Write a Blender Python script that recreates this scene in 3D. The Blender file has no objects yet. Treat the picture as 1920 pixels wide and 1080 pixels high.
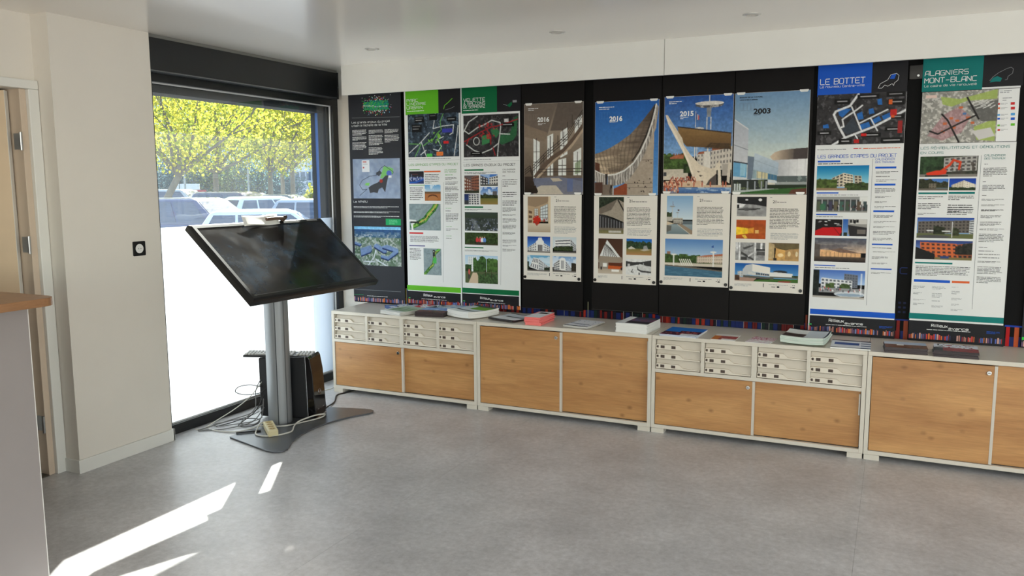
import bpy, bmesh, math, random
import numpy as np
from mathutils import Vector, Matrix, noise as mnoise

# ------------------------------------------------------------------ camera, sky, sun, fill light, exposure
SC = bpy.context.scene
COL = SC.collection

def make_camera():
    yaw, pitch, roll = 0.4419, 0.1265, -0.0049
    fw = Vector((-math.sin(yaw)*math.cos(pitch), math.cos(yaw)*math.cos(pitch), -math.sin(pitch)))
    r = Vector((math.cos(yaw), math.sin(yaw), 0.0)); u = r.cross(fw)
    rr = r*math.cos(roll) + u*math.sin(roll); uu = u*math.cos(roll) - r*math.sin(roll)
    cd = bpy.data.cameras.new('camera'); cd.sensor_fit = 'HORIZONTAL'; cd.sensor_width = 36.0
    cd.lens = 1519.6/1920*36.0; cd.clip_start = 0.05; cd.clip_end = 400
    co = bpy.data.objects.new('camera', cd); COL.objects.link(co)
    m = Matrix((rr, uu, -fw)).transposed().to_4x4(); m.translation = Vector((3.7018, -5.1935, 1.5111))
    co.matrix_world = m; SC.camera = co
make_camera()

SUN_DIR = Vector((0.772, -1.197, -1.0)).normalized()      # the way the sunlight travels
def make_light():
    w = bpy.data.worlds.new('sky'); SC.world = w; w.use_nodes = True
    nt = w.node_tree; nt.nodes.clear()
    out = nt.nodes.new('ShaderNodeOutputWorld'); bg = nt.nodes.new('ShaderNodeBackground')
    sk = nt.nodes.new('ShaderNodeTexSky'); sk.sky_type = 'NISHITA'; sk.sun_disc = False
    sk.sun_elevation = math.radians(35); sk.sun_rotation = math.atan2(-SUN_DIR.x, -SUN_DIR.y)
    sk.air_density = 1.2; sk.dust_density = 1.5; sk.ozone_density = 1.2
    nt.links.new(sk.outputs[0], bg.inputs[0]); bg.inputs[1].default_value = 0.42
    nt.links.new(bg.outputs[0], out.inputs[0])
    ld = bpy.data.lights.new('sun', 'SUN'); ld.energy = 17.0; ld.angle = math.radians(0.55); ld.color = (1.0, 0.95, 0.86)
    lo = bpy.data.objects.new('sun', ld); COL.objects.link(lo)
    lo.rotation_euler = SUN_DIR.to_track_quat('-Z', 'Y').to_euler(); lo.location = (-20, 30, 30)
    # area lights added as fill, standing in for daylight from assumed windows behind and right
    for nm, loc, d, sx, sy, en, c in (
            ('daylight_fill_front', (4.2, -8.9, 1.35), (0, 1, 0.95), 6.2, 2.0, 118, (1.0, 0.95, 0.88)),
            ('daylight_fill_right', (8.4, -4.4, 1.35), (-1, 0, 0.95), 4.6, 2.0, 108, (1.0, 0.97, 0.93))):
        a = bpy.data.lights.new(nm, 'AREA'); a.shape = 'RECTANGLE'; a.size = sx; a.size_y = sy; a.energy = en; a.color = c
        ao = bpy.data.objects.new(nm, a); COL.objects.link(ao); ao.location = loc
        ao.rotation_euler = Vector(d).to_track_quat('-Z', 'Y').to_euler()
    vs = SC.view_settings; vs.view_transform = 'Standard'; vs.look = 'None'; vs.gamma = 1.0; vs.use_curve_mapping = False
    vs.exposure = 0.64
    SC.display_settings.display_device = 'sRGB'
    cy = SC.cycles
    cy.max_bounces = 10; cy.diffuse_bounces = 5; cy.glossy_bounces = 4; cy.transmission_bounces = 6; cy.transparent_max_bounces = 12
    cy.sample_clamp_indirect = 6.0; cy.caustics_reflective = False; cy.caustics_refractive = False
    cy.use_denoising = True
make_light()

# ------------------------------------------------------------------ helpers
RNG = random.Random(7)
def lin(c):
    c = [x/255.0 for x in c[:3]]
    return tuple(x/12.92 if x <= 0.04045 else ((x+0.055)/1.055)**2.4 for x in c)

MATS = {}
def mat(name, rgb=None, rough=0.5, metal=0.0, var=0.0, scale=8.0, stretch=(1, 1, 1), bump=0.0, bscale=60.0,
        trans=0.0, emit=None, spec=0.5, coat=0.0, rvar=0.0):
    """a Principled material with procedural colour variation, roughness variation and fine relief"""
    if name in MATS: return MATS[name]
    m = bpy.data.materials.new(name); MATS[name] = m; m.use_nodes = True
    nt = m.node_tree; b = nt.nodes['Principled BSDF']
    L = nt.links.new
    c = lin(rgb) if rgb else (0.5, 0.5, 0.5)
    b.inputs['Base Color'].default_value = (*c, 1); b.inputs['Roughness'].default_value = rough; b.inputs['Metallic'].default_value = metal
    b.inputs['Specular IOR Level'].default_value = spec; b.inputs['Coat Weight'].default_value = coat
    b.inputs['Transmission Weight'].default_value = trans
    tc = nt.nodes.new('ShaderNodeTexCoord'); mp = nt.nodes.new('ShaderNodeMapping'); mp.inputs['Scale'].default_value = stretch
    L(tc.outputs['Object'], mp.inputs[0])
    n = nt.nodes.new('ShaderNodeTexNoise'); n.inputs['Scale'].default_value = scale; n.inputs['Detail'].default_value = 6; n.inputs['Roughness'].default_value = 0.6
    L(mp.outputs[0], n.inputs['Vector'])
    v = max(var, 0.015)
    rp = nt.nodes.new('ShaderNodeValToRGB'); rp.color_ramp.elements[0].position = 0.3; rp.color_ramp.elements[1].position = 0.7
    rp.color_ramp.elements[0].color = (*[x*(1-v) for x in c], 1); rp.color_ramp.elements[1].color = (*[min(1, x*(1+v)) for x in c], 1)
    L(n.outputs['Fac'], rp.inputs[0]); L(rp.outputs[0], b.inputs['Base Color'])
    if rvar:
        mr = nt.nodes.new('ShaderNodeMapRange'); mr.inputs['To Min'].default_value = max(0.02, rough-rvar); mr.inputs['To Max'].default_value = rough+rvar
        L(n.outputs['Fac'], mr.inputs['Value']); L(mr.outputs[0], b.inputs['Roughness'])
    if bump:
        n2 = nt.nodes.new('ShaderNodeTexNoise'); n2.inputs['Scale'].default_value = bscale; n2.inputs['Detail'].default_value = 4
        L(mp.outputs[0], n2.inputs['Vector'])
        bp = nt.nodes.new('ShaderNodeBump'); bp.inputs['Strength'].default_value = bump; bp.inputs['Distance'].default_value = 0.002
        L(n2.outputs['Fac'], bp.inputs['Height']); L(bp.outputs[0], b.inputs['Normal'])
    if emit:
        b.inputs['Emission Color'].default_value = (*lin(emit[0]), 1); b.inputs['Emission Strength'].default_value = emit[1]
    return m

def mat_nodes(name):
    m = bpy.data.materials.new(name); MATS[name] = m; m.use_nodes = True
    return m, m.node_tree, m.node_tree.nodes, m.node_tree.links.new

def wood_mat(name, a, b, knots=True, sx=1.0):
    m, nt, N, L = mat_nodes(name); p = N['Principled BSDF']
    tc = N.new('ShaderNodeTexCoord'); oi = N.new('ShaderNodeObjectInfo')
    ad = N.new('ShaderNodeVectorMath'); ad.operation = 'ADD'
    mu = N.new('ShaderNodeVectorMath'); mu.operation = 'SCALE'; mu.inputs['Scale'].default_value = 13.0
    cb = N.new('ShaderNodeCombineXYZ')
    for i in range(3): L(oi.outputs['Random'], cb.inputs[i])
    L(cb.outputs[0], mu.inputs[0]); L(tc.outputs['Object'], ad.inputs[0]); L(mu.outputs[0], ad.inputs[1])
    mp = N.new('ShaderNodeMapping'); mp.inputs['Scale'].default_value = (1.2*sx, 5, 7); L(ad.outputs[0], mp.inputs[0])
    n1 = N.new('ShaderNodeTexNoise'); n1.inputs['Scale'].default_value = 1.0; n1.inputs['Detail'].default_value = 7; n1.inputs['Roughness'].default_value = 0.62; n1.inputs['Distortion'].default_value = 0.5
    L(mp.outputs[0], n1.inputs['Vector'])
    mp2 = N.new('ShaderNodeMapping'); mp2.inputs['Scale'].default_value = (9*sx, 30, 140); L(ad.outputs[0], mp2.inputs[0])
    n2 = N.new('ShaderNodeTexNoise'); n2.inputs['Scale'].default_value = 1.0; n2.inputs['Detail'].default_value = 3; L(mp2.outputs[0], n2.inputs['Vector'])
    mp3 = N.new('ShaderNodeMapping'); mp3.inputs['Scale'].default_value = (7*sx, 7, 10); L(ad.outputs[0], mp3.inputs[0])
    vo = N.new('ShaderNodeTexVoronoi'); vo.inputs['Scale'].default_value = 1.0; L(mp3.outputs[0], vo.inputs['Vector'])
    r1 = N.new('ShaderNodeValToRGB'); e = r1.color_ramp.elements; e[0].position = 0.32; e[1].position = 0.68
    e[0].color = (*lin(b), 1); e[1].color = (*lin(a), 1); L(n1.outputs['Fac'], r1.inputs[0])
    r2 = N.new('ShaderNodeValToRGB'); e = r2.color_ramp.elements; e[0].position = 0.35; e[1].position = 0.65; e[0].color = (0.91, 0.90, 0.87, 1); e[1].color = (1.05, 1.04, 1.03, 1)
    L(n2.outputs['Fac'], r2.inputs[0])
    mx = N.new('ShaderNodeMix'); mx.data_type = 'RGBA'; mx.blend_type = 'MULTIPLY'; mx.inputs[0].default_value = 1.0
    L(r1.outputs[0], mx.inputs[6]); L(r2.outputs[0], mx.inputs[7])
    last = mx.outputs[2]
    if knots:
        r3 = N.new('ShaderNodeValToRGB'); e = r3.color_ramp.elements; e[0].position = 0.02; e[1].position = 0.16; e[0].color = (0.45, 0.38, 0.32, 1); e[1].color = (1, 1, 1, 1)
        L(vo.outputs['Distance'], r3.inputs[0])
        mx2 = N.new('ShaderNodeMix'); mx2.data_type = 'RGBA'; mx2.blend_type = 'MULTIPLY'; mx2.inputs[0].default_value = 0.75
        L(last, mx2.inputs[6]); L(r3.outputs[0], mx2.inputs[7]); last = mx2.outputs[2]
    L(last, p.inputs['Base Color']); p.inputs['Roughness'].default_value = 0.36
    return m

def print_mat():
    m, nt, N, L = mat_nodes('printed_ink'); p = N['Principled BSDF']
    at = N.new('ShaderNodeAttribute'); at.attribute_name = 'ink'
    L(at.outputs['Color'], p.inputs['Base Color']); p.inputs['Roughness'].default_value = 0.45; p.inputs['Specular IOR Level'].default_value = 0.15
    return m
INK = print_mat()

def glass_mat(name, tint, dust=0.0, ior=1.5):
    m, nt, N, L = mat_nodes(name); N.remove(N['Principled BSDF'])
    t = N.new('ShaderNodeBsdfTransparent'); t.inputs[0].default_value = (*tint, 1)
    g = N.new('ShaderNodeBsdfGlossy'); g.inputs['Roughness'].default_value = 0.01
    f = N.new('ShaderNodeFresnel')
    ge = N.new('ShaderNodeNewGeometry'); mr = N.new('ShaderNodeMapRange'); mr.inputs['To Min'].default_value = ior; mr.inputs['To Max'].default_value = 1/ior
    L(ge.outputs['Backfacing'], mr.inputs['Value']); L(mr.outputs[0], f.inputs['IOR'])      # same reflectance on both faces of the thin pane
    x = N.new('ShaderNodeMixShader'); L(f.outputs[0], x.inputs[0]); L(g.outputs[0], x.inputs[2])
    d = N.new('ShaderNodeBsdfTranslucent'); d.inputs[0].default_value = (0.85, 0.92, 1.0, 1)
    tc = N.new('ShaderNodeTexCoord'); nz = N.new('ShaderNodeTexNoise'); nz.inputs['Scale'].default_value = 1.6; nz.inputs['Detail'].default_value = 5; L(tc.outputs['Object'], nz.inputs['Vector'])
    dm = N.new('ShaderNodeMapRange'); dm.inputs['To Min'].default_value = dust*0.5; dm.inputs['To Max'].default_value = dust*1.5; L(nz.outputs['Fac'], dm.inputs['Value'])
    x2 = N.new('ShaderNodeMixShader'); L(dm.outputs[0], x2.inputs[0]); L(t.outputs[0], x2.inputs[1]); L(d.outputs[0], x2.inputs[2]); L(x2.outputs[0], x.inputs[1])   # a film of dust on the pane
    L(x.outputs[0], N['Material Output'].inputs[0]); return m

ROOT = {}
def tag(o, label=None, cat=None, group=None, kind=None):
    if label: o['label'] = label
    if cat: o['category'] = cat
    if group: o['group'] = group
    if kind: o['kind'] = kind
    return o
def thing(name, label, cat, loc=(0, 0, 0), rz=0.0, group=None, kind=None):
    o = bpy.data.objects.new(name, None); COL.objects.link(o); o.empty_display_size = 0.1
    o.location = loc; o.rotation_euler = (0, 0, rz); tag(o, label, cat, group, kind)
    ROOT[o.name] = Vector(loc); return o
def copy_tree(o, parent=None):
    c = o.copy(); COL.objects.link(c); c.parent = parent
    for ch in o.children: copy_tree(ch, c)
    return c
def rootloc(o):
    while o.parent: o = o.parent
    return o.location.copy()

class MB:
    """collects vertices and faces; build() makes one mesh object of them"""
    def __init__(s): s.v = []; s.f = []; s.mi = []; s.cur = 0
    def add(s, vs, fs):
        k = len(s.v); s.v += [tuple(x) for x in vs]; s.f += [tuple(i+k for i in f) for f in fs]; s.mi += [s.cur]*len(fs); return s
    def box(s, x0, y0, z0, x1, y1, z1):
        x0, x1 = sorted((x0, x1)); y0, y1 = sorted((y0, y1)); z0, z1 = sorted((z0, z1))
        return s.add([(x0,y0,z0),(x1,y0,z0),(x1,y1,z0),(x0,y1,z0),(x0,y0,z1),(x1,y0,z1),(x1,y1,z1),(x0,y1,z1)],
                     [(3,2,1,0),(4,5,6,7),(0,1,5,4),(1,2,6,5),(2,3,7,6),(3,0,4,7)])
    def prism(s, pts, a, b, ax='z'):
        """polygon pts (2-D, counter-clockwise) pushed from a to b along an axis"""
        n = len(pts)
        if ax == 'z': P = lambda p, t: (p[0], p[1], t)
        elif ax == 'y': P = lambda p, t: (p[0], t, p[1])
        else: P = lambda p, t: (t, p[0], p[1])
        vs = [P(p, a) for p in pts] + [P(p, b) for p in pts]
        return s.add(vs, [tuple(range(n))[::-1], tuple(range(n, 2*n))] + [(i, (i+1) % n, n+(i+1) % n, n+i) for i in range(n)])
    def tube(s, pts, r, n=8, cap=True):
        pts = [Vector(p) for p in pts]; k0 = len(s.v); rings = []
        rr = r if isinstance(r, (list, tuple)) else [r]*len(pts)
        ref = Vector((0.13, 0.27, 0.95))
        for i, p in enumerate(pts):
            t = (pts[min(i+1, len(pts)-1)] - pts[max(i-1, 0)]); t = t.normalized() if t.length > 1e-9 else Vector((0, 0, 1))
            a = t.cross(ref); a = a.normalized() if a.length > 1e-3 else t.orthogonal().normalized(); b = t.cross(a)
            rings.append([p + (a*math.cos(2*math.pi*j/n) + b*math.sin(2*math.pi*j/n))*rr[i] for j in range(n)])
        vs = [v for q in rings for v in q]
        fs = [(i*n+j, i*n+(j+1) % n, (i+1)*n+(j+1) % n, (i+1)*n+j) for i in range(len(pts)-1) for j in range(n)]
        if cap: fs += [tuple(range(n))[::-1], tuple(range((len(pts)-1)*n, len(pts)*n))]
        return s.add(vs, fs)
    def quad(s, a, b, c, d): return s.add([a, b, c, d], [(0, 1, 2, 3)])
    def build(s, name, m, parent=None, bevel=0.0, smooth=False, seg=2, world=True, xf=None):
        me = bpy.data.meshes.new(name); vs = s.v
        if xf is not None: vs = [tuple(xf @ Vector(v)) for v in vs]
        if parent is not None and world:
            o0 = rootloc(parent); vs = [(x-o0.x, y-o0.y, z-o0.z) for x, y, z in vs]
        me.from_pydata(vs, [], s.f); me.update()
        ms = m if isinstance(m, (list, tuple)) else [m]
        for x in ms: me.materials.append(x)
        if len(ms) > 1: me.polygons.foreach_set('material_index', s.mi)
        bm = bmesh.new(); bm.from_mesh(me)
        bmesh.ops.recalc_face_normals(bm, faces=bm.faces)
        if bevel:
            ed = [e for e in bm.edges if len(e.link_faces) == 2 and e.calc_face_angle(0) > 0.6]
            bmesh.ops.bevel(bm, geom=ed, offset=bevel, segments=seg, profile=0.5, affect='EDGES', clamp_overlap=True)
        if smooth:
            for f in bm.faces: f.smooth = True
        bm.to_mesh(me); bm.free()
        if smooth:
            try: me.set_sharp_from_angle(angle=math.radians(38))
            except Exception: pass
        o = bpy.data.objects.new(name, me); COL.objects.link(o)
        if parent is not None: o.parent = parent
        return o
def box(name, m, x0, y0, z0, x1, y1, z1, parent=None, bevel=0.0, world=True):
    return MB().box(x0, y0, z0, x1, y1, z1).build(name, m, parent, bevel, world=world)
def spline(pts, n=8):
    """Catmull-Rom through the points"""
    P = [Vector(p) for p in pts]; P = [P[0]*2-P[1]] + P + [P[-1]*2-P[-2]]; out = []
    for i in range(1, len(P)-2):
        for k in range(n):
            t = k/n; a, b, c, d = P[i-1], P[i], P[i+1], P[i+2]
            out.append(0.5*((2*b) + (c-a)*t + (2*a-5*b+4*c-d)*t*t + (3*b-a-3*c+d)*t**3))
    return out + [P[-2]]
def rrect(x0, y0, x1, y1, r, n=6):
    out = []
    for cx, cy, a in ((x1-r, y0+r, -90), (x1-r, y1-r, 0), (x0+r, y1-r, 90), (x0+r, y0+r, 180)):
        out += [(cx+r*math.cos(math.radians(a+90*i/n)), cy+r*math.sin(math.radians(a+90*i/n))) for i in range(n+1)]
    return out

# ------------------------------------------------------------------ the room
ZC = 2.372                        # ceiling height
white = mat('wall_paint', (226, 221, 212), 0.6, var=0.02, scale=3, bump=0.08, bscale=220)
trim_white = mat('satin_white_paint', (226, 226, 221), 0.4, var=0.02, scale=4)
door_white = mat('door_paint', (222, 212, 194), 0.4, var=0.03, scale=3)
black_alu = mat('black_coated_aluminium', (24, 26, 28), 0.38, var=0.15, scale=5, spec=0.5)
grey_alu = mat('dark_grey_cladding', (32, 36, 39), 0.7, var=0.06, scale=6, spec=0.12)
blue_alu = mat('blue_cladding', (20, 98, 190), 0.4, var=0.05)
steel = mat('brushed_steel', (176, 178, 180), 0.3, metal=1.0, var=0.05, scale=30)

def floor_mat():
    m, nt, N, L = mat_nodes('grey_vinyl'); p = N['Principled BSDF']
    tc = N.new('ShaderNodeTexCoord')
    n1 = N.new('ShaderNodeTexNoise'); n1.inputs['Scale'].default_value = 2.6; n1.inputs['Detail'].default_value = 9; n1.inputs['Roughness'].default_value = 0.68
    n2 = N.new('ShaderNodeTexNoise'); n2.inputs['Scale'].default_value = 34; n2.inputs['Detail'].default_value = 6; n2.inputs['Roughness'].default_value = 0.7
    n3 = N.new('ShaderNodeTexVoronoi'); n3.inputs['Scale'].default_value = 34
    for n in (n1, n2, n3): L(tc.outputs['Object'], n.inputs['Vector'])
    r1 = N.new('ShaderNodeValToRGB'); e = r1.color_ramp.elements; e[0].position = 0.33; e[1].position = 0.68
    e[0].color = (*lin((170, 170, 172)), 1); e[1].color = (*lin((198, 198, 200)), 1); L(n1.outputs['Fac'], r1.inputs[0])
    r2 = N.new('ShaderNodeValToRGB'); e = r2.color_ramp.elements; e[0].position = 0.3; e[1].position = 0.7
    e[0].color = (0.76, 0.75, 0.75, 1); e[1].color = (1.22, 1.22, 1.22, 1); L(n2.outputs['Fac'], r2.inputs[0])
    mx = N.new('ShaderNodeMix'); mx.data_type = 'RGBA'; mx.blend_type = 'MULTIPLY'; mx.inputs[0].default_value = 0.8
    L(r1.outputs[0], mx.inputs[6]); L(r2.outputs[0], mx.inputs[7])
    r3 = N.new('ShaderNodeValToRGB'); e = r3.color_ramp.elements; e[0].position = 0.03; e[1].position = 0.12; e[0].color = (1.35, 1.35, 1.35, 1); e[1].color = (1, 1, 1, 1)
    L(n3.outputs['Distance'], r3.inputs[0])
    mx2 = N.new('ShaderNodeMix'); mx2.data_type = 'RGBA'; mx2.blend_type = 'MULTIPLY'; mx2.inputs[0].default_value = 0.7
    L(mx.outputs[2], mx2.inputs[6]); L(r3.outputs[0], mx2.inputs[7])
    L(mx2.outputs[2], p.inputs['Base Color']); p.inputs['Specular IOR Level'].default_value = 0.65
    mr = N.new('ShaderNodeMapRange'); mr.inputs['To Min'].default_value = 0.26; mr.inputs['To Max'].default_value = 0.42
    L(n2.outputs['Fac'], mr.inputs['Value']); L(mr.outputs[0], p.inputs['Roughness'])
    bp = N.new('ShaderNodeBump'); bp.inputs['Strength'].default_value = 0.12; bp.inputs['Distance'].default_value = 0.002
    L(n2.outputs['Fac'], bp.inputs['Height']); L(bp.outputs[0], p.inputs['Normal'])
    return m
def ceiling_mat():
    m, nt, N, L = mat_nodes('gloss_ceiling'); p = N['Principled BSDF']
    tc = N.new('ShaderNodeTexCoord'); n = N.new('ShaderNodeTexNoise'); n.inputs['Scale'].default_value = 1.3; n.inputs['Detail'].default_value = 4
    L(tc.outputs['Object'], n.inputs['Vector'])
    r = N.new('ShaderNodeValToRGB'); e = r.color_ramp.elements; e[0].color = (*lin((245, 240, 232)), 1); e[1].color = (*lin((248, 244, 237)), 1)
    L(n.outputs['Fac'], r.inputs[0]); L(r.outputs[0], p.inputs['Base Color'])
    p.inputs['Roughness'].default_value = 0.2; p.inputs['Specular IOR Level'].default_value = 0.4
    mp = N.new('ShaderNodeMapping'); mp.inputs['Scale'].default_value = (3, 90, 1); L(tc.outputs['Object'], mp.inputs[0])
    n2 = N.new('ShaderNodeTexNoise'); n2.inputs['Scale'].default_value = 1.0; n2.inputs['Detail'].default_value = 3; L(mp.outputs[0], n2.inputs['Vector'])
    bp = N.new('ShaderNodeBump'); bp.inputs['Strength'].default_value = 0.02; bp.inputs['Distance'].default_value = 0.002
    L(n2.outputs['Fac'], bp.inputs['Height']); L(bp.outputs[0], p.inputs['Normal'])
    return m
FLOOR = floor_mat(); CEIL = ceiling_mat()

XR, YF = 8.6, -9.1               # right end and front of the room
fl = box('floor', mat('screed', (130, 128, 126), 0.8, var=0.05), -0.30, YF, -0.12, XR, 0.05, -0.003); tag(fl, 'grey mottled vinyl floor laid in wide sheets', None, None, 'structure')
xs = [-0.30, 1.615, 3.615, 5.615, 7.615, XR]
for a, b in zip(xs, xs[1:]):
    box('vinyl_sheet', FLOOR, a+0.0004, YF, -0.003, b-0.0004, 0.05, 0.0, fl)
ce = box('ceiling', CEIL, -0.45, YF, ZC, XR, 0.1, ZC+0.1); tag(ce, 'smooth glossy white ceiling', None, None, 'structure')
wb = box('wall_back', white, -0.25, 0.0, -0.1, XR, 0.16, ZC+0.1); tag(wb, 'white wall behind the row of banners', None, None, 'structure')
# window wall: pier, door wall, and the stretch towards the front of the room
XP, XD = -0.155, -0.282
b = MB()
b.box(-0.45, -2.421, -0.1, XP, -1.811, ZC+0.05)                 # pier
b.box(-0.45, -3.50, 2.0455, XD, -2.4212, ZC+0.05)                 # over the door
b.box(-0.45, YF, -0.1, XD, -3.42, ZC+0.05)
wl = b.build('wall_left', white); tag(wl, 'white wall with projecting pier between door and window', None, None, 'structure')
b = MB()
b.box(XP, -2.433, 0, XP+0.012, -1.800, 0.073); b.box(XD, -2.433, 0, XP, -2.421, 0.073); b.box(-0.25, -1.811, 0, XP+0.012, -1.799, 0.073)
bb = b.build('baseboard_left', trim_white, bevel=0.002); tag(bb, 'white skirting board around the foot of the pier', None, None, 'structure')
# room ends out of sight, each with an assumed wide window behind its fill light
b = MB()
b.box(-0.45, YF-0.15, -0.1, 1.0, YF, ZC+0.05); b.box(7.4, YF-0.15, -0.1, XR, YF, ZC+0.05); b.box(1.0, YF-0.15, -0.1, 7.4, YF, 0.3); b.box(1.0, YF-0.15, 2.36, 7.4, YF, ZC+0.05)
wf = b.build('wall_front', white); tag(wf, 'white wall behind the photographer with a wide window', None, None, 'structure')
b = MB()
b.box(XR, YF-0.15, -0.1, XR+0.15, -6.8, ZC+0.05); b.box(XR, -2.0, -0.1, XR+0.15, 0.16, ZC+0.05); b.box(XR, -6.8, -0.1, XR+0.15, -2.0, 0.3); b.box(XR, -6.8, 2.36, XR+0.15, -2.0, ZC+0.05)
wr = b.build('wall_right', white); tag(wr, 'white end wall with a wide window', None, None, 'structure')
CLEAR = glass_mat('clear_glass', (0.86, 0.89, 0.88))
for nm, (ax, a0, a1, q) in {'window_2': ('y', 1.0, 7.4, YF), 'window_3': ('x', -6.8, -2.0, XR)}.items():
    e = thing(nm, 'wide window assumed at an unseen end of the room', None, ((a0+a1)/2, q, 0.3) if ax == 'y' else (q, (a0+a1)/2, 0.3), kind='structure')
    n = 4
    for i in range(n+1):
        t = a0+(a1-a0)*i/n
        t0, t1 = max(a0, t-0.03), min(a1, t+0.03)
        if ax == 'y': box('frame_post', black_alu, t0, q-0.1, 0.3, t1, q-0.04, 2.36, e)
        else: box('frame_post', black_alu, q+0.04, t0, 0.3, q+0.1, t1, 2.36, e)
    if ax == 'y': box('pane', CLEAR, a0, q-0.072, 0.3, a1, q-0.068, 2.36, e)
    else: box('pane', CLEAR, q+0.068, a0, 0.3, q+0.072, a1, 2.36, e)

# pelmet over the banners: two boards that meet in a visible joint
PY = -0.285
for i, (a, c) in enumerate(((0.02, 2.3955), (2.3985, XR))):
    e = MB().box(a, PY, 2.162, c, PY+0.018, ZC).build('trim_%d' % (i+1), trim_white, bevel=0.001)
    tag(e, 'white pelmet board over the banners, %s the joint' % ('left of' if i == 0 else 'right of'), None, None, 'structure')
b = MB().box(0.02, PY+0.018, 2.345, XR, 0.0, ZC)
tag(b.build('trim_3', trim_white), 'batten fixing the pelmet to the ceiling', None, None, 'structure')

# ------------------------------------------------------------------ the window with frosted lower half
def frosted():
    m, nt, N, L = mat_nodes('frosted_film'); N.remove(N['Principled BSDF'])
    t = N.new('ShaderNodeBsdfTranslucent'); d = N.new('ShaderNodeBsdfDiffuse')
    tc = N.new('ShaderNodeTexCoord'); n = N.new('ShaderNodeTexNoise'); n.inputs['Scale'].default_value = 3
    L(tc.outputs['Object'], n.inputs['Vector'])
    r = N.new('ShaderNodeValToRGB'); r.color_ramp.elements[0].color = (0.90, 0.93, 0.96, 1); r.color_ramp.elements[1].color = (0.94, 0.96, 0.98, 1)
    L(n.outputs['Fac'], r.inputs[0]); L(r.outputs[0], t.inputs[0]); d.inputs[0].default_value = (0.8, 0.82, 0.84, 1)
    x = N.new('ShaderNodeMixShader'); x.inputs[0].default_value = 0.18
    L(t.outputs[0], x.inputs[1]); L(d.outputs[0], x.inputs[2]); L(x.outputs[0], N['Material Output'].inputs[0]); return m
FROST = frosted()
e = thing('window_1', 'large black framed window, clear above and frosted below', None, (-0.27, -0.9, 0), kind='structure')
YL, YR = -1.82, -0.0
box('bottom_rail', black_alu, -0.31, YL, 0.0, -0.235, YR, 0.062, e, 0.002)
box('top_rail', black_alu, -0.31, YL, 2.118, -0.235, YR, 2.20, e, 0.002)
box('stile', black_alu, -0.31, YR-0.062, 0.062, -0.235, YR, 2.118, e, 0.002)
box('stile', black_alu, -0.31, YL, 0.062, -0.235, -1.735, 2.118, e, 0.002)
bead = mat('aluminium_bead', (226, 228, 230), 0.35, metal=0.1, var=0.03)
box('glazing_bead', bead, -0.268, YL, 0.062, -0.258, YR-0.062, 0.072, e); box('glazing_bead', bead, -0.268, -1.735, 2.110, -0.258, YR-0.062, 2.118, e)
box('glazing_bead', bead, -0.268, YR-0.070, 0.072, -0.258, YR-0.062, 2.110, e)
box('pane', glass_mat('dusty_window_glass', (0.88, 0.91, 0.91), 0.024), -0.284, -1.735, 0.062, -0.278, YR-0.062, 2.118, e)
box('frosted_film', FROST, -0.2775, -1.735, 0.066, -0.2768, YR-0.064, 1.266, e)
# the reveal and the cladding outside the glass
ex = thing('trim_4', 'dark grey outside reveal of the window with a blue strip', None, (-0.38, -0.9, 0), kind='structure')
box('lintel', grey_alu, -0.46, -1.95, 2.066, -0.31, 0.16, 2.30, ex)
box('jamb_panel', grey_alu, -0.36, YR-0.092, -0.35, -0.31, 0.16, 2.066, ex)
box('jamb_panel', blue_alu, -0.385, YR-0.0925, -0.35, -0.36, 0.16, 2.066, ex)
box('jamb_panel', grey_alu, -0.425, YR-0.094, -0.35, -0.385, 0.16, 2.066, ex)
box('outer_sill', grey_alu, -0.47, -1.95, -0.35, -0.31, YR-0.094, 0.0, ex)
box('jamb_panel', grey_alu, -0.46, -1.98, -0.35, -0.31, -1.80, 2.066, ex)

sb = thing('shutter_box', 'long black roller shutter box above the window', 'shutter box', (-0.2, -0.95, 2.165))
box('cover', black_alu, -0.31, -1.811, 2.172, XP-0.004, -0.098, 2.352, sb, 0.003)
box('end_cap', mat('black_plastic_cap', (16, 17, 18), 0.5), -0.31, -0.098, 2.160, XP-0.001, -0.086, 2.356, sb, 0.002)
box('bottom_lip', mat('grey_metal_lip', (120, 122, 124), 0.3, metal=0.8), -0.235, -1.811, 2.166, XP-0.004, -0.10, 2.172, sb)
box('top_rail', mat('grey_fixing_rail', (120, 120, 116), 0.5), -0.31, -1.811, 2.352, XP-0.012, -0.09, ZC-0.001, sb)
box('screw', steel, XP-0.001, -0.094, 2.245, XP+0.0005, -0.090, 2.249, sb)

# ------------------------------------------------------------------ the door at the left
dr = thing('door_1', 'cream hinged door ajar in a white frame at the left edge', None, (XD, -2.7, 0), kind='structure')
box('frame_jamb', trim_white, -0.40, -2.478, 0, XD+0.028, -2.423, 1.9995, dr, 0.004)
box('frame_jamb', mat('jamb_beige', (206, 188, 168), 0.45, var=0.03), -0.42, -2.512, 0, XD+0.006, -2.478, 2.0, dr, 0.002)  # inner jamb in its own beige
box('frame_head', trim_white, -0.40, -3.49, 2.0, XD+0.028, -2.423, 2.045, dr, 0.004)
box('frame_jamb', trim_white, -0.40, -3.49, 0, XD+0.028, -3.42, 1.9995, dr, 0.004)
box('threshold', mat('threshold_strip', (90, 84, 76), 0.4, metal=0.6), -0.42, -3.42, 0, -0.27, -2.515, 0.006, dr)
LX = Matrix.Translation(Vector((-0.055-0.282+0.282, 2.7-2.548, 0))) @ Matrix.Rotation(math.radians(-52), 4, 'Z')      # the leaf stands open into the passage
lf = MB().box(-0.04, -0.86, 0.012, 0, -0.001, 1.99).build('door_leaf', mat('door_leaf_cream', (214, 190, 158), 0.45, var=0.03), dr, 0.001, world=False, xf=LX)
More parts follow.
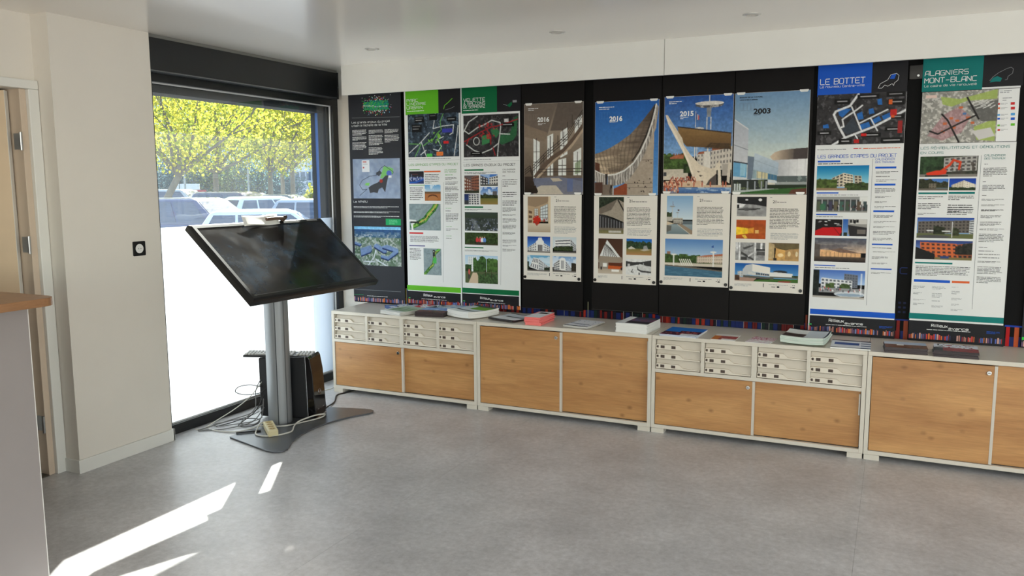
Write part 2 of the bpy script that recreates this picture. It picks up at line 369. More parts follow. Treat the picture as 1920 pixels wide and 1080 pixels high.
MB().box(-0.04, -0.001, 0.012, 0, 0.001, 1.99).build('leaf_edge', trim_white, lf, world=False, xf=LX)
b = MB()                                         # passage behind the door
b.box(-1.70, -3.60, -0.1, -1.60, -2.30, ZC); b.box(-1.60, -3.60, -0.1, -0.451, -3.50, ZC); b.box(-1.60, -2.40, -0.1, -0.451, -2.30, ZC); b.box(-1.70, -3.60, ZC-0.05, -0.451, -2.30, ZC+0.05)
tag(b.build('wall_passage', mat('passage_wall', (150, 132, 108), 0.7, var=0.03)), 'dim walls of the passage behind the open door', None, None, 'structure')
box('floor_passage', mat('passage_floor', (120, 112, 102), 0.6, var=0.05), -1.60, -3.50, -0.1, -0.30, -2.40, -0.001)
tag(bpy.data.objects['floor_passage'], 'grey floor of the passage behind the open door', None, None, 'structure')
for z in (0.28, 1.22, 1.74):
    b = MB(); b.tube([(XD+0.012, -2.525, z-0.045), (XD+0.012, -2.525, z+0.045)], 0.007, 10); b.box(XD-0.06, -2.5135, z-0.04, XD+0.003, -2.5125, z+0.04)
    b.build('hinge', steel, dr)

# socket on the pier
so = thing('wall_socket', 'black square wall plate with a round white socket on the pier', 'socket', (XP, -1.965, 1.165))
b = MB(); b.prism(rrect(-2.006, 1.124, -1.922, 1.206, 0.006), XP, XP+0.004, 'x'); b.build('plate', mat('black_plastic', (20, 20, 21), 0.35), so, 0.001)
b = MB(); b.prism([(-1.964+0.026*math.cos(t*math.pi/16), 1.165+0.026*math.sin(t*math.pi/16)) for t in range(32)], XP+0.004, XP+0.0065, 'x')
b.build('socket_insert', mat('white_plastic', (232, 232, 230), 0.3), so, 0.001)
for dy in (-0.008, 0.008):
    MB().tube([(XP+0.006, -1.964+dy, 1.165), (XP+0.0068, -1.964+dy, 1.165)], 0.0025, 10).build('contact_hole', mat('dark_hole', (30, 30, 32), 0.6), so)

# recessed lamps in the ceiling (switched off)
for i, x in enumerate((0.642, 1.909, 2.982, 4.25)):
    lab = ('unlit recessed ceiling lamp %s' % ('nearest the window corner', 'in the middle of the row above the pelmet boards', 'second from the right in the row', 'at the right end of the row')[i])
    e = thing('recessed_lamp', lab, 'ceiling lamp', (x, -0.785, ZC-0.004), group='recessed lamps along the pelmet')
    b = MB(); n = 28
    ring = [[(x+r*math.cos(2*math.pi*k/n), -0.785+r*math.sin(2*math.pi*k/n), z) for k in range(n)] for r, z in ((0.045, ZC), (0.045, ZC-0.004), (0.034, ZC-0.006), (0.031, ZC-0.001))]
    b.add([v for q in ring for v in q], [(q*n+k, q*n+(k+1) % n, (q+1)*n+(k+1) % n, (q+1)*n+k) for q in range(3) for k in range(n)])
    b.build('trim_ring', mat('lamp_ring', (205, 203, 198), 0.3, metal=0.3), e, smooth=True)
    MB().prism([(x+0.031*math.cos(2*math.pi*k/n), -0.785+0.031*math.sin(2*math.pi*k/n)) for k in range(n)], ZC-0.003, ZC-0.001).build('lens', mat('lamp_lens', (214, 208, 196), 0.25), e)

# ------------------------------------------------------------------ the row of low cabinets
beige = mat('cabinet_beige', (213, 206, 193), 0.32, var=0.02, scale=6, bump=0.03, bscale=300)
tray_beige = mat('tray_plastic', (203, 194, 180), 0.45, var=0.02, scale=10)
tray_in = mat('tray_label_slot', (74, 60, 52), 0.6, var=0.1)
dark_gap = mat('cabinet_dark_gap', (60, 54, 48), 0.7)  # dark strip along the door track
OAK = wood_mat('oak_veneer', (202, 153, 99), (167, 117, 70))
W1, D1, H1 = 1.2, 0.465, 0.606
def tray_meshes():
    w, h = 0.268, 0.058
    b = MB()                                    # body: sloping front pocket and a tray behind it
    b.add([(0,0,0.003),(w,0,0.003),(w,0.012,h-0.003),(0,0.012,h-0.003),(0,0.30,0.003),(w,0.30,0.003),(w,0.30,h-0.003),(0,0.30,h-0.003)],
          [(0,1,2,3),(4,7,6,5),(0,4,5,1),(3,2,6,7),(1,5,6,2),(0,3,7,4)])
    body = b.build('letter_tray', tray_beige, bevel=0.0015)
    b = MB()                                    # label grip with its slanted shoulder running into a thin lip
    b.prism([(0.0,0.001),(w-0.002,0.001),(w-0.002,0.008),(0.165,0.010),(0.138,0.031),(0.006,0.031),(0.0,0.026)], -0.011, 0.006, 'y')
    grip = b.build('grip', mat('grip_plastic', (222, 213, 198), 0.4, var=0.02), bevel=0.001)
    hole = MB().box(0.028, -0.0118, 0.008, 0.052, -0.0108, 0.025).build('label_window', tray_in); hole2 = MB().box(0.094, -0.0118, 0.008, 0.119, -0.0108, 0.025).build('label_window', tray_in)
    half = MB().prism([(0.006, 0.010), (0.016, 0.010), (0.016, 0.024), (0.006, 0.024), (0.003, 0.017)], -0.0118, -0.0108, 'y').build('finger_notch', tray_in)
    return body, grip, hole, hole2, half
TRAY = tray_meshes()
def make_cabinet(i, x, trays, label, seen=1.2):
    c = thing('low_cabinet', label, 'cabinet', (x, -D1/2, 0), group='low cabinets along the banner wall')
    y0, y1 = -D1, -0.012
    g = 0.0012
    box('top_board', beige, x+g, y0, 0.583, x+W1-g, -0.004, H1, c, 0.0015)
    box('side_panel', beige, x+g, y0, 0.031, x+0.023, y1, 0.583, c, 0.001)
    box('side_panel', beige, x+W1-0.023, y0, 0.031, x+W1-g, y1, 0.583, c, 0.001)
    box('bottom_board', beige, x+0.023, y0, 0.031, x+W1-0.023, y1, 0.053, c, 0.001)
    box('back_panel', beige, x+0.023, y1-0.008, 0.053, x+W1-0.023, y1, 0.583, c)
    zt = 0.58
    if trays:
        zt = 0.379
        box('shelf', beige, x+0.023, y0, 0.379, x+W1-0.023, y1-0.008, 0.401, c, 0.001)
        for dx in (0.298, 0.589, 0.889):
            t = 0.020 if dx != 0.589 else 0.030
            box('divider', beige, x+dx, y0, 0.401, x+dx+t, y1-0.008, 0.583, c, 0.001)
        for k, dx in enumerate((0.026, 0.320, 0.621, 0.908)):
            for r_ in range(3):
                tb = TRAY[0].copy(); COL.objects.link(tb); tb.parent = c
                tb.location = (dx + 0.001, -D1/2+0.014 + RNG.uniform(-0.002, 0.002), 0.4035+0.0592*r_)
                for part in TRAY[1:]:
                    p_ = part.copy(); COL.objects.link(p_); p_.parent = tb
    # sliding doors: the left leaf runs in front, an aluminium strip closes its edge
    zb = 0.056
    split = 0.606
    d1 = box('sliding_door', OAK, x+0.026, y0+0.004, zb, x+split-0.008, y0+0.020, zt-0.003, c, 0.001)
    box('edge_strip', mat('pale_edge_strip', (206, 198, 186), 0.4), x+split-0.008, y0+0.003, zb, x+split+0.006, y0+0.021, zt-0.003, d1)
    b = MB(); zl = zt-0.04; xl = x+split-0.032
    n = 20; b.prism([(xl+0.011*math.cos(2*math.pi*k/n), zl+0.011*math.sin(2*math.pi*k/n)) for k in range(n)], y0-0.004, y0+0.005, 'y')
    lk = b.build('lock', mat('nickel', (205, 203, 198), 0.2, metal=1.0), d1, 0.001)
    box('key_slot', mat('key_slot', (30, 28, 26), 0.6), xl-0.006, y0-0.0046, zl-0.0015, xl+0.006, y0-0.0038, zl+0.0015, d1)
    d2 = box('sliding_door', OAK, x+split-0.02, y0+0.026, zb, x+W1-0.026, y0+0.042, zt-0.003, c, 0.001)
    box('pull_strip', mat('aluminium_pull', (190, 186, 178), 0.35, metal=0.6), x+W1-0.034, y0+0.022, zt-0.14, x+W1-0.027, y0+0.027, zt-0.02, d2)
    box('track', dark_gap, x+0.023, y0+0.02, 0.053, x+W1-0.023, y0+0.05, 0.056, c)
    for fx in (x+0.004, x+W1-0.082):
        for fy in (y0+0.002, y1-0.08):
            box('foot', beige, fx, fy, 0.0, fx+0.078, fy+0.07, 0.030, c, 0.001)
    return c
make_cabinet(0, 0.0, True, 'beige cabinet with twelve trays over oak doors, beside the window')
make_cabinet(1, 1.2, False, 'beige cabinet with two tall oak doors, under the pink booklets')
make_cabinet(2, 2.4, True, 'beige cabinet with twelve trays over oak doors, under the blue magazine')
make_cabinet(3, 3.6, False, 'beige cabinet with tall oak doors, cut by the right edge of the picture')
for o in TRAY:
    bpy.data.objects.remove(o)

# ------------------------------------------------------------------ reception counter at the left edge
ct = thing('reception_counter', 'grey counter with a rounded brown wooden top at the left edge', 'counter', (0.4, -4.0, 0))
pts = [(-0.20, -5.6), (0.985, -5.6), (0.985, -3.33)] + [(0.985-0.06+0.06*math.cos(math.radians(a)), -3.33+0.06*math.sin(math.radians(a))) for a in range(15, 91, 15)] + [(-0.20, -3.27)]
MB().prism(pts, 1.09, 1.12).build('counter_top', wood_mat('counter_wood', (158, 116, 80), (132, 94, 64), knots=False, sx=2), ct, 0.002)
gp = mat('grey_counter_panel', (150, 143, 142), 0.45, var=0.02)
box('front_panel', gp, 0.84, -5.5, 0.0, 0.86, -3.312, 1.089, ct)
box('lit_edge', mat('lit_edge_pale', (226, 224, 220), 0.35), 0.838, -3.312, 0.0, 0.8605, -3.309, 1.089, ct)  # window-lit corner of the panel, painted as a pale strip
box('back_panel', gp, -0.15, -3.36, 0.0, 0.84, -3.34, 1.089, ct)
box('end_panel', gp, -0.15, -5.5, 0.0, 0.84, -5.48, 1.089, ct)
box('shelf', gp, -0.15, -5.48, 0.55, 0.82, -3.38, 0.57, ct)

# ------------------------------------------------------------------ touch screen kiosk
TVC = Vector((0.266, -1.185, 1.085)); TW, TH = 1.124, 0.652
yaw, tilt = 1.508, 0.878
R_ = Vector((math.cos(yaw), math.sin(yaw), 0)); n0 = Vector((math.sin(yaw), -math.cos(yaw), 0))
U_ = Vector((0, 0, 1))*math.cos(tilt) - n0*math.sin(tilt); N_ = R_.cross(U_)
TVX = Matrix((R_, U_, N_)).transposed().to_4x4(); TVX.translation = TVC
ki = thing('touchscreen_kiosk', 'tilted black touch screen on a grey column with a flat base', 'kiosk', (0.22, -1.25, 0))
gloss_black = mat('gloss_black_plastic', (16, 16, 17), 0.36, var=0.05)
def screen_mat():
    m, nt, N, L = mat_nodes('dusty_screen'); p = N['Principled BSDF']
    tc = N.new('ShaderNodeTexCoord'); n1 = N.new('ShaderNodeTexNoise'); n1.inputs['Scale'].default_value = 3.2; n1.inputs['Detail'].default_value = 7; n1.inputs['Roughness'].default_value = 0.65
    L(tc.outputs['Object'], n1.inputs['Vector'])
    r = N.new('ShaderNodeValToRGB'); e = r.color_ramp.elements; e[0].position = 0.5; e[1].position = 0.82
    e[0].color = (0.018, 0.015, 0.014, 1); e[1].color = (0.03, 0.07, 0.12, 1)
    L(n1.outputs['Fac'], r.inputs[0]); L(r.outputs[0], p.inputs['Base Color'])
    p.inputs['Roughness'].default_value = 0.06; p.inputs['Specular IOR Level'].default_value = 0.5
    n2 = N.new('ShaderNodeTexNoise'); n2.inputs['Scale'].default_value = 9; L(tc.outputs['Object'], n2.inputs['Vector'])
    mr = N.new('ShaderNodeMapRange'); mr.inputs['To Min'].default_value = 0.04; mr.inputs['To Max'].default_value = 0.30
    L(n2.outputs['Fac'], mr.inputs['Value']); L(mr.outputs[0], p.inputs['Roughness'])
    return m
def tvb(b, name, m, bevel=0.0, smooth=False, parent=ki): return b.build(name, m, parent, bevel, smooth, xf=TVX)
b = MB(); w, h = TW/2, TH/2
# housing: bezel ring with bevelled back
ring = [(-w, -h), (w, -h), (w, h), (-w, h)]; bz = 0.042; inn = [(-w+bz, -h+bz), (w-bz, -h+bz), (w-bz, h-bz), (-w+bz, h-bz)]
def lvl(pts, z): return [(x, y, z) for x, y in pts]
sc = lambda k: [(x*k, y*k) for x, y in ring]
ins = lambda d: [(-w+d, -h+d), (w-d, -h+d), (w-d, h-d), (-w+d, h-d)]
vs = lvl(ins(bz), -0.004) + lvl(ins(bz*0.88), 0.0) + lvl(ins(0.016), 0.0) + lvl(ins(0.004), -0.006) + lvl(ring, -0.014) + lvl(ring, -0.045) + lvl(sc(0.93), -0.075) + lvl(sc(0.62), -0.095)
fs = [(k*4+i, k*4+(i+1) % 4, (k+1)*4+(i+1) % 4, (k+1)*4+i) for k in range(7) for i in range(4)] + [(28, 29, 30, 31)]
disp = tvb(b.add(vs, fs), 'display_housing', gloss_black)
tvb(MB().add(lvl(inn, -0.003), [(0, 1, 2, 3)]), 'screen', screen_mat(), parent=disp)
tvb(MB().box(0.40, h-0.03, 0.0, 0.50, h-0.018, 0.0008), 'maker_badge', mat('silver_badge', (190, 190, 190), 0.3, metal=0.5), parent=disp)
tvb(MB().box(-0.03, -h+0.014, 0.0, 0.03, -h+0.022, 0.0008), 'front_badge', mat('dim_badge', (70, 70, 72), 0.3, metal=0.4), parent=disp)
tvb(MB().box(-0.13, -0.16, -0.15, 0.13, 0.12, -0.094), 'mount_bracket', mat('dark_steel_bracket', (42, 43, 45), 0.45, metal=0.6))
# column: aluminium extrusion with a groove
cx, cy = 0.192, -1.255
def colprof(k=1.0):
    o = []
    for a in range(-80, 81, 16): o.append((cx+0.006+0.064*math.cos(math.radians(a))*k, cy+0.070*math.sin(math.radians(a))*k))
    o += [(cx-0.02, cy+0.067*k), (cx-0.055, cy+0.054*k), (cx-0.055, cy-0.054*k), (cx-0.02, cy-0.067*k)]
    return o
alu = mat('anodised_aluminium', (146, 149, 152), 0.45, metal=0.5, var=0.03, stretch=(1, 1, 0.05), scale=40)
MB().prism(colprof(), 0.010, 0.99).build('column', alu, ki, smooth=True)
gv = mat('column_groove', (70, 74, 78), 0.4, metal=0.5)
for a in (-62, -14, 62):
    gx, gy = cx+0.006+0.0635*math.cos(math.radians(a)), cy+0.0695*math.sin(math.radians(a))
    box('groove_strip', gv if a != -14 else mat('groove_line', (96, 100, 104), 0.4, metal=0.5), gx-0.0022, gy-0.0022, 0.010, gx+0.0022, gy+0.0022, 0.96, ki)
# base plate with two swept wings
half = [(0.475, 0.0), (0.478, 0.06), (0.487, 0.13), (0.505, 0.21), (0.535, 0.29), (0.575, 0.36), (0.598, 0.405), (0.600, 0.44), (0.585, 0.468), (0.555, 0.482), (0.505, 0.480), (0.40, 0.452), (0.264, 0.415), (0.13, 0.378), (0.115, 0.365)]
pl = [(x, -1.26+y) for x, y in half] + [(x, -1.26-y) for x, y in half[::-1]][:-1]
MB().prism(pl, 0.0, 0.010).build('base_plate', mat('charcoal_base', (92, 95, 100), 0.3, metal=0.3, var=0.05, rvar=0.06), ki, 0.003)

pp = mat('white_paper', (236, 236, 232), 0.6, var=0.02)
# a creased sheet and a small brown bar lying along the top edge of the screen
def on_tv(x, y, z): return TVX @ Vector((x, y, z))
b = MB(); nx, ny = 10, 6
for j in range(ny+1):
    for i in range(nx+1):
        u, v = i/nx, j/ny
        x = -0.18+0.30*u+0.03*v; y = h-0.055+0.085*v
        z = 0.004+0.004*math.sin(u*7+v*2)+0.010*v*v*(0.5+0.5*math.sin(u*4+0.7)**2)
        b.v.append(tuple(on_tv(x, y, z+0.006)))
for j in range(ny):
    for i in range(nx):
        q = j*(nx+1)+i; b.f.append((q, q+1, q+nx+2, q+nx+1)); b.mi.append(0)
o = b.build('paper_sheet', pp, smooth=True); tag(o, 'creased white paper sheet lying on the top edge of the screen', 'paper')
md = o.modifiers.new('thickness', 'SOLIDIFY'); md.thickness = 0.0006
e = thing('sensor_bar', 'small brown bar with a knob lying on top of the screen', 'sensor bar', on_tv(0.10, h-0.02, 0.012))
brown = mat('brown_plastic', (96, 74, 58), 0.5, var=0.1)
MB().tube([on_tv(0.03, h-0.012, 0.018), on_tv(0.10, h-0.010, 0.020), on_tv(0.19, h-0.010, 0.018)], [0.010, 0.012, 0.012], 10).build('bar', brown, e, smooth=True)
MB().tube([on_tv(0.17, h-0.012, 0.002), on_tv(0.185, h-0.010, 0.016), on_tv(0.205, h-0.006, 0.030)], [0.014, 0.017, 0.010], 12).build('knob', mat('dark_brown_plastic', (62, 46, 38), 0.5), e, smooth=True)

# ------------------------------------------------------------------ computer, keyboard, power strip, cables
pcq = Matrix.Translation(Vector((0.167, -1.089, 0.010))) @ Matrix.Rotation(math.radians(15.7), 4, 'Z')
pc = thing('computer_tower', 'black tower computer with glossy front standing behind the column', 'computer', (0.167, -1.089, 0.010))
blk = mat('matte_black_case', (26, 27, 30), 0.5, var=0.06)
MB().prism([(-0.20, 0.006), (0.125, 0.006), (0.115, 0.408), (-0.20, 0.392)], -0.086, 0.086, 'y').build('case', blk, pc, 0.004, xf=pcq)
front = [(0.127, 0.006), (0.178, 0.004), (0.182, 0.05), (0.168, 0.30), (0.152, 0.395), (0.140, 0.413), (0.117, 0.408)]
fb = MB().prism(front, -0.088, 0.088, 'y').build('front_fascia', mat('piano_black', (12, 11, 12), 0.08), pc, 0.004, xf=pcq)
chrome = mat('chrome_trim', (186, 186, 188), 0.2, metal=1.0)
MB().tube([Vector((0.122, -0.0895, 0.412)), Vector((0.131, -0.0895, 0.006)), Vector((0.176, -0.0895, 0.003))], 0.0022, 6).build('chrome_trim', chrome, fb, xf=pcq)
MB().tube([Vector((0.181, -0.086, 0.003)), Vector((0.181, 0.088, 0.003)), Vector((0.1845, 0.0895, 0.05))], 0.0022, 6).build('chrome_trim', chrome, fb, xf=pcq)
lg = [Vector((0.1775 + 0.0, 0.018*math.cos(a/12*math.pi), 0.165+0.018*math.sin(a/12*math.pi))) for a in range(25)]
lg = [Vector((0.1765-(v.z-0.165)*0.07, v.y, v.z)) for v in lg]
MB().tube(lg, 0.0016, 6, cap=False).build('round_emblem', chrome, fb, xf=pcq)
MB().tube([Vector((0.178, -0.010, 0.160)), Vector((0.177, 0.0, 0.165)), Vector((0.1765, 0.010, 0.170))], 0.002, 6).build('round_emblem', chrome, fb, xf=pcq)
b = MB()
for yy in (-0.05, 0.03): b.box(0.179, yy, 0.055, 0.1835, yy+0.02, 0.060)
b.build('port_mark', mat('grey_mark', (120, 120, 122), 0.4), fb, xf=pcq)
kb = thing('keyboard', 'black keyboard with pale keys lying on the tower computer', 'keyboard', (0.13, -1.18, 0.4095))
kbx = Matrix.Translation(Vector((0.098, -1.132, 0.4098))) @ Matrix.Rotation(math.radians(28), 4, 'Z') @ Matrix.Rotation(math.radians(1.6), 4, 'Y')
MB().box(-0.222, -0.072, 0.0, 0.222, 0.072, 0.014).build('keyboard_case', blk, kb, 0.004, xf=kbx)
keym = MB().prism(rrect(-0.0078, -0.0072, 0.0078, 0.0072, 0.002, 2), 0, 0.009).build('key', mat('pale_keycap', (196, 194, 190), 0.5, var=0.03), None, 0.001)
kroot = kb.location
for r_ in range(5):
    for k in range(21):
        if k in (15,) or (r_ == 0 and 3 < k < 9): continue
        o = keym.copy(); COL.objects.link(o); o.parent = kb
        p_ = kbx @ Vector((-0.205+k*0.0205, -0.052+r_*0.0255, 0.0141)); o.location = p_-kroot
        o.rotation_euler = (0, 0, math.radians(28))
o = MB().box(-0.05, -0.0072, 0, 0.05, 0.0072, 0.009).build('space_key', MATS['pale_keycap'], kb, 0.001, xf=kbx @ Matrix.Translation(Vector((-0.085, -0.052, 0.0141))))
bpy.data.objects.remove(keym)

ps = thing('power_strip', 'cream four-way power strip lying on the base plate', 'power strip', (0.285, -1.455, 0.010))
psx = Matrix.Translation(Vector((0.285, -1.455, 0.0102))) @ Matrix.Rotation(math.radians(-40), 4, 'Z')
cream = mat('cream_plastic', (214, 202, 160), 0.4, var=0.03)
body = MB().box(-0.11, -0.030, 0.0, 0.11, 0.030, 0.040).build('strip_body', cream, ps, 0.005, xf=psx)
for k in range(4):
    MB().prism([(-0.075+0.048*k+0.019*math.cos(2*math.pi*j/18), 0.019*math.sin(2*math.pi*j/18)) for j in range(18)], 0.0398, 0.0408).build('socket', mat('socket_well', (176, 150, 92), 0.6), body, xf=psx)
    b = MB()
    for dy in (-0.007, 0.007): b.tube([Vector((-0.075+0.048*k, dy, 0.0405)), Vector((-0.075+0.048*k, dy, 0.0413))], 0.003, 8)
    b.build('pin_hole', mat('dark_hole', (30, 30, 32), 0.6), body, xf=psx)

def cable(name, label, pts, r, m, n=7):
    o = MB().tube(spline(pts, n), r, 7).build(name, m, None, smooth=True); tag(o, label, 'cable', 'cables around the kiosk'); return o
cw = mat('pale_cable', (206, 204, 196), 0.5); cg = mat('grey_cable', (112, 112, 112), 0.5); cb_ = mat('black_cable', (30, 30, 32), 0.5)
cable('power_cable', 'cream cable looping from the power strip round the column foot', [(0.20,-1.385,0.03),(0.17,-1.41,0.04),(0.19,-1.47,0.02),(0.26,-1.55,0.015),(0.36,-1.53,0.015),(0.41,-1.42,0.016),(0.36,-1.33,0.018),(0.34,-1.26,0.03),(0.39,-1.17,0.05),(0.42,-1.10,0.045),(0.39,-1.11,0.02),(0.345,-1.22,0.016),(0.30,-1.34,0.018),(0.22,-1.40,0.022)], 0.0045, cw)
cable('power_cable', 'thin grey cable arcing across the floor beside the window frame', [(0.03,-1.23,0.10),(-0.02,-1.30,0.05),(-0.08,-1.42,0.03),(-0.15,-1.57,0.008),(-0.155,-1.61,0.005),(-0.10,-1.575,0.005),(-0.02,-1.50,0.006),(0.05,-1.36,0.02),(0.06,-1.26,0.09)], 0.0035, cg)
cable('power_cable', 'pale cable in a long bow from the window frame to the base plate', [(-0.17,-1.50,0.006),(-0.14,-1.545,0.006),(-0.06,-1.565,0.005),(0.05,-1.545,0.005),(0.11,-1.50,0.008),(0.16,-1.43,0.020),(0.19,-1.40,0.022)], 0.004, cw)
cable('data_cable', 'thin black cable looped above the floor behind the tower', [(0.02,-1.22,0.21),(-0.04,-1.27,0.23),(-0.10,-1.31,0.22),(-0.11,-1.33,0.19),(-0.06,-1.30,0.17),(0.01,-1.24,0.175),(0.05,-1.21,0.21)], 0.003, cb_)
cable('data_cable', 'grey cable hanging in a loop from the back of the tower', [(0.02,-1.20,0.30),(-0.01,-1.25,0.20),(0.0,-1.28,0.08),(-0.04,-1.36,0.012),(0.02,-1.40,0.006),(0.08,-1.36,0.012),(0.07,-1.29,0.05),(0.04,-1.24,0.14)], 0.0032, cg)
cable('data_cable', 'black cable coiled on the floor behind the column', [(0.03,-1.22,0.16),(0.0,-1.28,0.06),(-0.03,-1.36,0.012),(0.0,-1.43,0.006),(0.07,-1.42,0.006),(0.09,-1.35,0.012),(0.04,-1.30,0.02),(-0.05,-1.33,0.018),(-0.09,-1.42,0.008),(-0.12,-1.50,0.006)], 0.003, cb_)
cable('power_cable', 'white cable rising from the floor beside the end of the cabinets', [(-0.10,-0.52,0.005),(-0.06,-0.40,0.006),(-0.10,-0.32,0.05),(-0.05,-0.28,0.13),(-0.01,-0.24,0.17)], 0.0035, cw)
cable('power_cable', 'black cable running along the floor under the first cabinet', [(0.26,-0.90,0.014),(0.20,-0.72,0.005),(0.10,-0.56,0.005),(0.11,-0.48,0.005),(0.13,-0.38,0.006),(0.16,-0.25,0.006)], 0.005, cb_)
cable('data_cable', 'pale cable running from the tower down to the window frame', [(0.02,-1.21,0.26),(-0.03,-1.28,0.16),(-0.08,-1.38,0.09),(-0.13,-1.48,0.04),(-0.16,-1.56,0.006),(-0.19,-1.60,0.005)], 0.003, cw)
cable('data_cable', 'thin grey cable in a flat loop beside the window frame', [(0.0,-1.24,0.05),(-0.06,-1.30,0.02),(-0.14,-1.40,0.006),(-0.17,-1.47,0.005),(-0.12,-1.49,0.006),(-0.04,-1.42,0.008),(0.03,-1.33,0.012),(0.06,-1.28,0.03)], 0.0028, cg)
pn = thing('pen', 'black marker pen lying on the base plate beside the power strip', 'pen', (0.16, -1.53, 0.010))
MB().tube([(0.12,-1.575,0.016),(0.20,-1.50,0.016)], 0.0055, 8).build('barrel', mat('black_plastic', (20, 20, 21), 0.35), pn, smooth=True)
MB().tube([(0.20,-1.50,0.016),(0.225,-1.476,0.016)], 0.006, 8).build('cap', mat('pen_cap', (34, 34, 36), 0.3), pn, smooth=True)

# ------------------------------------------------------------------ printed matter: a small painter and a stroke alphabet
class Cv:
    """paints a picture in numpy (coordinates 0..1, y down); the result becomes vertex colours"""
    def __init__(s, w, h, seed=1):
        s.w, s.h = w*2, h*2; s.a = np.zeros((s.h, s.w, 3)); s.r = np.random.RandomState(seed)
        s.X, s.Y = np.meshgrid((np.arange(s.w)+.5)/s.w, (np.arange(s.h)+.5)/s.h)
    def c(s, col): return np.array(col, float)
    def mix(s, m, col, al=1.0):
        m = (m*al)[..., None] if m.ndim == 2 else m*al
        s.a = s.a*(1-m) + np.asarray(col, float)*m; return s
    def grad(s, c0, c1, y0=0, y1=1, m=None):
        t = np.clip((s.Y-y0)/(y1-y0), 0, 1)[..., None]; g = s.c(c0)*(1-t)+s.c(c1)*t
        if m is None: m = ((s.Y >= y0) & (s.Y <= y1)).astype(float)
        s.a = s.a*(1-m[..., None])+g*m[..., None]; return s
    def pm(s, pts):
        m = np.zeros((s.h, s.w), bool); n = len(pts)
        for i in range(n):
            (x0, y0), (x1, y1) = pts[i], pts[(i+1) % n]
            if y0 == y1: continue
            c = ((s.Y < y0) != (s.Y < y1)) & (s.X < (x1-x0)*(s.Y-y0)/(y1-y0)+x0); m ^= c
        return m.astype(float)
    def poly(s, pts, col, al=1.0): return s.mix(s.pm(pts), col, al)
    def rect(s, x0, y0, x1, y1, col, al=1.0): return s.mix(((s.X >= x0) & (s.X < x1) & (s.Y >= y0) & (s.Y < y1)).astype(float), col, al)
    def ell(s, x, y, rx, ry, col, al=1.0): return s.mix(((((s.X-x)/rx)**2+((s.Y-y)/ry)**2) < 1).astype(float), col, al)
    def lm(s, pts, wd):
        m = np.zeros((s.h, s.w)); k = s.h/s.w
        for (x0, y0), (x1, y1) in zip(pts, pts[1:]):
            dx, dy = x1-x0, (y1-y0)*k; l = dx*dx+dy*dy+1e-9
            t = np.clip(((s.X-x0)*dx+(s.Y-y0)*k*dy)/l, 0, 1)
            m = np.maximum(m, (np.hypot(s.X-x0-t*dx, (s.Y-y0)*k-t*dy) < wd).astype(float))
        return m
    def line(s, pts, wd, col, al=1.0): return s.mix(s.lm(pts, wd), col, al)
    def nz(s, fx, fy=None, oct=3):
        fy = fy or fx*s.h/s.w; o = np.zeros((s.h, s.w)); amp = 1; tot = 0
        for k in range(oct):
            gw, gh = max(2, int(fx*2**k)+2), max(2, int(fy*2**k)+2); g = s.r.rand(gh, gw)
            x = s.X*(gw-1.001); y = s.Y*(gh-1.001); xi, yi = x.astype(int), y.astype(int); u, v = x-xi, y-yi
            u = u*u*(3-2*u); v = v*v*(3-2*v)
            o += amp*((g[yi, xi]*(1-u)+g[yi, xi+1]*u)*(1-v)+(g[yi+1, xi]*(1-u)+g[yi+1, xi+1]*u)*v); tot += amp; amp *= .55
        return o/tot
    def grain(s, amp, f=12, m=None):
        n = (s.nz(f)-.5)*2*amp; n = n if m is None else n*m
        s.a = np.clip(s.a*(1+n[..., None]), 0, 255); return s
    def trees(s, x0, y0, x1, y1, col=(52, 78, 40), f=7, th=.42):
        m = ((s.X > x0) & (s.X < x1) & (s.Y > y0) & (s.Y < y1)).astype(float)
        n = s.nz(f); ed = np.clip((s.Y-y0)/max(1e-3, (y1-y0)*.55), 0, 1)
        k = ((n*.6+ed*.6) > th).astype(float)*m
        d = s.nz(f*3)[..., None]; return s.mix(k, s.c(col)*(.45+1.1*d))
    def facade(s, q, nx, ny, wall, win, fx=.6, fy=.55):
        s.poly(q, wall); P = [np.array(p) for p in q]
        B = lambda u, v: tuple((P[0]*(1-u)+P[1]*u)*(1-v)+(P[3]*(1-u)+P[2]*u)*v)
        for j in range(ny):
            for i in range(nx):
                u0, v0 = (i+.5-fx/2)/nx, (j+.5-fy/2)/ny; u1, v1 = u0+fx/nx, v0+fy/ny
                s.poly([B(u0, v0), B(u1, v0), B(u1, v1), B(u0, v1)], win)
        return s
    def crowd(s, x0, y0, x1, y1, n, cols, r=.012):
        for _ in range(n):
            x, y = s.r.uniform(x0, x1), s.r.uniform(y0, y1); c = cols[s.r.randint(len(cols))]
            s.ell(x, y, r, r*2.2*s.w/s.h, c)
        return s
    def out(s): return np.clip(s.a.reshape(s.h//2, 2, s.w//2, 2, 3).mean((1, 3)), 0, 255)

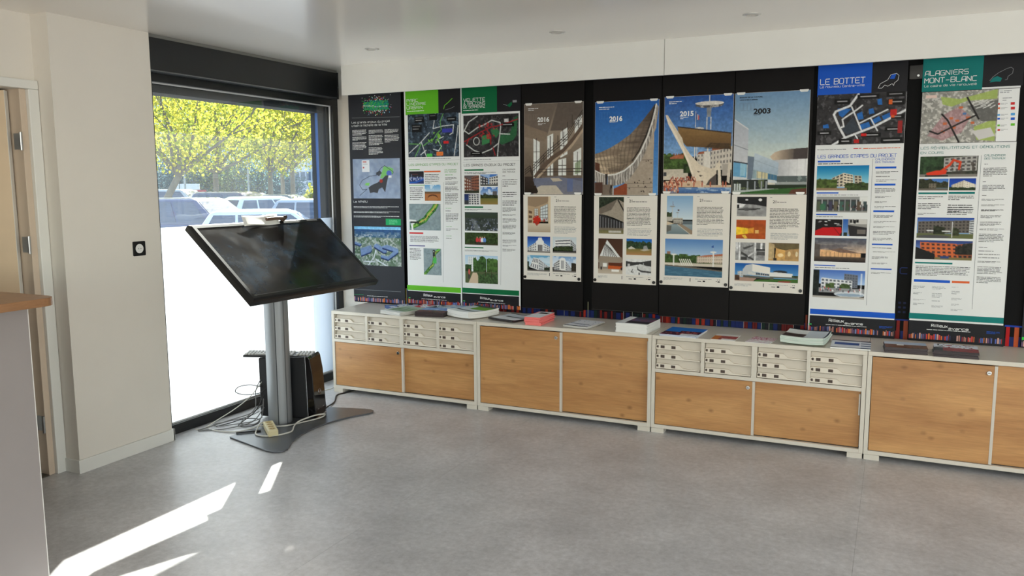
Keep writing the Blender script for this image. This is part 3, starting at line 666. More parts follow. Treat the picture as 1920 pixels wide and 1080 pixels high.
def aerial_ground(c, a=(150, 160, 168), b=(112, 124, 132), f=9):
    n = c.nz(f)[..., None]; c.a = c.c(a)*n+c.c(b)*(1-n); return c
def PIC(name, w, h):
    c = Cv(w, h, abs(hash_(name)) % 9999)
    r = c.r
    if name == 'citymap':
        aerial_ground(c, (170, 184, 206), (120, 138, 168)); c.mix((c.nz(5) > .56).astype(float), (146, 158, 178), .4)
        c.rect(.2, .04, .36, .33, (226, 230, 236)); c.rect(.22, .07, .30, .09, (190, 90, 80)); c.rect(.22, .21, .25, .24, (170, 40, 40)); c.rect(.22, .13, .32, .14, (150, 150, 150))
        c.poly([(.66,.2),(.78,.22),(.86,.26),(.85,.38),(.78,.42),(.7,.42),(.62,.5),(.58,.48)], (122, 190, 110)); c.ell(.77, .37, .055, .07, (84, 104, 190)); c.rect(.74, .42, .82, .48, (226, 226, 226))
        c.poly([(.28,.6),(.36,.6),(.34,.68),(.25,.66)], (130, 200, 110))
        c.poly([(.33,.72),(.4,.66),(.52,.6),(.62,.52),(.7,.42),(.76,.42),(.72,.6),(.7,.72),(.68,.84),(.62,.72),(.55,.76),(.52,.86),(.44,.84),(.36,.86)], (64, 66, 72)); c.poly([(.5,.35),(.58,.3),(.62,.36),(.56,.44),(.5,.4)], (70, 74, 82)); c.ell(.60, .56, .035, .045, (150, 50, 40))
        c.line([(.14,.92),(.3,.76),(.2,.78),(.14,.66),(.2,.54),(.36,.44),(.5,.42),(.6,.24),(.68,.18),(.86,.34),(.84,.4)], .004, (50, 56, 66))
    elif name == 'aerial':
        c.grad((110, 180, 224), (150, 200, 230), 0, .10); c.grad((40, 80, 130), (60, 96, 120), .08, .3)
        c.mix((c.nz(16) > .5).astype(float)*(c.Y > .14)*(c.Y < .42), (120, 140, 158), .6); n = c.nz(10)[..., None]
        c.mix((c.Y > .28).astype(float), (n*c.c((150, 160, 158))+(1-n)*c.c((52, 84, 50)))); c.mix((c.nz(30) > .58).astype(float)*(c.Y > .2), (206, 208, 210), .6)
        for q in ([(.12,.58),(.36,.48),(.38,.6),(.34,.66),(.14,.76)], [(.42,.48),(.48,.44),(.7,.58),(.68,.66),(.62,.66),(.42,.52)], [(.6,.5),(.7,.46),(.94,.56),(.94,.64),(.72,.84),(.56,.78),(.56,.72),(.72,.76),(.84,.62),(.6,.54)], [(0,.4),(.16,.46),(.12,.5),(0,.46)]):
            c.poly([(x, y+.03) for x, y in q], (30, 46, 86)); c.poly(q, (74, 104, 160)); c.poly([(x, y-.015) for x, y in q], (146, 168, 200), .55)
        for q in ([(.28,1),(.42,.78),(.46,.6)], [(.46,.84),(.62,.95),(.7,1)], [(.2,.9),(.42,.9)]): c.line(q, .012, (196, 204, 210))
        c.grain(.15, 30)
    elif name in ('parkmap', 'redmap', 'bottetmap'):
        n = c.nz(18)[..., None]; a, b = {'parkmap': ((70, 84, 98), (24, 32, 42)), 'redmap': ((62, 60, 62), (26, 26, 28)), 'bottetmap': ((72, 70, 72), (30, 30, 32))}[name]
        c.a = c.c(a)*n+c.c(b)*(1-n); c.mix((c.nz(26) > .62).astype(float), [x*1.5 for x in a], .6); wl = (212, 216, 218)
        if name == 'parkmap':
            for q in ([(.02,.9),(.25,.66),(.43,.44)], [(.55,.02),(.5,.35),(.68,.3),(.9,.28),(.88,.46),(.82,.5)], [(.25,.94),(.36,.84)], [(.5,.82),(.6,.86),(.66,.76),(.58,.6),(.7,.54)], [(.27,.66),(.36,.98)], [(.98,.3),(.95,.6),(.9,.98)]): c.line(q, .007, wl)
            for q in ([(.02,.68),(.26,.7),(.14,.98)], [(.7,.02),(.64,.2),(.66,.38)], [(.58,.48),(.66,.82)], [(.3,.74),(.4,.66),(.48,.58)], [(.5,.6),(.58,.46),(.64,.4)]): c.line(q, .008, (96, 160, 84))
            for q in ((.14,.06,.33,.2),(.43,.02,.58,.16),(.77,.1,.95,.2),(.08,.24,.28,.42)): c.rect(*q, (16, 18, 22))
            for q in ((.16,.09,.3,.1),(.16,.14,.28,.15),(.45,.05,.55,.06),(.79,.14,.92,.15),(.1,.28,.25,.29),(.1,.34,.22,.35)): c.rect(*q, (190, 190, 190))
            c.rect(.68, .36, .87, .45, (58, 62, 160)); c.rect(.7, .64, .8, .7, (206, 40, 46)); c.rect(.37, .92, .48, .99, (84, 190, 84)); c.rect(.56, .88, .69, .97, (226, 122, 56)); c.mix((c.nz(24) > .6).astype(float)*(np.hypot(c.X-.52, c.Y-.56) < .13), (120, 180, 70))
        elif name == 'redmap':
            for q, col in (([(.66,.5),(.75,.46),(.85,.44),(.92,.1),(.98,.06),(.96,.5),(.9,.62),(.7,.72),(.66,.68)], (44, 96, 62)), ([(.34,.5),(.48,.46),(.48,.66),(.34,.72)], (56, 124, 76)), ([(.5,.36),(.62,.32),(.66,.44),(.6,.56),(.52,.46)], (50, 110, 70))): c.poly(q, col)
            for q in ([(.0,.4),(.1,.16),(.26,.03)], [(.02,.36),(.1,.44),(.26,.3),(.38,.24),(.52,.14),(.67,.2),(.68,.3),(.66,.52),(.64,.68),(.62,.98)], [(.06,.7),(.2,.84),(.34,.9),(.5,.82),(.64,.68)], [(.66,.46),(.84,.48)]): c.line(q, .009, (196, 200, 198))
            for q in ([(.02,.62),(.3,.42),(.5,.3),(.62,.28),(.98,.14)], [(.4,.3),(.5,.5),(.5,.7)], [(.54,.78),(.58,.96)], [(.06,.68),(.1,.55)]): c.line(q, .009, (150, 36, 40))
            c.mix((c.nz(26) > .6).astype(float)*(np.hypot(c.X-.42, c.Y-.38) < .2), (180, 50, 50), .8); c.ell(.24, .62, .06, .1, (190, 192, 190)); c.ell(.24, .62, .045, .08, (52, 52, 54)); c.rect(.72, .22, .92, .3, (14, 14, 16)); c.rect(.74, .12, .82, .2, (206, 206, 206)); c.rect(.13, .87, .34, .95, (14, 14, 16)); c.rect(.16, .9, .3, .91, (190, 190, 190)); c.rect(.72, .25, .88, .26, (190, 190, 190))
        else:
            for q in ([(.24,.28),(.4,.3),(.3,.46),(.26,.42)], [(.46,.4),(.52,.36),(.54,.5),(.48,.52)], [(.49,.62),(.6,.56),(.62,.66),(.51,.72)], [(.62,.54),(.71,.46),(.74,.54),(.64,.62)], [(.74,.46),(.88,.36),(.9,.44),(.76,.54)], [(.59,.32),(.64,.3),(.66,.4),(.6,.42)], [(.68,.14),(.73,.12),(.74,.24),(.69,.24)], [(.08,.6),(.14,.58),(.15,.66),(.08,.66)]): c.poly(q, (40, 104, 178))
            c.poly([(.3,.7),(.42,.46),(.5,.72),(.36,.8)], (58, 66, 76)); c.line([(.47,.02),(.38,.24),(.22,.34),(.2,.4),(.27,.66),(.34,.86)], .013, (222, 224, 226)); c.line([(.2,1.0),(.34,.86),(.66,.66),(1.0,.36)], .013, (222, 224, 226)); c.line([(.4,.26),(.52,.72)], .009, (222, 224, 226)); c.line([(.52,.24),(.46,.32),(.3,.5),(.32,.64),(.28,.66)], .009, (222, 224, 226)); c.line([(.5,.58),(.8,.34)], .008, (222, 224, 226)); c.line([(.62,.5),(.7,.74)], .008, (222, 224, 226)); c.line([(.45,.8),(.48,.88)], .008, (222, 224, 226))
            for q in ((.2,.1,.38,.2),(.46,.03,.7,.12),(.78,.0,.98,.1),(.8,.14,.98,.26),(.84,.44,.98,.52),(.52,.78,.74,.86),(.78,.68,.98,.76),(.74,.88,.98,.98),(.02,.72,.18,.8),(.27,.88,.42,.98)): c.rect(*q, (12, 12, 13)); c.rect(q[0]+.03, (q[1]+q[3])/2-.012, q[2]-.03, (q[1]+q[3])/2+.008, (170, 168, 170))
            c.rect(.83, .34, .9, .46, (196, 44, 40)); c.rect(.52, .79, .58, .84, (206, 36, 36)); c.rect(.44, .9, .5, .97, (190, 36, 36)); c.rect(.84, .45, .88, .5, (220, 90, 40)); c.rect(.81, .15, .85, .24, (220, 100, 40)); c.rect(.92, .56, .97, .8, (150, 40, 40))
        c.grain(.12, 40)
    elif name in ('greenmap', 'greenmap2'):
        aerial_ground(c, (150, 166, 170), (118, 136, 142), 7); c.grain(.1, 24)
        sp = [(.1,.85),(.3,.74),(.5,.6),(.62,.4),(.78,.2),(.86,.02)] if name == 'greenmap' else [(.08,.96),(.3,.78),(.52,.62),(.6,.4),(.62,.2),(.86,.05)]
        c.line(sp, .075, (58, 128, 50)); c.line(sp, .045, (128, 176, 74)); c.mix((c.nz(20) > .55).astype(float)*c.lm(sp, .07), (44, 92, 40)); c.line([(x+.02, y-.03) for x, y in sp[1:]], .012, (206, 170, 96))
        if name == 'greenmap': c.line([(.02,.64),(.2,.66),(.08,.78),(.1,.98)], .03, (226, 228, 226)); c.line([(.05,.7),(.3,.7)], .02, (46, 52, 50))
        else: c.rect(.52, .06, .64, .3, (40, 44, 44)); c.rect(.56, .1, .6, .14, (220, 220, 216)); c.rect(.54, .34, .72, .56, (76, 178, 84)); c.line([(.7,.08),(.9,.04)], .02, (90, 200, 90))
        c.rect(.22, .2, .38, .22, (60, 70, 74), .6)
    elif name == 'stadium':
        c.grad((28, 26, 34), (52, 50, 60), 0, .5); c.rect(0, .45, 1, 1, (44, 60, 110)); c.crowd(.05, .45, .98, .75, 40, [(190, 200, 220), (120, 140, 190)], .02); c.line([(.0,.9),(.5,.86),(1,.62)], .04, (40, 90, 180)); c.rect(.15, .24, .2, .5, (150, 170, 200), .7); c.rect(.2, .22, .6, .26, (120, 60, 60))
    elif name == 'woodcurve':
        c.grad((96, 160, 214), (196, 214, 226), 0, .45); c.rect(0, .42, 1, .55, (110, 84, 60)); c.rect(0, .55, 1, 1, (170, 108, 62)); c.ell(.5, .78, .3, .18, (84, 50, 30)); c.ell(.5, .86, .3, .18, (180, 120, 72)); c.mix((c.nz(6) > .6).astype(float)*(c.Y < .35), (240, 244, 248), .7)
    elif name in ('brick', 'whitehouse', 'balconies', 'orangeblock', 'longblock', 'whiteblock', 'newbuild', 'trees1'):
        c.grad((60, 110, 190), (150, 190, 226))
        if name == 'brick': c.grad((90, 80, 80), (150, 150, 160)); c.facade([(0,.1),(.45,.28),(.45,.85),(0,.95)], 3, 4, (112, 62, 46), (190, 180, 170)); c.facade([(.48,.12),(1,.0),(1,.9),(.48,.8)], 5, 5, (150, 96, 76), (52, 44, 42)); c.rect(0, .84, 1, 1, (46, 52, 40))
        elif name == 'whitehouse': c.mix((c.nz(5) > .5).astype(float), (200, 214, 232), .6); c.facade([(.0,.1),(.45,.35),(.45,.9),(0,.9)], 3, 3, (52, 52, 58), (200, 200, 200)); c.facade([(.5,.3),(1,.1),(1,.9),(.5,.85)], 4, 3, (214, 212, 206), (60, 62, 70)); c.rect(0, .86, 1, 1, (70, 70, 66))
        elif name == 'balconies': c.grad((30, 44, 90), (50, 80, 140)); c.facade([(.3,.1),(.95,.0),(1,1),(.3,1)], 4, 5, (214, 214, 212), (62, 66, 76)); c.rect(0, .6, .3, 1, (60, 62, 66))
        elif name == 'orangeblock': c.grad((40, 60, 120), (90, 120, 180), 0, .4); c.facade([(.08,.1),(.72,.16),(.76,.9),(.1,.9)], 7, 4, (206, 104, 58), (70, 50, 48), .55, .5); c.facade([(.72,.2),(1,.1),(1,.9),(.76,.9)], 3, 4, (150, 84, 52), (48, 40, 40)); c.poly([(0,.35),(.35,.7),(.35,1),(0,1)], (26, 26, 26)); c.rect(.35, .86, 1, 1, (120, 110, 70)); c.rect(.45, .8, .6, .92, (50, 70, 120)); c.trees(.7, .0, 1, .7, (40, 40, 34), 8, .62)
        elif name == 'longblock': c.grad((40, 70, 150), (110, 150, 210), 0, .3); c.facade([(.02,.2),(.92,.12),(.92,.72),(.02,.78)], 14, 4, (104, 98, 92), (60, 56, 54), .55, .5); c.facade([(.92,.14),(1,.1),(1,.8),(.92,.75)], 1, 6, (196, 200, 202), (80, 84, 90), .9, .4); c.rect(0, .76, 1, 1, (98, 104, 66)); c.trees(.3, .35, .5, .8, (44, 50, 34)); c.trees(.62, .45, .75, .85, (60, 66, 44)); c.rect(.62, .2, .635, .95, (210, 210, 210)); c.ell(.3, .92, .3, .08, (80, 80, 82)); c.rect(.18, .6, .3, .66, (220, 222, 220)); c.rect(.45, .62, .6, .68, (214, 216, 214))
        elif name == 'whiteblock': c.grad((20, 60, 160), (40, 100, 200)); c.facade([(.1,.55),(.55,.18),(.55,.9),(.1,.9)], 5, 4, (214, 206, 186), (170, 160, 140)); c.facade([(.55,.18),(.98,.5),(.98,.9),(.55,.9)], 5, 4, (236, 230, 214), (190, 182, 164)); c.trees(0, .7, 1, 1, (40, 56, 30))
        elif name == 'trees1': c.trees(0, 0, .6, .85, (46, 50, 34)); c.facade([(.35,.4),(.95,.45),(.95,.8),(.35,.8)], 6, 3, (120, 112, 96), (80, 74, 66)); c.trees(.6, .1, 1, .8, (52, 54, 36), 7, .6); c.rect(0, .82, 1, 1, (104, 98, 88))
        else: c.grad((0, 116, 176), (150, 206, 222), 0, .7); c.facade([(.3,.5),(.52,.3),(.52,.85),(.3,.85)], 3, 4, (206, 194, 170), (70, 70, 72)); c.facade([(.52,.3),(.7,.38),(.72,.88),(.52,.85)], 3, 5, (226, 214, 190), (60, 60, 64), .7, .4); c.facade([(.72,.4),(.86,.42),(.88,.85),(.74,.86)], 2, 4, (196, 184, 160), (70, 66, 66)); c.trees(0, .5, .4, 1, (78, 96, 44)); c.trees(.55, .66, 1, 1, (58, 74, 36), 8, .45); c.rect(.0, .9, .6, 1, (150, 124, 96))
    elif name == 'meadow':
        c.grad((60, 110, 190), (190, 208, 228), 0, .55); c.mix((c.nz(5) > .55).astype(float)*(c.Y < .4), (230, 236, 244), .7); c.rect(.18, .35, .32, .62, (88, 92, 104)); c.rect(.7, .25, .95, .65, (96, 92, 96)); c.trees(0, .42, 1, .66, (50, 58, 36)); c.grad((112, 112, 56), (146, 122, 70), .64, 1)
    elif name == 'aerialtown':
        c.grad((60, 70, 66), (52, 66, 44), 0, .35); n = c.nz(14)[..., None]; c.mix((c.Y > .3).astype(float), n*c.c((88, 92, 96))+(1-n)*c.c((34, 44, 32)))
        for _ in range(90):
            x, y = r.uniform(0, 1), r.uniform(.34, .95); d = .012+.03*y; c.rect(x, y, x+d, y+d*1.4, (150, 156, 170) if r.rand() > .4 else (72, 80, 104))
        c.poly([(.2,.35),(.3,.4),(.5,.95),(.3,.95)], (150, 156, 164), .5)
    elif name == 'people':
        c.trees(0, -.3, 1, 1, (50, 66, 34), 9, .1); c.rect(0, .88, 1, 1, (70, 66, 48)); 
        for x, col in ((.38, (206, 60, 60)), (.47, (190, 60, 70)), (.53, (226, 226, 230)), (.6, (96, 140, 206))): c.ell(x, .6, .045, .2, col); c.ell(x, .38, .018, .05, (196, 150, 120)); c.rect(x-.02, .75, x+.02, .95, (60, 50, 52))
    elif name == 'park':
        c.grad((176, 206, 230), (228, 236, 238), 0, .6); c.facade([(.1,.05),(.36,.05),(.36,.5),(.1,.5)], 4, 7, (232, 234, 232), (160, 176, 184)); c.trees(.25, .0, .65, .62, (58, 88, 44), 6, .5); c.trees(.66, .02, 1.01, .8, (70, 100, 48), 6, .5); c.trees(0, .3, .2, .6, (50, 76, 40)); c.rect(0, .58, 1, 1, (86, 96, 64)); c.poly([(.1,1),(.24,.62),(.36,.62),(.5,1)], (206, 184, 158)); c.trees(.4, .62, 1, 1, (62, 86, 50), 10, .3); c.rect(.1, .5, .15, .85, (70, 60, 60)); c.ell(.13, .6, .03, .1, (190, 90, 80)); c.rect(.62, .5, .64, .75, (60, 48, 36)); c.rect(.8, .5, .815, .82, (60, 48, 36))
    elif name == 'cafe':
        c.a[:] = (62, 64, 66); c.rect(0, 0, 1, .2, (150, 152, 150)); c.rect(.84, .02, 1, .5, (226, 228, 226)); c.rect(0, .88, 1, 1, (150, 150, 146))
        for k in range(9): x = k/9; c.rect(x, .2, x+.012, .9, (196, 198, 198)); c.rect(x+.02, .3, x+.09, .85, (52+r.randint(50), 60+r.randint(40), 62+r.randint(30)))
        c.ell(.13, .66, .05, .22, (60, 110, 80)); c.crowd(.2, .5, .95, .8, 24, [(196, 190, 186), (90, 60, 60), (40, 40, 44)], .012)
    elif name == 'redseats':
        c.a[:] = (20, 16, 18); c.poly([(.02,.7),(.3,.5),(.95,.48),(.98,.75),(.9,1),(0,1)], (196, 18, 26)); c.line([(.7,.52),(.95,1)], .012, (110, 8, 14)); 
        for k in range(12): x = r.uniform(.1, .95); y = r.uniform(.06, .36); c.rect(x, y, x+.09, y+.035, (226, 226, 226))
    elif name == 'cinema':
        c.grad((40, 90, 170), (120, 160, 210)); c.poly([(.22,.0),(1,0),(1,.9),(.22,.9)], (150, 148, 144)); c.rect(.3, .02, .98, .3, (206, 204, 200)); c.poly([(.22,.35),(1,.5),(1,1),(.3,1)], (40, 38, 40)); c.rect(.6, .6, .95, .85, (110, 104, 98)); c.trees(.05, .75, .2, 1, (40, 50, 34))
        for k, q in enumerate(((.3,.05,.38,.22),(.4,.02,.43,.22),(.45,.06,.53,.26),(.55,.05,.64,.2))): c.rect(*q, (24, 24, 26))
    elif name == 'dusk':
        c.grad((70, 84, 104), (206, 176, 150), 0, .6); c.mix((c.nz(4, 8) > .55).astype(float)*(c.Y < .5), (84, 82, 92), .6); c.poly([(0,.25),(.12,.3),(.12,.8),(0,.85)], (92, 84, 80)); c.poly([(.12,.5),(.4,.52),(.9,.62),(.9,.78),(.12,.8)], (226, 178, 128)); c.poly([(.3,.5),(.5,.42),(.9,.62),(.5,.6)], (120, 96, 84)); c.grad((90, 74, 62), (36, 32, 32), .78, 1); c.grain(.15, 18)
        for k in range(9): c.rect(.15+.08*k, .58, .16+.08*k, .78, (150, 112, 80))
    elif name == 'fountain':
        c.grad((70, 110, 190), (170, 200, 236), 0, .5); c.facade([(.6,.12),(.86,.16),(.86,.6),(.6,.6)], 5, 5, (112, 118, 130), (84, 90, 102)); c.facade([(.16,.28),(.5,.34),(.76,.38),(.76,.62)] , 1, 1, (226, 228, 228), (226, 228, 228)); c.facade([(.16,.3),(.76,.36),(.76,.66),(.16,.66)], 8, 3, (226, 228, 230), (96, 102, 112)); c.trees(0, .02, .12, .9, (26, 32, 30), 6, .3); c.trees(.25, .45, .42, .72, (74, 92, 50)); c.trees(.52, .45, .72, .7, (66, 84, 48)); c.rect(.12, .64, 1, .8, (150, 152, 154)); c.ell(.72, .84, .3, .1, (206, 212, 218)); c.ell(.72, .86, .26, .05, (150, 170, 190)); c.grad((176, 172, 164), (190, 186, 178), .92, 1); c.rect(.915, .1, .945, .85, (236, 240, 246), .75); c.crowd(.15, .62, .95, .75, 26, [(190, 80, 80), (230, 230, 230), (60, 60, 70)], .01)
    elif name == 'quartermap':
        aerial_ground(c, (178, 176, 168), (120, 120, 116), 20); c.mix((c.nz(34) > .58).astype(float), (222, 220, 214), .7)
        for q in ([(.25,.1),(.5,.16),(.98,.0),(.98,.18),(.6,.2),(.4,.3),(.28,.25)], [(.7,.7),(.98,.55),(.98,.98),(.75,.95)]): c.poly(q, (166, 190, 92), .8)
        c.poly([(.6,.3),(1,.2),(1,.6),(.8,.6)], (92, 92, 90), .8)
        for k in range(9): c.line([(.66+.03*k, .25+.05*(k % 3)), (.8+.02*k, .2+.05*(k % 3))], .006, (222, 222, 218))
        c.poly([(.1,.85),(.3,.45),(.5,.3),(.66,.5),(.55,.8),(.3,.95)], (176, 120, 128), .55); c.poly([(.68,.78),(.92,.72),(.98,.88),(.78,.95)], (206, 204, 202)); 
        for x, y in ((.3,.6),(.38,.5),(.46,.55),(.42,.68),(.55,.42),(.6,.5),(.5,.3),(.66,.6),(.28,.75)): c.rect(x, y, x+.05, y+.045, (80, 120, 170) if (x*100) % 2 > 1 else (200, 110, 70))
        for q in ([(.13,.76),(.24,.82),(.72,.48)], [(.28,.44),(.36,.56),(.52,.98)], [(.6,.14),(.76,.55)]): c.line(q, .012, (40, 38, 38))
        c.rect(.05, .06, .2, .12, (226, 200, 190))
    elif name == 'excavator':
        c.trees(0, -.2, 1, 1.2, (52, 58, 46), 8, .0); c.facade([(.42,.1),(.98,.0),(.98,.7),(.42,.75)], 6, 4, (170, 168, 164), (84, 82, 82)); c.trees(0, -.1, .42, .9, (44, 66, 40), 7, .2); c.mix((c.nz(12) > .55).astype(float)*(c.X > .55)*(c.Y > .3), (70, 64, 58), .8); c.rect(0, .86, 1, 1, (130, 126, 120)); c.poly([(.12,.8),(.3,.68),(.48,.66),(.46,.86),(.14,.95)], (220, 60, 30)); c.line([(.4,.68),(.52,.42),(.58,.2)], .022, (214, 70, 36)); c.line([(.58,.2),(.7,.3),(.68,.62)], .02, (206, 66, 34)); c.rect(.1, .9, .5, .97, (50, 46, 46))
    elif name == 'photo_stair':
        c.grad((110, 98, 88), (150, 136, 120), 0, .35); c.grad((150, 136, 120), (92, 78, 66), .3, .85)
        c.poly([(0,0),(.55,0),(.42,.3),(.36,.42),(0,.36)], (112, 100, 90)); c.poly([(0,.22),(.4,.32),(.36,.42),(0,.36)], (132, 116, 100)); c.poly([(.58,0),(1,0),(1,.15),(.75,.3),(.45,.3)], (98, 88, 80))
        wc = (226, 228, 224)
        for q in ([(.16,.38),(.27,.42),(.27,.80),(.16,.82)], [(.4,.36),(.5,.33),(.5,.80),(.4,.80)], [(.62,.32),(.74,.27),(.74,.56),(.62,.60)], [(.86,.2),(.98,.14),(.98,.28),(.86,.38)], [(.84,.54),(.97,.49),(.97,.82),(.84,.82)], [(.59,.62),(.72,.6),(.72,.8),(.59,.8)]):
            c.poly(q, wc); (x0, y0), (x1, y1) = q[0], q[2]
            c.line([((x0+x1)/2, q[0][1]), ((x0+x1)/2, y1)], .006, (72, 66, 62))
            for k in (.35, .62): c.line([(x0, y0+(y1-y0)*k), (x1, y0+(y1-y0)*k)], .004, (84, 78, 74))
        c.poly([(.87,.66),(.96,.62),(.96,.76),(.87,.78)], (122, 142, 104), .7)
        c.poly([(1,.30),(.8,.46),(.66,.55),(.5,.62),(.34,.72),(.2,.82),(.16,.80),(.3,.68),(.46,.58),(.66,.50),(.82,.38),(1,.22)], (96, 80, 68)); c.poly([(1,.32),(.8,.5),(.66,.56),(.42,.7),(.22,.84),(.2,.82),(.5,.62),(.68,.54),(.82,.44),(1,.28)], (176, 156, 134))
        for d in (0, .03, .06): c.line([(.15,.74-d),(.4,.58-d),(.6,.48-d),(.74,.4-d),(.86,.28-d),(1,.14-d)], .005, (42, 36, 34))
        for k in range(9): x = .18+.08*k; y = .72-.52*(k/8)**1.15; c.line([(x, y-.06), (x, y+.04)], .004, (46, 40, 38))
        for y in (.72, .75): c.line([(.25,y),(1,y)], .004, (60, 52, 50))
        c.rect(.3, .79, 1, .82, (110, 96, 84)); c.grad((92, 96, 116), (124, 116, 108), .82, 1); c.poly([(.2,.82),(.6,.80),(1,.86),(1,1),(.1,1)], (120, 126, 148), .6); c.poly([(.2,.93),(.3,.9),(.55,.9),(.68,1),(.16,1)], (192, 182, 166)); c.poly([(.45,.82),(.6,.82),(.66,.85),(.5,.86)], (190, 178, 160)); c.mix((np.sin(c.X*26) > .3).astype(float)*(c.Y > .83)*(c.Y < .97)*(c.X > .6), (84, 104, 160), .5)
        for k, (y, e) in enumerate(((.80, .14), (.85, .16), (.9, .2), (.93, .22))): c.poly([(0, y), (e, y), (e+.02, y+.04), (e, y+.06), (0, y+.06)], (58-k*5, 46-k*4, 40-k*4))
        for d in (0, .025, .05): c.line([(0,.73+d),(.1,.68+d),(.15,.76+d)], .005, (44, 36, 32))
        c.grain(.06, 30)
    elif name == 'photo_roof':
        c.grad((38, 96, 172), (96, 152, 208))
        wall = [(.96,.06),(.99,.08),(.955,.3),(.93,.34),(.92,1),(.48,1),(.48,.86),(.66,.68),(.82,.46),(.92,.2)]; c.poly(wall, (168, 154, 138)); m = c.pm(wall); c.mix(m*(c.X > .82)*(c.Y < .62), (186, 172, 154), .5)
        for y in (.625, .87, .915): c.rect(.52, y, .92, y+.004, (112, 100, 92))
        roof = [(0,.555),(.1,.535),(.25,.49),(.38,.44),(.55,.36),(.68,.27),(.8,.17),(.88,.10),(.93,.05),(.95,.05),(.90,.2),(.84,.36),(.74,.54),(.64,.65),(.5,.74),(.35,.79),(.2,.80),(.08,.78),(0,.74)]
        m = c.pm(roof); n = c.nz(4, 60)[..., None]; t = np.clip((c.X*1.05+.05-c.Y*.25), 0, 1)[..., None]; c.mix(m, (c.c((188, 168, 142))*(1-t)+c.c((72, 62, 56))*t)*(.66+.66*n))
        ph = np.arctan2(c.Y-1.35, c.X-.35)*90+c.nz(6)*5; c.mix(m*(np.sin(ph) > .55), (92, 80, 70), .45)
        c.mix(m*(c.Y < .6-.1*c.X)*(c.X < .4)*(c.Y > .5), (112, 96, 82), .6); c.poly([(.2,.71),(.55,.66),(.4,.75),(.25,.765)], (84, 72, 62), .5)
        c.poly([(0,.64),(.08,.66),(.08,.76),(0,.74)], (92, 58, 44))
        lip = [(.955,.05),(.91,.2),(.83,.38),(.72,.55),(.62,.655),(.48,.735),(.34,.775),(.21,.785),(.21,.885),(.3,.90),(.42,.885),(.54,.84),(.66,.73),(.79,.56),(.9,.36),(.965,.15),(.985,.07)]
        m = c.pm(lip); c.mix(m, (196, 190, 182)); c.mix(m*(np.sin(c.X*150+c.nz(10)*5) > .1), (126, 120, 114), .85); c.mix(m*(c.nz(30, 8) > .6), (90, 84, 80), .5)
        c.line([(.955,.05),(.91,.2),(.83,.38),(.72,.55),(.62,.655),(.48,.735),(.34,.775),(.21,.785)], .011, (224, 222, 216)); c.line([(.93,.08),(.88,.22),(.80,.38),(.69,.54),(.6,.63)], .008, (34, 30, 30))
        m = c.pm([(0,.73),(.1,.765),(.19,.78),(.19,.89),(.1,.88),(0,.85)]); c.mix(m, (190, 184, 176)); c.mix(m*(np.sin(c.X*170+c.nz(8)*4) > .1), (120, 114, 108), .85); c.line([(0,.73),(.1,.765),(.19,.78)], .008, (214, 210, 204)); c.poly([(.17,.77),(.21,.77),(.2,.89),(.175,.89)], (46, 40, 40)); c.rect(0, .885, .3, 1, (118, 104, 92)); c.rect(0, .86, .13, .98, (82, 56, 46)); c.poly([(.31,.93),(.48,.875),(.52,.88),(.52,1),(.31,1)], (140, 72, 46)); c.grain(.04, 20); c.ell(.27, .96, .024, .07, (40, 34, 32)); c.ell(.27, .97, .012, .05, (118, 104, 92)); c.rect(.29, .905, .305, 1, (206, 200, 190))
        for _ in range(40):
            x, y = r.uniform(.54, .91), r.uniform(.62, .98)
            if x > .8 or y > .84: c.ell(x, y, .009, .006, (66, 54, 50))
        c.grain(.06, 40)
    elif name == 'photo_pool':
        c.grad((44, 88, 160), (130, 168, 208), 0, .62); c.line([(.66,.0),(.66,.08)], .006, (206, 210, 214)); c.ell(.66, .10, .2, .03, (96, 96, 98)); c.mix(((((c.X-.66)/.17)**2+((c.Y-.112)/.017)**2) < 1).astype(float)*(c.nz(30) > .5), (190, 186, 180), .8); c.ell(.66, .083, .205, .021, (222, 218, 210)); c.poly([(.62,.125),(.69,.125),(.682,.22),(.625,.22)], (136, 142, 148))
        for x in (.622, .678): c.rect(x, .22, x+.014, .35, (220, 216, 208))
        c.line([(.465,.16),(.463,.32)], .004, (220, 220, 218)); c.rect(.47, .18, .485, .24, (52, 60, 120)); c.rect(.485, .19, .5, .245, (226, 226, 226)); c.rect(.5, .2, .515, .25, (190, 60, 60)); c.ell(.52, .335, .07, .013, (212, 210, 204))
        c.trees(-.02, .58, .36, .76, (66, 88, 42), 10, .32); c.poly([(.1,.625),(.2,.60),(.3,.60),(.3,.64),(.1,.64)], (176, 104, 74)); c.grain(.12, 30)
        for k in range(5): c.rect(.15+.035*k, .585, .165+.035*k, .605, (150, 84, 60))
        c.rect(.0, .75, .37, .86, (204, 194, 176)); c.grain(.06, 12); c.trees(.3, .69, .44, .79, (50, 66, 38), 8, .35); c.rect(0, .78, .05, .82, (70, 72, 76)); c.facade([(.5,.6),(1,.52),(1,.76),(.5,.76)], 11, 4, (204, 196, 184), (116, 112, 110), .4, .5); c.poly([(.7,.565),(.72,.53),(.9,.515),(.92,.545)], (150, 92, 66)); c.poly([(.5,.6),(.52,.575),(.64,.565),(.64,.59)], (160, 96, 70)); c.grain(.08, 40)
        for x in (.455, .485): c.rect(x, .5, x+.013, .64, (222, 218, 210))
        c.rect(.6, .57, .70, .74, (222, 216, 206)); c.rect(.64, .5, .66, .6, (216, 212, 204)); c.rect(.68, .5, .695, .62, (140, 148, 154)); c.rect(.69, .57, .70, .74, (176, 170, 160))
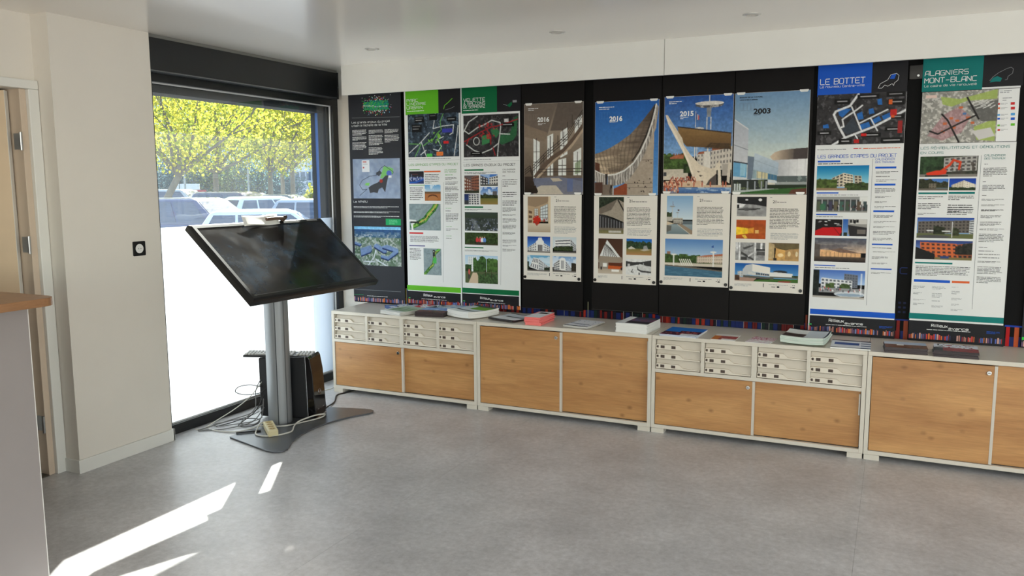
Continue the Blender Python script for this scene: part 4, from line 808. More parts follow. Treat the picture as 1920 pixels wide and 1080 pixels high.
        beam = [(.2,.305),(.98,.385),(.98,.55),(.62,.53),(.34,.515),(.29,.475),(.265,.425),(.22,.385)]; c.poly(beam, (140, 108, 66)); m = c.pm(beam); c.grad((150, 118, 74), (98, 74, 46), .32, .54, m); c.mix(m*(c.nz(3, 40) > .55), (120, 92, 56), .35); c.poly([(.2,.305),(.98,.385),(.98,.397),(.21,.318)], (62, 52, 46))
        for k in range(6): c.line([(.68-.015*k,.487+.010*k),(.98,.50+.010*k)], .0035, (48, 40, 34))
        arm = [(.02,.185),(.05,.185),(.1,.24),(.22,.37),(.275,.43),(.3,.50),(.4,.6),(.55,.71),(.7,.745),(.78,.73),(.785,.80),(.7,.85),(.62,.95),(.52,.94),(.43,.82),(.36,.68),(.28,.56),(.06,.28)]
        c.poly(arm, (224, 210, 188)); m = c.pm(arm); c.mix(m*(c.nz(6) > .6), (214, 200, 178), .6); c.poly([(.02,.185),(.06,.28),(.28,.56),(.36,.68),(.42,.8),(.45,.8),(.38,.66),(.3,.54),(.1,.28)], (240, 228, 208)); c.poly([(.5,.77),(.55,.775),(.52,.785)], (86, 76, 68)); c.poly([(.53,.81),(.59,.815),(.55,.83)], (86, 76, 68)); c.poly([(.56,.87),(.6,.88),(.58,.9)], (110, 98, 88)); c.poly([(.61,.95),(.68,.86),(.78,.80),(.79,.92),(.68,.93)], (84, 76, 72)); c.poly([(.78,.7),(.83,.66),(.86,.92),(.81,.92),(.8,.76),(.74,.78)], (220, 208, 188)); c.rect(.86, .70, .97, .82, (172, 164, 154)); c.poly([(.95,.66),(.99,.7),(.97,.9),(.93,.88)], (208, 198, 182)); c.rect(.04, .87, .56, .935, (214, 184, 154)); c.rect(.6, .915, 1, .945, (206, 182, 156)); c.rect(.36, .9, .4, .92, (150, 120, 96))
        c.grad((104, 138, 184), (56, 92, 146), .94, 1); c.mix((c.nz(14, 60) > .56).astype(float)*(c.Y > .94), (180, 200, 216), .7); c.poly([(0,.9),(.2,.95),(.24,1),(0,1)], (120, 110, 120), .6)
        c.crowd(.1, .83, .5, .885, 110, [(190, 104, 78), (206, 128, 98), (150, 74, 60), (226, 208, 190), (120, 60, 54)], .007); c.crowd(.0, .88, .24, .99, 90, [(186, 100, 74), (200, 122, 94), (110, 58, 52), (226, 190, 160)], .009)
        for x in (.28, .46, .58, .70, .88, .92): c.ell(x, .905, .011, .032, (184, 104, 80)); c.ell(x, .875, .007, .008, (96, 60, 52))
        c.grain(.06, 46)
    elif name == 'photo_hall':
        c.grad((108, 146, 184), (200, 212, 206), 0, .6); c.grad((200, 212, 206), (222, 214, 196), .58, 1); c.mix((c.nz(2) > .5).astype(float)*(c.Y < .5), (150, 180, 204), .15)
        cur = np.clip((c.X-.56)/.34, 0, 1)[..., None]
        m = c.pm([(.5,.63),(.56,.59),(.63,.572),(.78,.558),(1.0,.55),(1.0,.655),(.78,.66),(.6,.668),(.54,.665)]); c.mix(m, c.c((206, 186, 162))*(1-cur)+c.c((64, 58, 56))*cur); c.mix(m*(c.X > .81)*(c.Y > .556), (74, 66, 64), .9)
        m = c.pm([(.54,.665),(.78,.66),(1,.655),(1,.82),(.6,.82)]); c.mix(m, c.c((176, 178, 182))*(1-cur)+c.c((230, 230, 230))*cur); c.mix(m*(np.sin(c.X*60) > .97), (190, 190, 192), .6); c.rect(.58, .82, 1, .88, (88, 98, 98)); c.mix((c.nz(20) > .6).astype(float)*(c.Y > .82)*(c.Y < .88)*(c.X > .58), (150, 164, 160), .7); c.rect(.58, .88, 1, .905, (156, 162, 160)); c.rect(.45, .905, 1, .945, (38, 50, 34))
        a = [(0,.25),(.2,.35),(.2,.69),(0,.665)]; c.poly(a, (186, 190, 198)); m = c.pm(a); c.grad((176, 182, 192), (200, 202, 206), .25, .69, m); c.line([(0,.505),(.2,.56)], .005, (132, 138, 146)); c.poly([(0,.25),(.2,.35),(.2,.365),(0,.262)], (214, 216, 218)); c.poly([(0,.665),(.2,.69),(.2,.705),(0,.68)], (60, 66, 74)); c.poly([(0,.68),(.19,.70),(.19,.835),(0,.82)], (104, 162, 200)); c.poly([(.1,.69),(.18,.70),(.17,.82),(.1,.815)], (150, 196, 216)); c.rect(.1, .69, .105, .83, (190, 210, 220)); c.poly([(0,.82),(.2,.84),(.2,.865),(0,.85)], (206, 210, 212))
        c.poly([(.2,.62),(.29,.63),(.27,.86),(.2,.85)], (110, 124, 140)); b_ = [(.29,.59),(.62,.69),(.61,.81),(.28,.755)]; c.poly(b_, (172, 188, 202)); m = c.pm(b_); c.grad((188, 202, 212), (160, 178, 194), .6, .8, m); c.line([(.29,.66),(.615,.75)], .003, (150, 164, 178)); c.poly([(.28,.755),(.6,.81),(.6,.865),(.27,.845)], (150, 172, 180)); c.poly([(.33,.77),(.48,.795),(.48,.85),(.33,.84)], (208, 198, 158)); c.poly([(.48,.795),(.6,.815),(.6,.865),(.48,.85)], (70, 116, 148))
        for x in (.29, .34, .40, .44, .52, .56): c.line([(x, .76+.17*(x-.28)), (x, .85)], .004, (120, 132, 138))
        c.poly([(.26,.845),(.6,.868),(.6,.89),(.26,.872)], (208, 216, 220)); c.rect(0, .855, .48, .965, (46, 52, 48)); c.mix((c.nz(14) > .58).astype(float)*(c.Y > .86)*(c.Y < .95)*(c.X < .48), (110, 122, 84), .8)
        for x in (.02, .055, .09): c.rect(x, .895, x+.025, .97, (196, 204, 202))
        for x in (.2, .30, .39, .455): c.rect(x, .87, x+.02, .955, (120, 126, 132)); c.rect(x, .87, x+.007, .955, (186, 192, 196))
        c.poly([(0,.975),(.5,.952),(1,.93),(1,1),(0,1)], (52, 96, 44)); c.poly([(0,.965),(.45,.945),(.62,.945),(.1,.985),(0,.985)], (176, 184, 180)); c.poly([(.8,.955),(.9,.945),(1,.94),(1,1),(.76,1)], (96, 58, 44)); c.grain(.05, 30)
    elif name == 'red_sculpture':
        c.grad((196, 170, 138), (168, 142, 112), 0, .7); c.poly([(0,0),(1,0),(.85,.18),(.35,.3),(0,.25)], (150, 128, 104)); c.facade([(.55,.3),(.88,.2),(.88,.7),(.55,.66)], 3, 5, (84, 82, 82), (206, 214, 216), .85, .85); c.facade([(.3,.34),(.46,.34),(.46,.6),(.3,.58)], 2, 4, (110, 104, 100), (206, 210, 206), .8, .85); c.facade([(0,.35),(.25,.4),(.25,.75),(0,.78)], 1, 3, (190, 166, 134), (104, 80, 62)); c.rect(.9, 0, 1, .75, (214, 196, 166)); c.grad((206, 194, 176), (176, 158, 136), .75, 1)
        for k in range(14): a = k*2.4; c.line([(.4,.66),(.4+.15*math.cos(a), .66+.11*math.sin(a))], .028, (190, 44, 30))
        c.rect(.38, .7, .43, .82, (150, 60, 44)); c.crowd(.6, .62, .85, .7, 6, [(150, 60, 50)], .02)
    elif name.startswith('deco'):
        k = int(name[4]); c.grad(*[((20, 60, 150), (110, 160, 220)), ((196, 208, 214), (222, 228, 230)), ((96, 160, 200), (206, 224, 232)), ((120, 160, 206), (232, 236, 240))][k-1], 0, .7)
        if k in (3, 4): c.mix((c.nz(4) > .5).astype(float)*(c.Y < .5), (236, 240, 244), .6)
        wl, wn = (232, 232, 230), (92, 96, 104)
        if k == 1: c.facade([(.02,.7),(.4,.35),(.4,.9),(.02,.92)], 5, 3, (222, 222, 220), wn); c.facade([(.68,.35),(1,.65),(1,.9),(.68,.9)], 4, 3, (226, 226, 224), wn); c.poly([(.38,.9),(.38,.3),(.46,.22),(.48,.08),(.62,.06),(.66,.22),(.72,.3),(.72,.9)], wl); c.facade([(.46,.5),(.66,.5),(.66,.9),(.46,.9)], 4, 1, wl, (50, 46, 50), .6, .95)
        if k == 2: c.facade([(.1,.2),(.75,.12),(.75,.85),(.1,.85)], 1, 4, wl, wn, .95, .4); c.facade([(.75,.12),(.98,.5),(.98,.85),(.75,.85)], 3, 4, (190, 192, 194), wn); c.trees(.05, .5, .85, .85, (50, 62, 36), 6, .62)
        if k == 3: c.facade([(.1,.75),(.28,.15),(.5,.2),(.5,.92),(.1,.92)][:4], 2, 4, wl, wn, .7, .45); c.facade([(.5,.2),(.95,.7),(.95,.92),(.5,.92)], 6, 4, (206, 210, 212), wn, .6, .45); c.trees(-.02, .4, .08, .9, (40, 50, 34), 5, .3); c.trees(.75, .72, 1, .95, (40, 48, 34))
        if k == 4: c.facade([(.05,.5),(.3,.2),(.3,.88),(.05,.88)], 3, 4, (214, 214, 212), wn, .9, .5); c.poly([(.3,.88),(.3,.18),(.4,.08),(.52,.12),(.56,.24),(.56,.9)], wl); c.facade([(.36,.25),(.5,.25),(.5,.8),(.36,.8)], 3, 1, wl, (110, 112, 118), .5, .95); c.facade([(.56,.28),(.8,.75),(.8,.9),(.56,.9)], 4, 4, (204, 206, 208), wn); c.trees(.8, .4, 1, 1, (50, 44, 36), 6, .3)
        c.grad((120, 116, 112), (96, 92, 90), .9, 1)
    elif name == 'tent':
        c.trees(0, -.3, 1, .5, (44, 52, 40), 8, .0); c.poly([(0,.32),(.74,.06),(1,.15),(1,.68),(.55,.55),(.2,.48),(0,.47)], (156, 146, 132)); c.poly([(0,.32),(.74,.06),(.5,.35),(.1,.46),(0,.45)], (112, 102, 92)); c.line([(.76,.08),(1,.38)], .025, (46, 42, 40)); c.poly([(0,.47),(.25,.5),(1,.72),(1,.84),(0,.84)], (48, 46, 48)); 
        for k in range(9): c.rect(.05+.11*k, .52+.02*k, .08+.11*k, .84, (150, 152, 156), .8)
        c.rect(0, .84, 1, .9, (120, 108, 92)); c.grad((110, 108, 70), (132, 124, 84), .9, 1); c.rect(.4, .91, .9, .97, (190, 186, 176)); c.grain(.08, 20)
    elif name == 'nave':
        c.grad((70, 46, 34), (96, 62, 44)); c.poly([(.36,.04),(.9,.52),(.05,.52)], (222, 224, 222)); 
        for k in range(8): c.line([(.2+.08*k, .52), (.3+.03*k, .14+.02*k)], .012, (70, 66, 64))
        c.poly([(.05,.5),(.95,.52),(1,.66),(.0,.68)], (150, 136, 120)); c.rect(.05, .66, .95, .86, (150, 140, 128)); c.rect(.42, .68, .95, .84, (96, 50, 30)); c.poly([(.42,.76),(.98,.78),(.98,.86),(.4,.86)], (190, 88, 40)); c.rect(.2, .7, .36, .8, (236, 236, 230)); c.grad((176, 160, 140), (196, 184, 168), .86, 1); c.rect(.55, .87, .85, .93, (240, 238, 232)); c.rect(.1, .8, .16, .88, (50, 44, 42)); c.rect(.92,.8,.98,.88,(50,44,42))
    elif name == 'hills':
        c.grad((24, 92, 176), (70, 140, 206), 0, .4); c.poly([(0,.18),(.2,.28),(.35,.25),(.52,.17),(.7,.27),(1,.3),(1,.7),(0,.7)], (52, 84, 96)); c.trees(0, .1, 1, .6, (44, 62, 40), 8, .5); c.grad((120, 116, 62), (180, 128, 84), .6, 1); c.poly([(.08,.58),(.2,.46),(.38,.62),(.1,.64)], (206, 200, 186)); c.poly([(.66,.68),(.68,.44),(.8,.4),(.86,.64)], (150, 152, 152)); c.poly([(.54,.68),(.75,.6),(.96,.66),(.7,.74)], (186, 178, 160))
    elif name == 'snow':
        c.a[:] = (222, 222, 220); c.poly([(0,.15),(.3,.2),(.6,.18),(1,.06),(1,.45),(.5,.35),(.0,.5)], (62, 62, 62)); c.poly([(.4,.5),(.55,.3),(1,.5),(1,.8),(.55,.7)], (206, 206, 204)); c.poly([(.46,.45),(.5,.62),(.6,.7),(1,.75),(1,.85),(.62,.82),(.46,.68)], (74, 74, 74)); c.rect(.68, .24, .7, .4, (200, 200, 200)); c.rect(.08, .32, .17, .48, (190, 190, 190)); c.line([(.28,.65),(.22,.82),(.3,.82)], .012, (50, 50, 50)); c.rect(.51, .84, .55, .98, (40, 40, 40)); c.grain(.08, 16)
    elif name == 'mast':
        c.grad((128, 168, 206), (206, 220, 228), 0, .62); c.line([(.22,.28),(.22,.62)], .018, (190, 192, 192)); c.ell(.22, .28, .11, .018, (150, 152, 152)); c.line([(.24,.15),(.245,.24)], .006, (120, 70, 80)); c.line([(.42,.44),(.42,.62)], .012, (190, 192, 192)); c.ell(.42, .44, .06, .01, (150, 150, 150)); c.rect(.42, .36, .48, .39, (90, 60, 66)); c.trees(0, .42, .2, .6, (52, 62, 40)); c.rect(0, .55, .24, .66, (186, 180, 168)); c.facade([(.26,.58),(.62,.58),(.62,.72),(.26,.72)], 5, 2, (190, 184, 172), (112, 106, 100)); c.rect(.62, .65, 1, .74, (96, 106, 112)); c.grad((146, 160, 164), (110, 126, 130), .74, 1); c.poly([(0,.66),(.3,.72),(.1,.76),(0,.76)], (206, 188, 162)); c.poly([(.42,.74),(.55,.72),(1,.9),(1,1),(.9,1)], (150, 132, 112)); c.line([(.42,.74),(.92,1)], .01, (206, 200, 190)); c.poly([(0,.76),(.2,.78),(.18,.9),(0,.95)], (92, 84, 74), .7)
    elif name == 'riverside':
        c.grad((84, 130, 188), (170, 196, 220), 0, .45); c.rect(.04, .34, .1, .5, (150, 112, 88)); c.trees(0, .40, .62, .68, (60, 84, 40), 12, .35); c.facade([(.56,.46),(1,.40),(1,.64),(.56,.64)], 14, 3, (214, 198, 178), (150, 136, 124), .45, .5); c.poly([(.56,.46),(.7,.42),(1,.37),(1,.42),(.7,.46)], (178, 104, 74)); c.trees(.0,.6,1,.68,(72,84,50),14,.62); c.rect(0, .64, 1, .72, (206, 196, 178)); c.poly([(0,.70),(.45,.73),(1,.81),(1,.84),(.4,.77),(0,.73)], (104, 96, 86)); c.rect(.0,.66,.3,.7,(214,206,190))
        for k in range(6): c.line([(.26+.035*k,.54),(.31+.035*k,.7)], .008, (232, 228, 218))
        for x, y in ((.16,.42),(.84,.33)): c.rect(x-.012, y, x+.012, .72, (228, 226, 220)); c.ell(x, y, .055, .018, (232, 230, 224)); c.line([(x,y-.14),(x,y)], .003, (190, 190, 190))
        c.poly([(.8,.2),(.84,.15),(.84,.22)], (40, 76, 150)); c.mix(c.pm([(0,.73),(.4,.77),(1,.84),(1,1),(0,1)]), (64, 104, 128)); c.mix(c.pm([(0,.73),(.4,.77),(1,.84),(1,1),(0,1)])*(c.nz(10, 60) > .55), (86, 128, 148), .7)
    elif name == 'stage':
        c.a[:] = (36, 36, 38); c.poly([(0,.34),(.6,.4),(1,.5),(1,1),(0,1)], (150, 150, 150)); c.poly([(0,.32),(.3,.38),(.2,.55),(0,.55)], (226, 226, 226)); c.poly([(.05,.62),(.3,.55),(.8,.58),(.6,.68),(.1,.68)], (92, 92, 92)); c.line([(.05,.65),(.35,.68),(.78,.6)], .012, (30, 30, 30)); c.ell(.33, .16, .05, .04, (226, 226, 226)); c.ell(.78, .16, .06, .07, (236, 236, 236)); c.rect(.0,.4,.08,.58,(30,30,32)); c.grain(.2, 8)
    elif name == 'orangehall':
        c.grad((150, 62, 26), (206, 112, 40)); c.poly([(0,.38),(.4,.44),(.4,.72),(0,.8)], (250, 206, 52)); c.poly([(.4,.46),(.6,.4),(.6,.7),(.4,.7)], (236, 160, 56)); c.rect(.64, .52, .76, .7, (240, 190, 110)); c.poly([(0,.8),(.4,.72),(1,.68),(1,1),(0,1)], (178, 82, 30)); c.poly([(0,0),(1,0),(1,.3),(.5,.36),(0,.25)], (172, 76, 32)); c.poly([(.2,.82),(.32,.78),(.4,.96),(.3,.98)], (244, 200, 80)); c.grain(.15, 10)
    elif name == 'stairs':
        c.a[:] = (150, 150, 150); c.rect(.12, 0, .17, 1, (228, 228, 228)); c.rect(0, 0, .1, .5, (206, 206, 206)); c.rect(.64, 0, .7, 1, (222, 222, 222)); c.poly([(.2,.5),(.62,.9),(.62,1),(.2,.65)], (70, 70, 70)); c.poly([(.25,.3),(.6,.12),(.6,.2),(.3,.4)], (84, 84, 84)); c.rect(.7, 0, 1, .35, (112, 112, 112)); c.rect(.84, .0, .9, .35, (226, 226, 226)); c.rect(.7, .35, 1, .45, (52, 52, 52)); c.rect(.72, .5, 1, .7, (84, 84, 84)); c.poly([(.42,.75),(.62,.5),(.62,.6),(.46,.8)], (206, 206, 206)); c.rect(.2, .8, .4, .98, (62, 62, 62)); c.grain(.25, 14)
    elif name == 'foyer':
        c.grad((92, 78, 56), (150, 120, 76), 0, .3); c.poly([(0,0),(.2,.1),(.2,.9),(0,.95)], (190, 166, 122)); c.poly([(.25,.3),(.55,.4),(.55,.92),(.22,.92)], (214, 166, 96)); c.poly([(.55,.4),(1,.25),(1,.9),(.55,.9)], (176, 140, 92)); c.poly([(.2,.1),(1,.05),(1,.3),(.55,.38),(.25,.3)], (104, 92, 62)); c.ell(.4, .68, .1, .1, (248, 220, 164)); c.ell(.68, .6, .05, .14, (226, 200, 150)); c.ell(.92, .6, .04, .14, (222, 206, 170)); c.grad((206, 164, 104), (190, 150, 96), .9, 1); c.rect(.17, .84, .28, .98, (62, 54, 40)); c.grain(.15, 10)
    elif name == 'culture':
        c.grad((20, 84, 160), (110, 170, 214), 0, .8); c.facade([(.05,.46),(.14,.44),(.14,.75),(.05,.75)], 2, 3, (206, 208, 206), (150, 156, 160)); c.poly([(.13,.36),(.18,.12),(.28,.04),(.28,.64),(.13,.66)], (190, 194, 196)); c.poly([(.28,.04),(.56,.2),(.56,.56),(.28,.46)], (232, 228, 218)); c.poly([(.22,.46),(.56,.56),(.56,.70),(.22,.64)], (206, 206, 200)); c.facade([(.34,.5),(.55,.56),(.55,.66),(.34,.62)], 6, 1, (190, 192, 190), (62, 76, 92), .8, .9); c.poly([(.14,.66),(.62,.74),(.62,.84),(.14,.8)], (92, 92, 86)); c.ell(.72, .42, .11, .075, (46, 50, 56)); c.poly([(.56,.46),(.66,.45),(.91,.5),(.91,.68),(.56,.7)], (228, 228, 226)); c.rect(.56, .68, 1, .76, (96, 100, 92)); c.poly([(.35,.88),(1,.78),(1,1),(.3,1)], (66, 104, 46)); c.poly([(0,.75),(.35,.82),(.3,1),(0,1)], (172, 140, 124)); c.poly([(.7,.92),(.9,.9),(.86,1),(.68,1)], (150, 70, 56)); c.trees(0, .62, .08, .95, (72, 52, 40)); c.trees(.9,.58,1,.7,(50,70,40))
    else:
        n = c.nz(4)[..., None]; c.a = c.c((120, 130, 140))*n+c.c((60, 66, 76))*(1-n)
    return c.out()
def hash_(s):
    h = 7
    for ch in s: h = (h*31+ord(ch)) & 0xffffff
    return h
_LUT = np.array([lin((i, i, i))[0] for i in range(256)])
def to_lin(img): return _LUT[np.clip(img, 0, 255).astype(int)]

def picture(name, rgb, x0, z0, x1, z1, y, parent):
    """a printed picture as a fine coloured grid lying on the plane y (facing -y)"""
    h, w = rgb.shape[:2]; o0 = rootloc(parent)
    X, Z = np.meshgrid(np.linspace(x0, x1, w), np.linspace(z1, z0, h))
    co = np.stack([X-o0.x, np.full_like(X, y-o0.y), Z-o0.z], -1).reshape(-1, 3)
    i = np.arange(h*w).reshape(h, w)
    f = np.stack([i[:-1, :-1], i[1:, :-1], i[1:, 1:], i[:-1, 1:]], -1).reshape(-1, 4)
    me = bpy.data.meshes.new(name); me.vertices.add(len(co)); me.vertices.foreach_set('co', co.ravel())
    me.loops.add(f.size); me.loops.foreach_set('vertex_index', f.ravel().astype(np.int32))
    me.polygons.add(len(f)); me.polygons.foreach_set('loop_start', np.arange(0, f.size, 4, dtype=np.int32))
    me.update(calc_edges=True)
    at = me.color_attributes.new('ink', 'FLOAT_COLOR', 'POINT'); al = np.ones((h*w, 4)); al[:, :3] = to_lin(rgb).reshape(-1, 3)
    at.data.foreach_set('color', al.ravel().astype(np.float32)); me.materials.append(INK)
    ob = bpy.data.objects.new(name, me); COL.objects.link(ob); ob.parent = parent; return ob

GL = {
'A':[[(0,0),(.12,.8),(.35,1),(1,1),(1,0)],[(.05,.4),(1,.4)]], 'B':[[(0,0),(0,1),(.85,1),(1,.85),(1,.62),(.85,.52),(0,.52)],[(.85,.52),(1,.4),(1,.15),(.85,0),(0,0)]],
'C':[[(1,1),(.18,1),(0,.82),(0,.18),(.18,0),(1,0)]], 'D':[[(0,0),(0,1),(.8,1),(1,.8),(1,.2),(.8,0),(0,0)]], 'E':[[(1,1),(.15,1),(0,.85),(0,.15),(.15,0),(1,0)],[(0,.5),(.85,.5)]],
'F':[[(0,0),(0,1),(1,1)],[(0,.5),(.8,.5)]], 'G':[[(1,1),(.18,1),(0,.82),(0,.18),(.18,0),(1,0),(1,.48),(.55,.48)]], 'H':[[(0,0),(0,1)],[(1,0),(1,1)],[(0,.5),(1,.5)]], 'I':[[(.5,0),(.5,1)]],
'J':[[(.3,1),(1,1),(1,.2),(.8,0),(.1,0)]], 'L':[[(0,1),(0,.15),(.15,0),(1,0)]], 'M':[[(0,0),(0,1),(.5,.45),(1,1),(1,0)]], 'N':[[(0,0),(0,1),(1,0),(1,1)]], 'O':[[(.2,0),(.8,0),(1,.2),(1,.8),(.8,1),(.2,1),(0,.8),(0,.2),(.2,0)]],
'P':[[(0,0),(0,1),(.85,1),(1,.85),(1,.58),(.85,.45),(0,.45)]], 'R':[[(0,0),(0,1),(.85,1),(1,.85),(1,.6),(.85,.48),(0,.48)],[(.5,.48),(1,0)]], 'S':[[(1,1),(.15,1),(0,.87),(0,.62),(.15,.5),(.85,.5),(1,.38),(1,.13),(.85,0),(0,0)]],
'T':[[(0,1),(1,1)],[(.5,1),(.5,0)]], 'U':[[(0,1),(0,.18),(.18,0),(.82,0),(1,.18),(1,1)]], 'V':[[(0,1),(.5,0),(1,1)]], 'X':[[(0,0),(1,1)],[(0,1),(1,0)]], 'Y':[[(0,1),(.5,.5),(1,1)],[(.5,.5),(.5,0)]], 'Z':[[(0,1),(1,1),(0,0),(1,0)]],
'0':[[(.2,0),(.8,0),(1,.15),(1,.85),(.8,1),(.2,1),(0,.85),(0,.15),(.2,0)]], '1':[[(.2,.8),(.55,1),(.55,0)]], '2':[[(0,.8),(.2,1),(.8,1),(1,.85),(1,.65),(0,.05),(0,0),(1,0)]], '3':[[(0,.85),(.2,1),(.8,1),(1,.85),(1,.62),(.8,.52),(.4,.52)],[(.8,.52),(1,.4),(1,.15),(.8,0),(.2,0),(0,.15)]],
'5':[[(1,1),(0,1),(0,.58),(.8,.58),(1,.45),(1,.15),(.8,0),(.2,0),(0,.15)]], '6':[[(1,.85),(.8,1),(.2,1),(0,.85),(0,.15),(.2,0),(.8,0),(1,.15),(1,.42),(.8,.55),(0,.55)]],
'-':[[(.1,.45),(.9,.45)]], '&':[[(1,0),(.2,.8),(.3,1),(.6,1),(.65,.8),(0,.3),(.1,0),(.6,0),(1,.4)]], ',':[[(.45,.1),(.3,-.15)]], "'":[[(.5,1),(.45,.75)]], '(':[[(.7,1.1),(.4,.8),(.4,.2),(.7,-.1)]], ')':[[(.3,1.1),(.6,.8),(.6,.2),(.3,-.1)]],
'a':[[(.1,.68),(.85,.68),(1,.55),(1,0),(.15,0),(0,.12),(0,.26),(.15,.38),(1,.38)]], 'b':[[(0,1),(0,0),(.85,0),(1,.15),(1,.53),(.85,.68),(0,.68)]], 'c':[[(1,.68),(.15,.68),(0,.53),(0,.15),(.15,0),(1,0)]], 'd':[[(1,1),(1,0),(.15,0),(0,.15),(0,.53),(.15,.68),(1,.68)]],
'e':[[(1,0),(.15,0),(0,.15),(0,.53),(.15,.68),(.85,.68),(1,.55),(1,.34),(0,.34)]], 'f':[[(.9,1),(.5,1),(.35,.85),(.35,0)],[(.05,.68),(.8,.68)]], 'g':[[(1,.68),(.15,.68),(0,.53),(0,.15),(.15,0),(1,0)],[(1,.68),(1,-.15),(.85,-.28),(.1,-.28)]], 'h':[[(0,1),(0,0)],[(0,.68),(.85,.68),(1,.53),(1,0)]], 'i':[[(.5,.68),(.5,0)],[(.5,.92),(.5,1)]],
'j':[[(.6,.68),(.6,-.15),(.45,-.28),(.1,-.28)],[(.6,.92),(.6,1)]], 'l':[[(.5,1),(.5,0)]], 'n':[[(0,0),(0,.68),(.85,.68),(1,.53),(1,0)]], 'o':[[(.15,0),(.85,0),(1,.15),(1,.53),(.85,.68),(.15,.68),(0,.53),(0,.15),(.15,0)]], 'p':[[(0,-.28),(0,.68),(.85,.68),(1,.53),(1,.15),(.85,0),(0,0)]],
'r':[[(0,0),(0,.53),(.15,.68),(.8,.68)]], 's':[[(1,.68),(.1,.68),(0,.58),(0,.42),(.1,.34),(.9,.34),(1,.26),(1,.1),(.9,0),(0,0)]], 't':[[(.35,1),(.35,.15),(.5,0),(.9,0)],[(.05,.68),(.85,.68)]], 'u':[[(0,.68),(0,.15),(.15,0),(1,0),(1,.68)]], 'v':[[(0,.68),(.5,0),(1,.68)]], 'x':[[(0,0),(1,.68)],[(0,.68),(1,0)]],
}
GL['É'] = GL['E']+[[(.4,1.14),(.65,1.32)]]; GL['È'] = GL['E']+[[(.35,1.32),(.6,1.14)]]; GL['é'] = GL['e']+[[(.4,.84),(.65,1.02)]]; GL['à'] = GL['a']+[[(.35,1.02),(.6,.84)]]
NARROW = {'I': .35, 'i': .35, 'l': .35, 'j': .5, '1': .55, "'": .35, ',': .4, '(': .5, ')': .5, ' ': .55, 't': .75, 'f': .75, 'r': .75}

class Ink:
    """flat print: coloured polygons in thin layers just in front of a sheet"""
    def __init__(s, y): s.v = []; s.f = []; s.c = []; s.y = y; s.k = 0
    def poly(s, pts, col, lay):
        k = len(s.v); s.v += [(x, s.y-0.00025-lay*0.00012, z) for x, z in pts]; s.f.append(tuple(range(k, k+len(pts)))); s.c.append(col)
    def rect(s, x0, z0, x1, z1, col, lay=1): s.poly([(x0, z0), (x1, z0), (x1, z1), (x0, z1)], col, lay)
    def stroke(s, pts, wd, col, lay):
        lay = lay+(len(s.v)//4 % 60)*0.004
        for (x0, z0), (x1, z1) in zip(pts, pts[1:]):
            dx, dz = x1-x0, z1-z0; l = math.hypot(dx, dz)
            if l < 1e-6: continue
            ux, uz = dx/l*wd/2, dz/l*wd/2; px, pz = -uz, ux
            s.poly([(x0-ux*.5-px, z0-uz*.5-pz), (x1+ux*.5-px, z1+uz*.5-pz), (x1+ux*.5+px, z1+uz*.5+pz), (x0-ux*.5+px, z0-uz*.5+pz)], col, lay)
    def text(s, t, col, x0, z0, x1, h, wt=.13, lay=4, gap=.28):
        adv = [NARROW.get(ch, 1.0) for ch in t]; tot = sum(adv)+gap*(len(t)-1); k = (x1-x0)/tot; x = x0
        for ch, a in zip(t, adv):
            for st in GL.get(ch, []):
                off = 0 if a == 1.0 else (a-1)/2*k if ch in 'Iil1\'' else 0
                wx = k if ch in "Iil1'" else k*a
                s.stroke([(x+off+px*wx, z0+pz*h) for px, pz in st], max(wt*h, 0.0012), col, lay)
            x += (a+gap)*k
    def font(s, t, col, x0, z0, x1, h, bold=0.0, lay=5):
        """lettering from the built-in outline font, fitted to a box"""
        cu = bpy.data.curves.new('lettering', 'FONT'); cu.body = t; cu.offset = bold; cu.resolution_u = 3
        ob = bpy.data.objects.new('lettering', cu); COL.objects.link(ob)
        me = ob.evaluated_get(bpy.context.evaluated_depsgraph_get()).to_mesh()
        co = np.array([v.co[:2] for v in me.vertices]); ps = [tuple(p.vertices) for p in me.polygons]
        if len(co):
            a, b = co.min(0), co.max(0); cap = max(b[1]-max(a[1], 0), 1e-3)
            for p in ps: s.poly([(x0+(co[i][0]-a[0])/(b[0]-a[0])*(x1-x0), z0+co[i][1]/cap*h) for i in p], col, lay)
        bpy.data.objects.remove(ob); bpy.data.curves.remove(cu)
    def lines(s, col, x0, z0, x1, z1, n, rng, lay=3):
        z0, z1 = min(z0, z1), max(z0, z1)
        if n == 1:
            zc = (z0+z1)/2; hh = min(0.0050, max(0.0032, (z1-z0)*.5)); rows = [(zc-hh/2, hh)]
        else:
            p = (z1-z0)/n; rows = [(z1-p*(i+.75), min(p*.40, .0048)) for i in range(n)]
        for i, (z, hh) in enumerate(rows):
            xe = x1 if (i < n-1 or n == 1) else x0+(x1-x0)*rng.uniform(.4, .85)
            xe -= (x1-x0)*rng.uniform(0, .1); x = x0
            while x < xe:
                w = min(rng.uniform(.008, .03), xe-x)
                if w > .003: s.rect(x, z+rng.uniform(0, hh*.15), x+w, z+hh*rng.uniform(.8, 1.05), col, lay)
                x += w+rng.uniform(.0018, .0035)
    def build(s, name, parent):
        o0 = rootloc(parent); me = bpy.data.meshes.new(name)
        me.from_pydata([(a-o0.x, b-o0.y, c-o0.z) for a, b, c in s.v], [], s.f); me.update()
        at = me.color_attributes.new('ink', 'FLOAT_COLOR', 'CORNER'); d = []
        for f, c in zip(s.f, s.c): d += [(*lin(c), 1.0)]*len(f)
        at.data.foreach_set('color', np.array(d, np.float32).ravel()); me.materials.append(INK)
        o = bpy.data.objects.new(name, me); COL.objects.link(o); o.parent = parent; o['kind'] = 'stuff'; return o
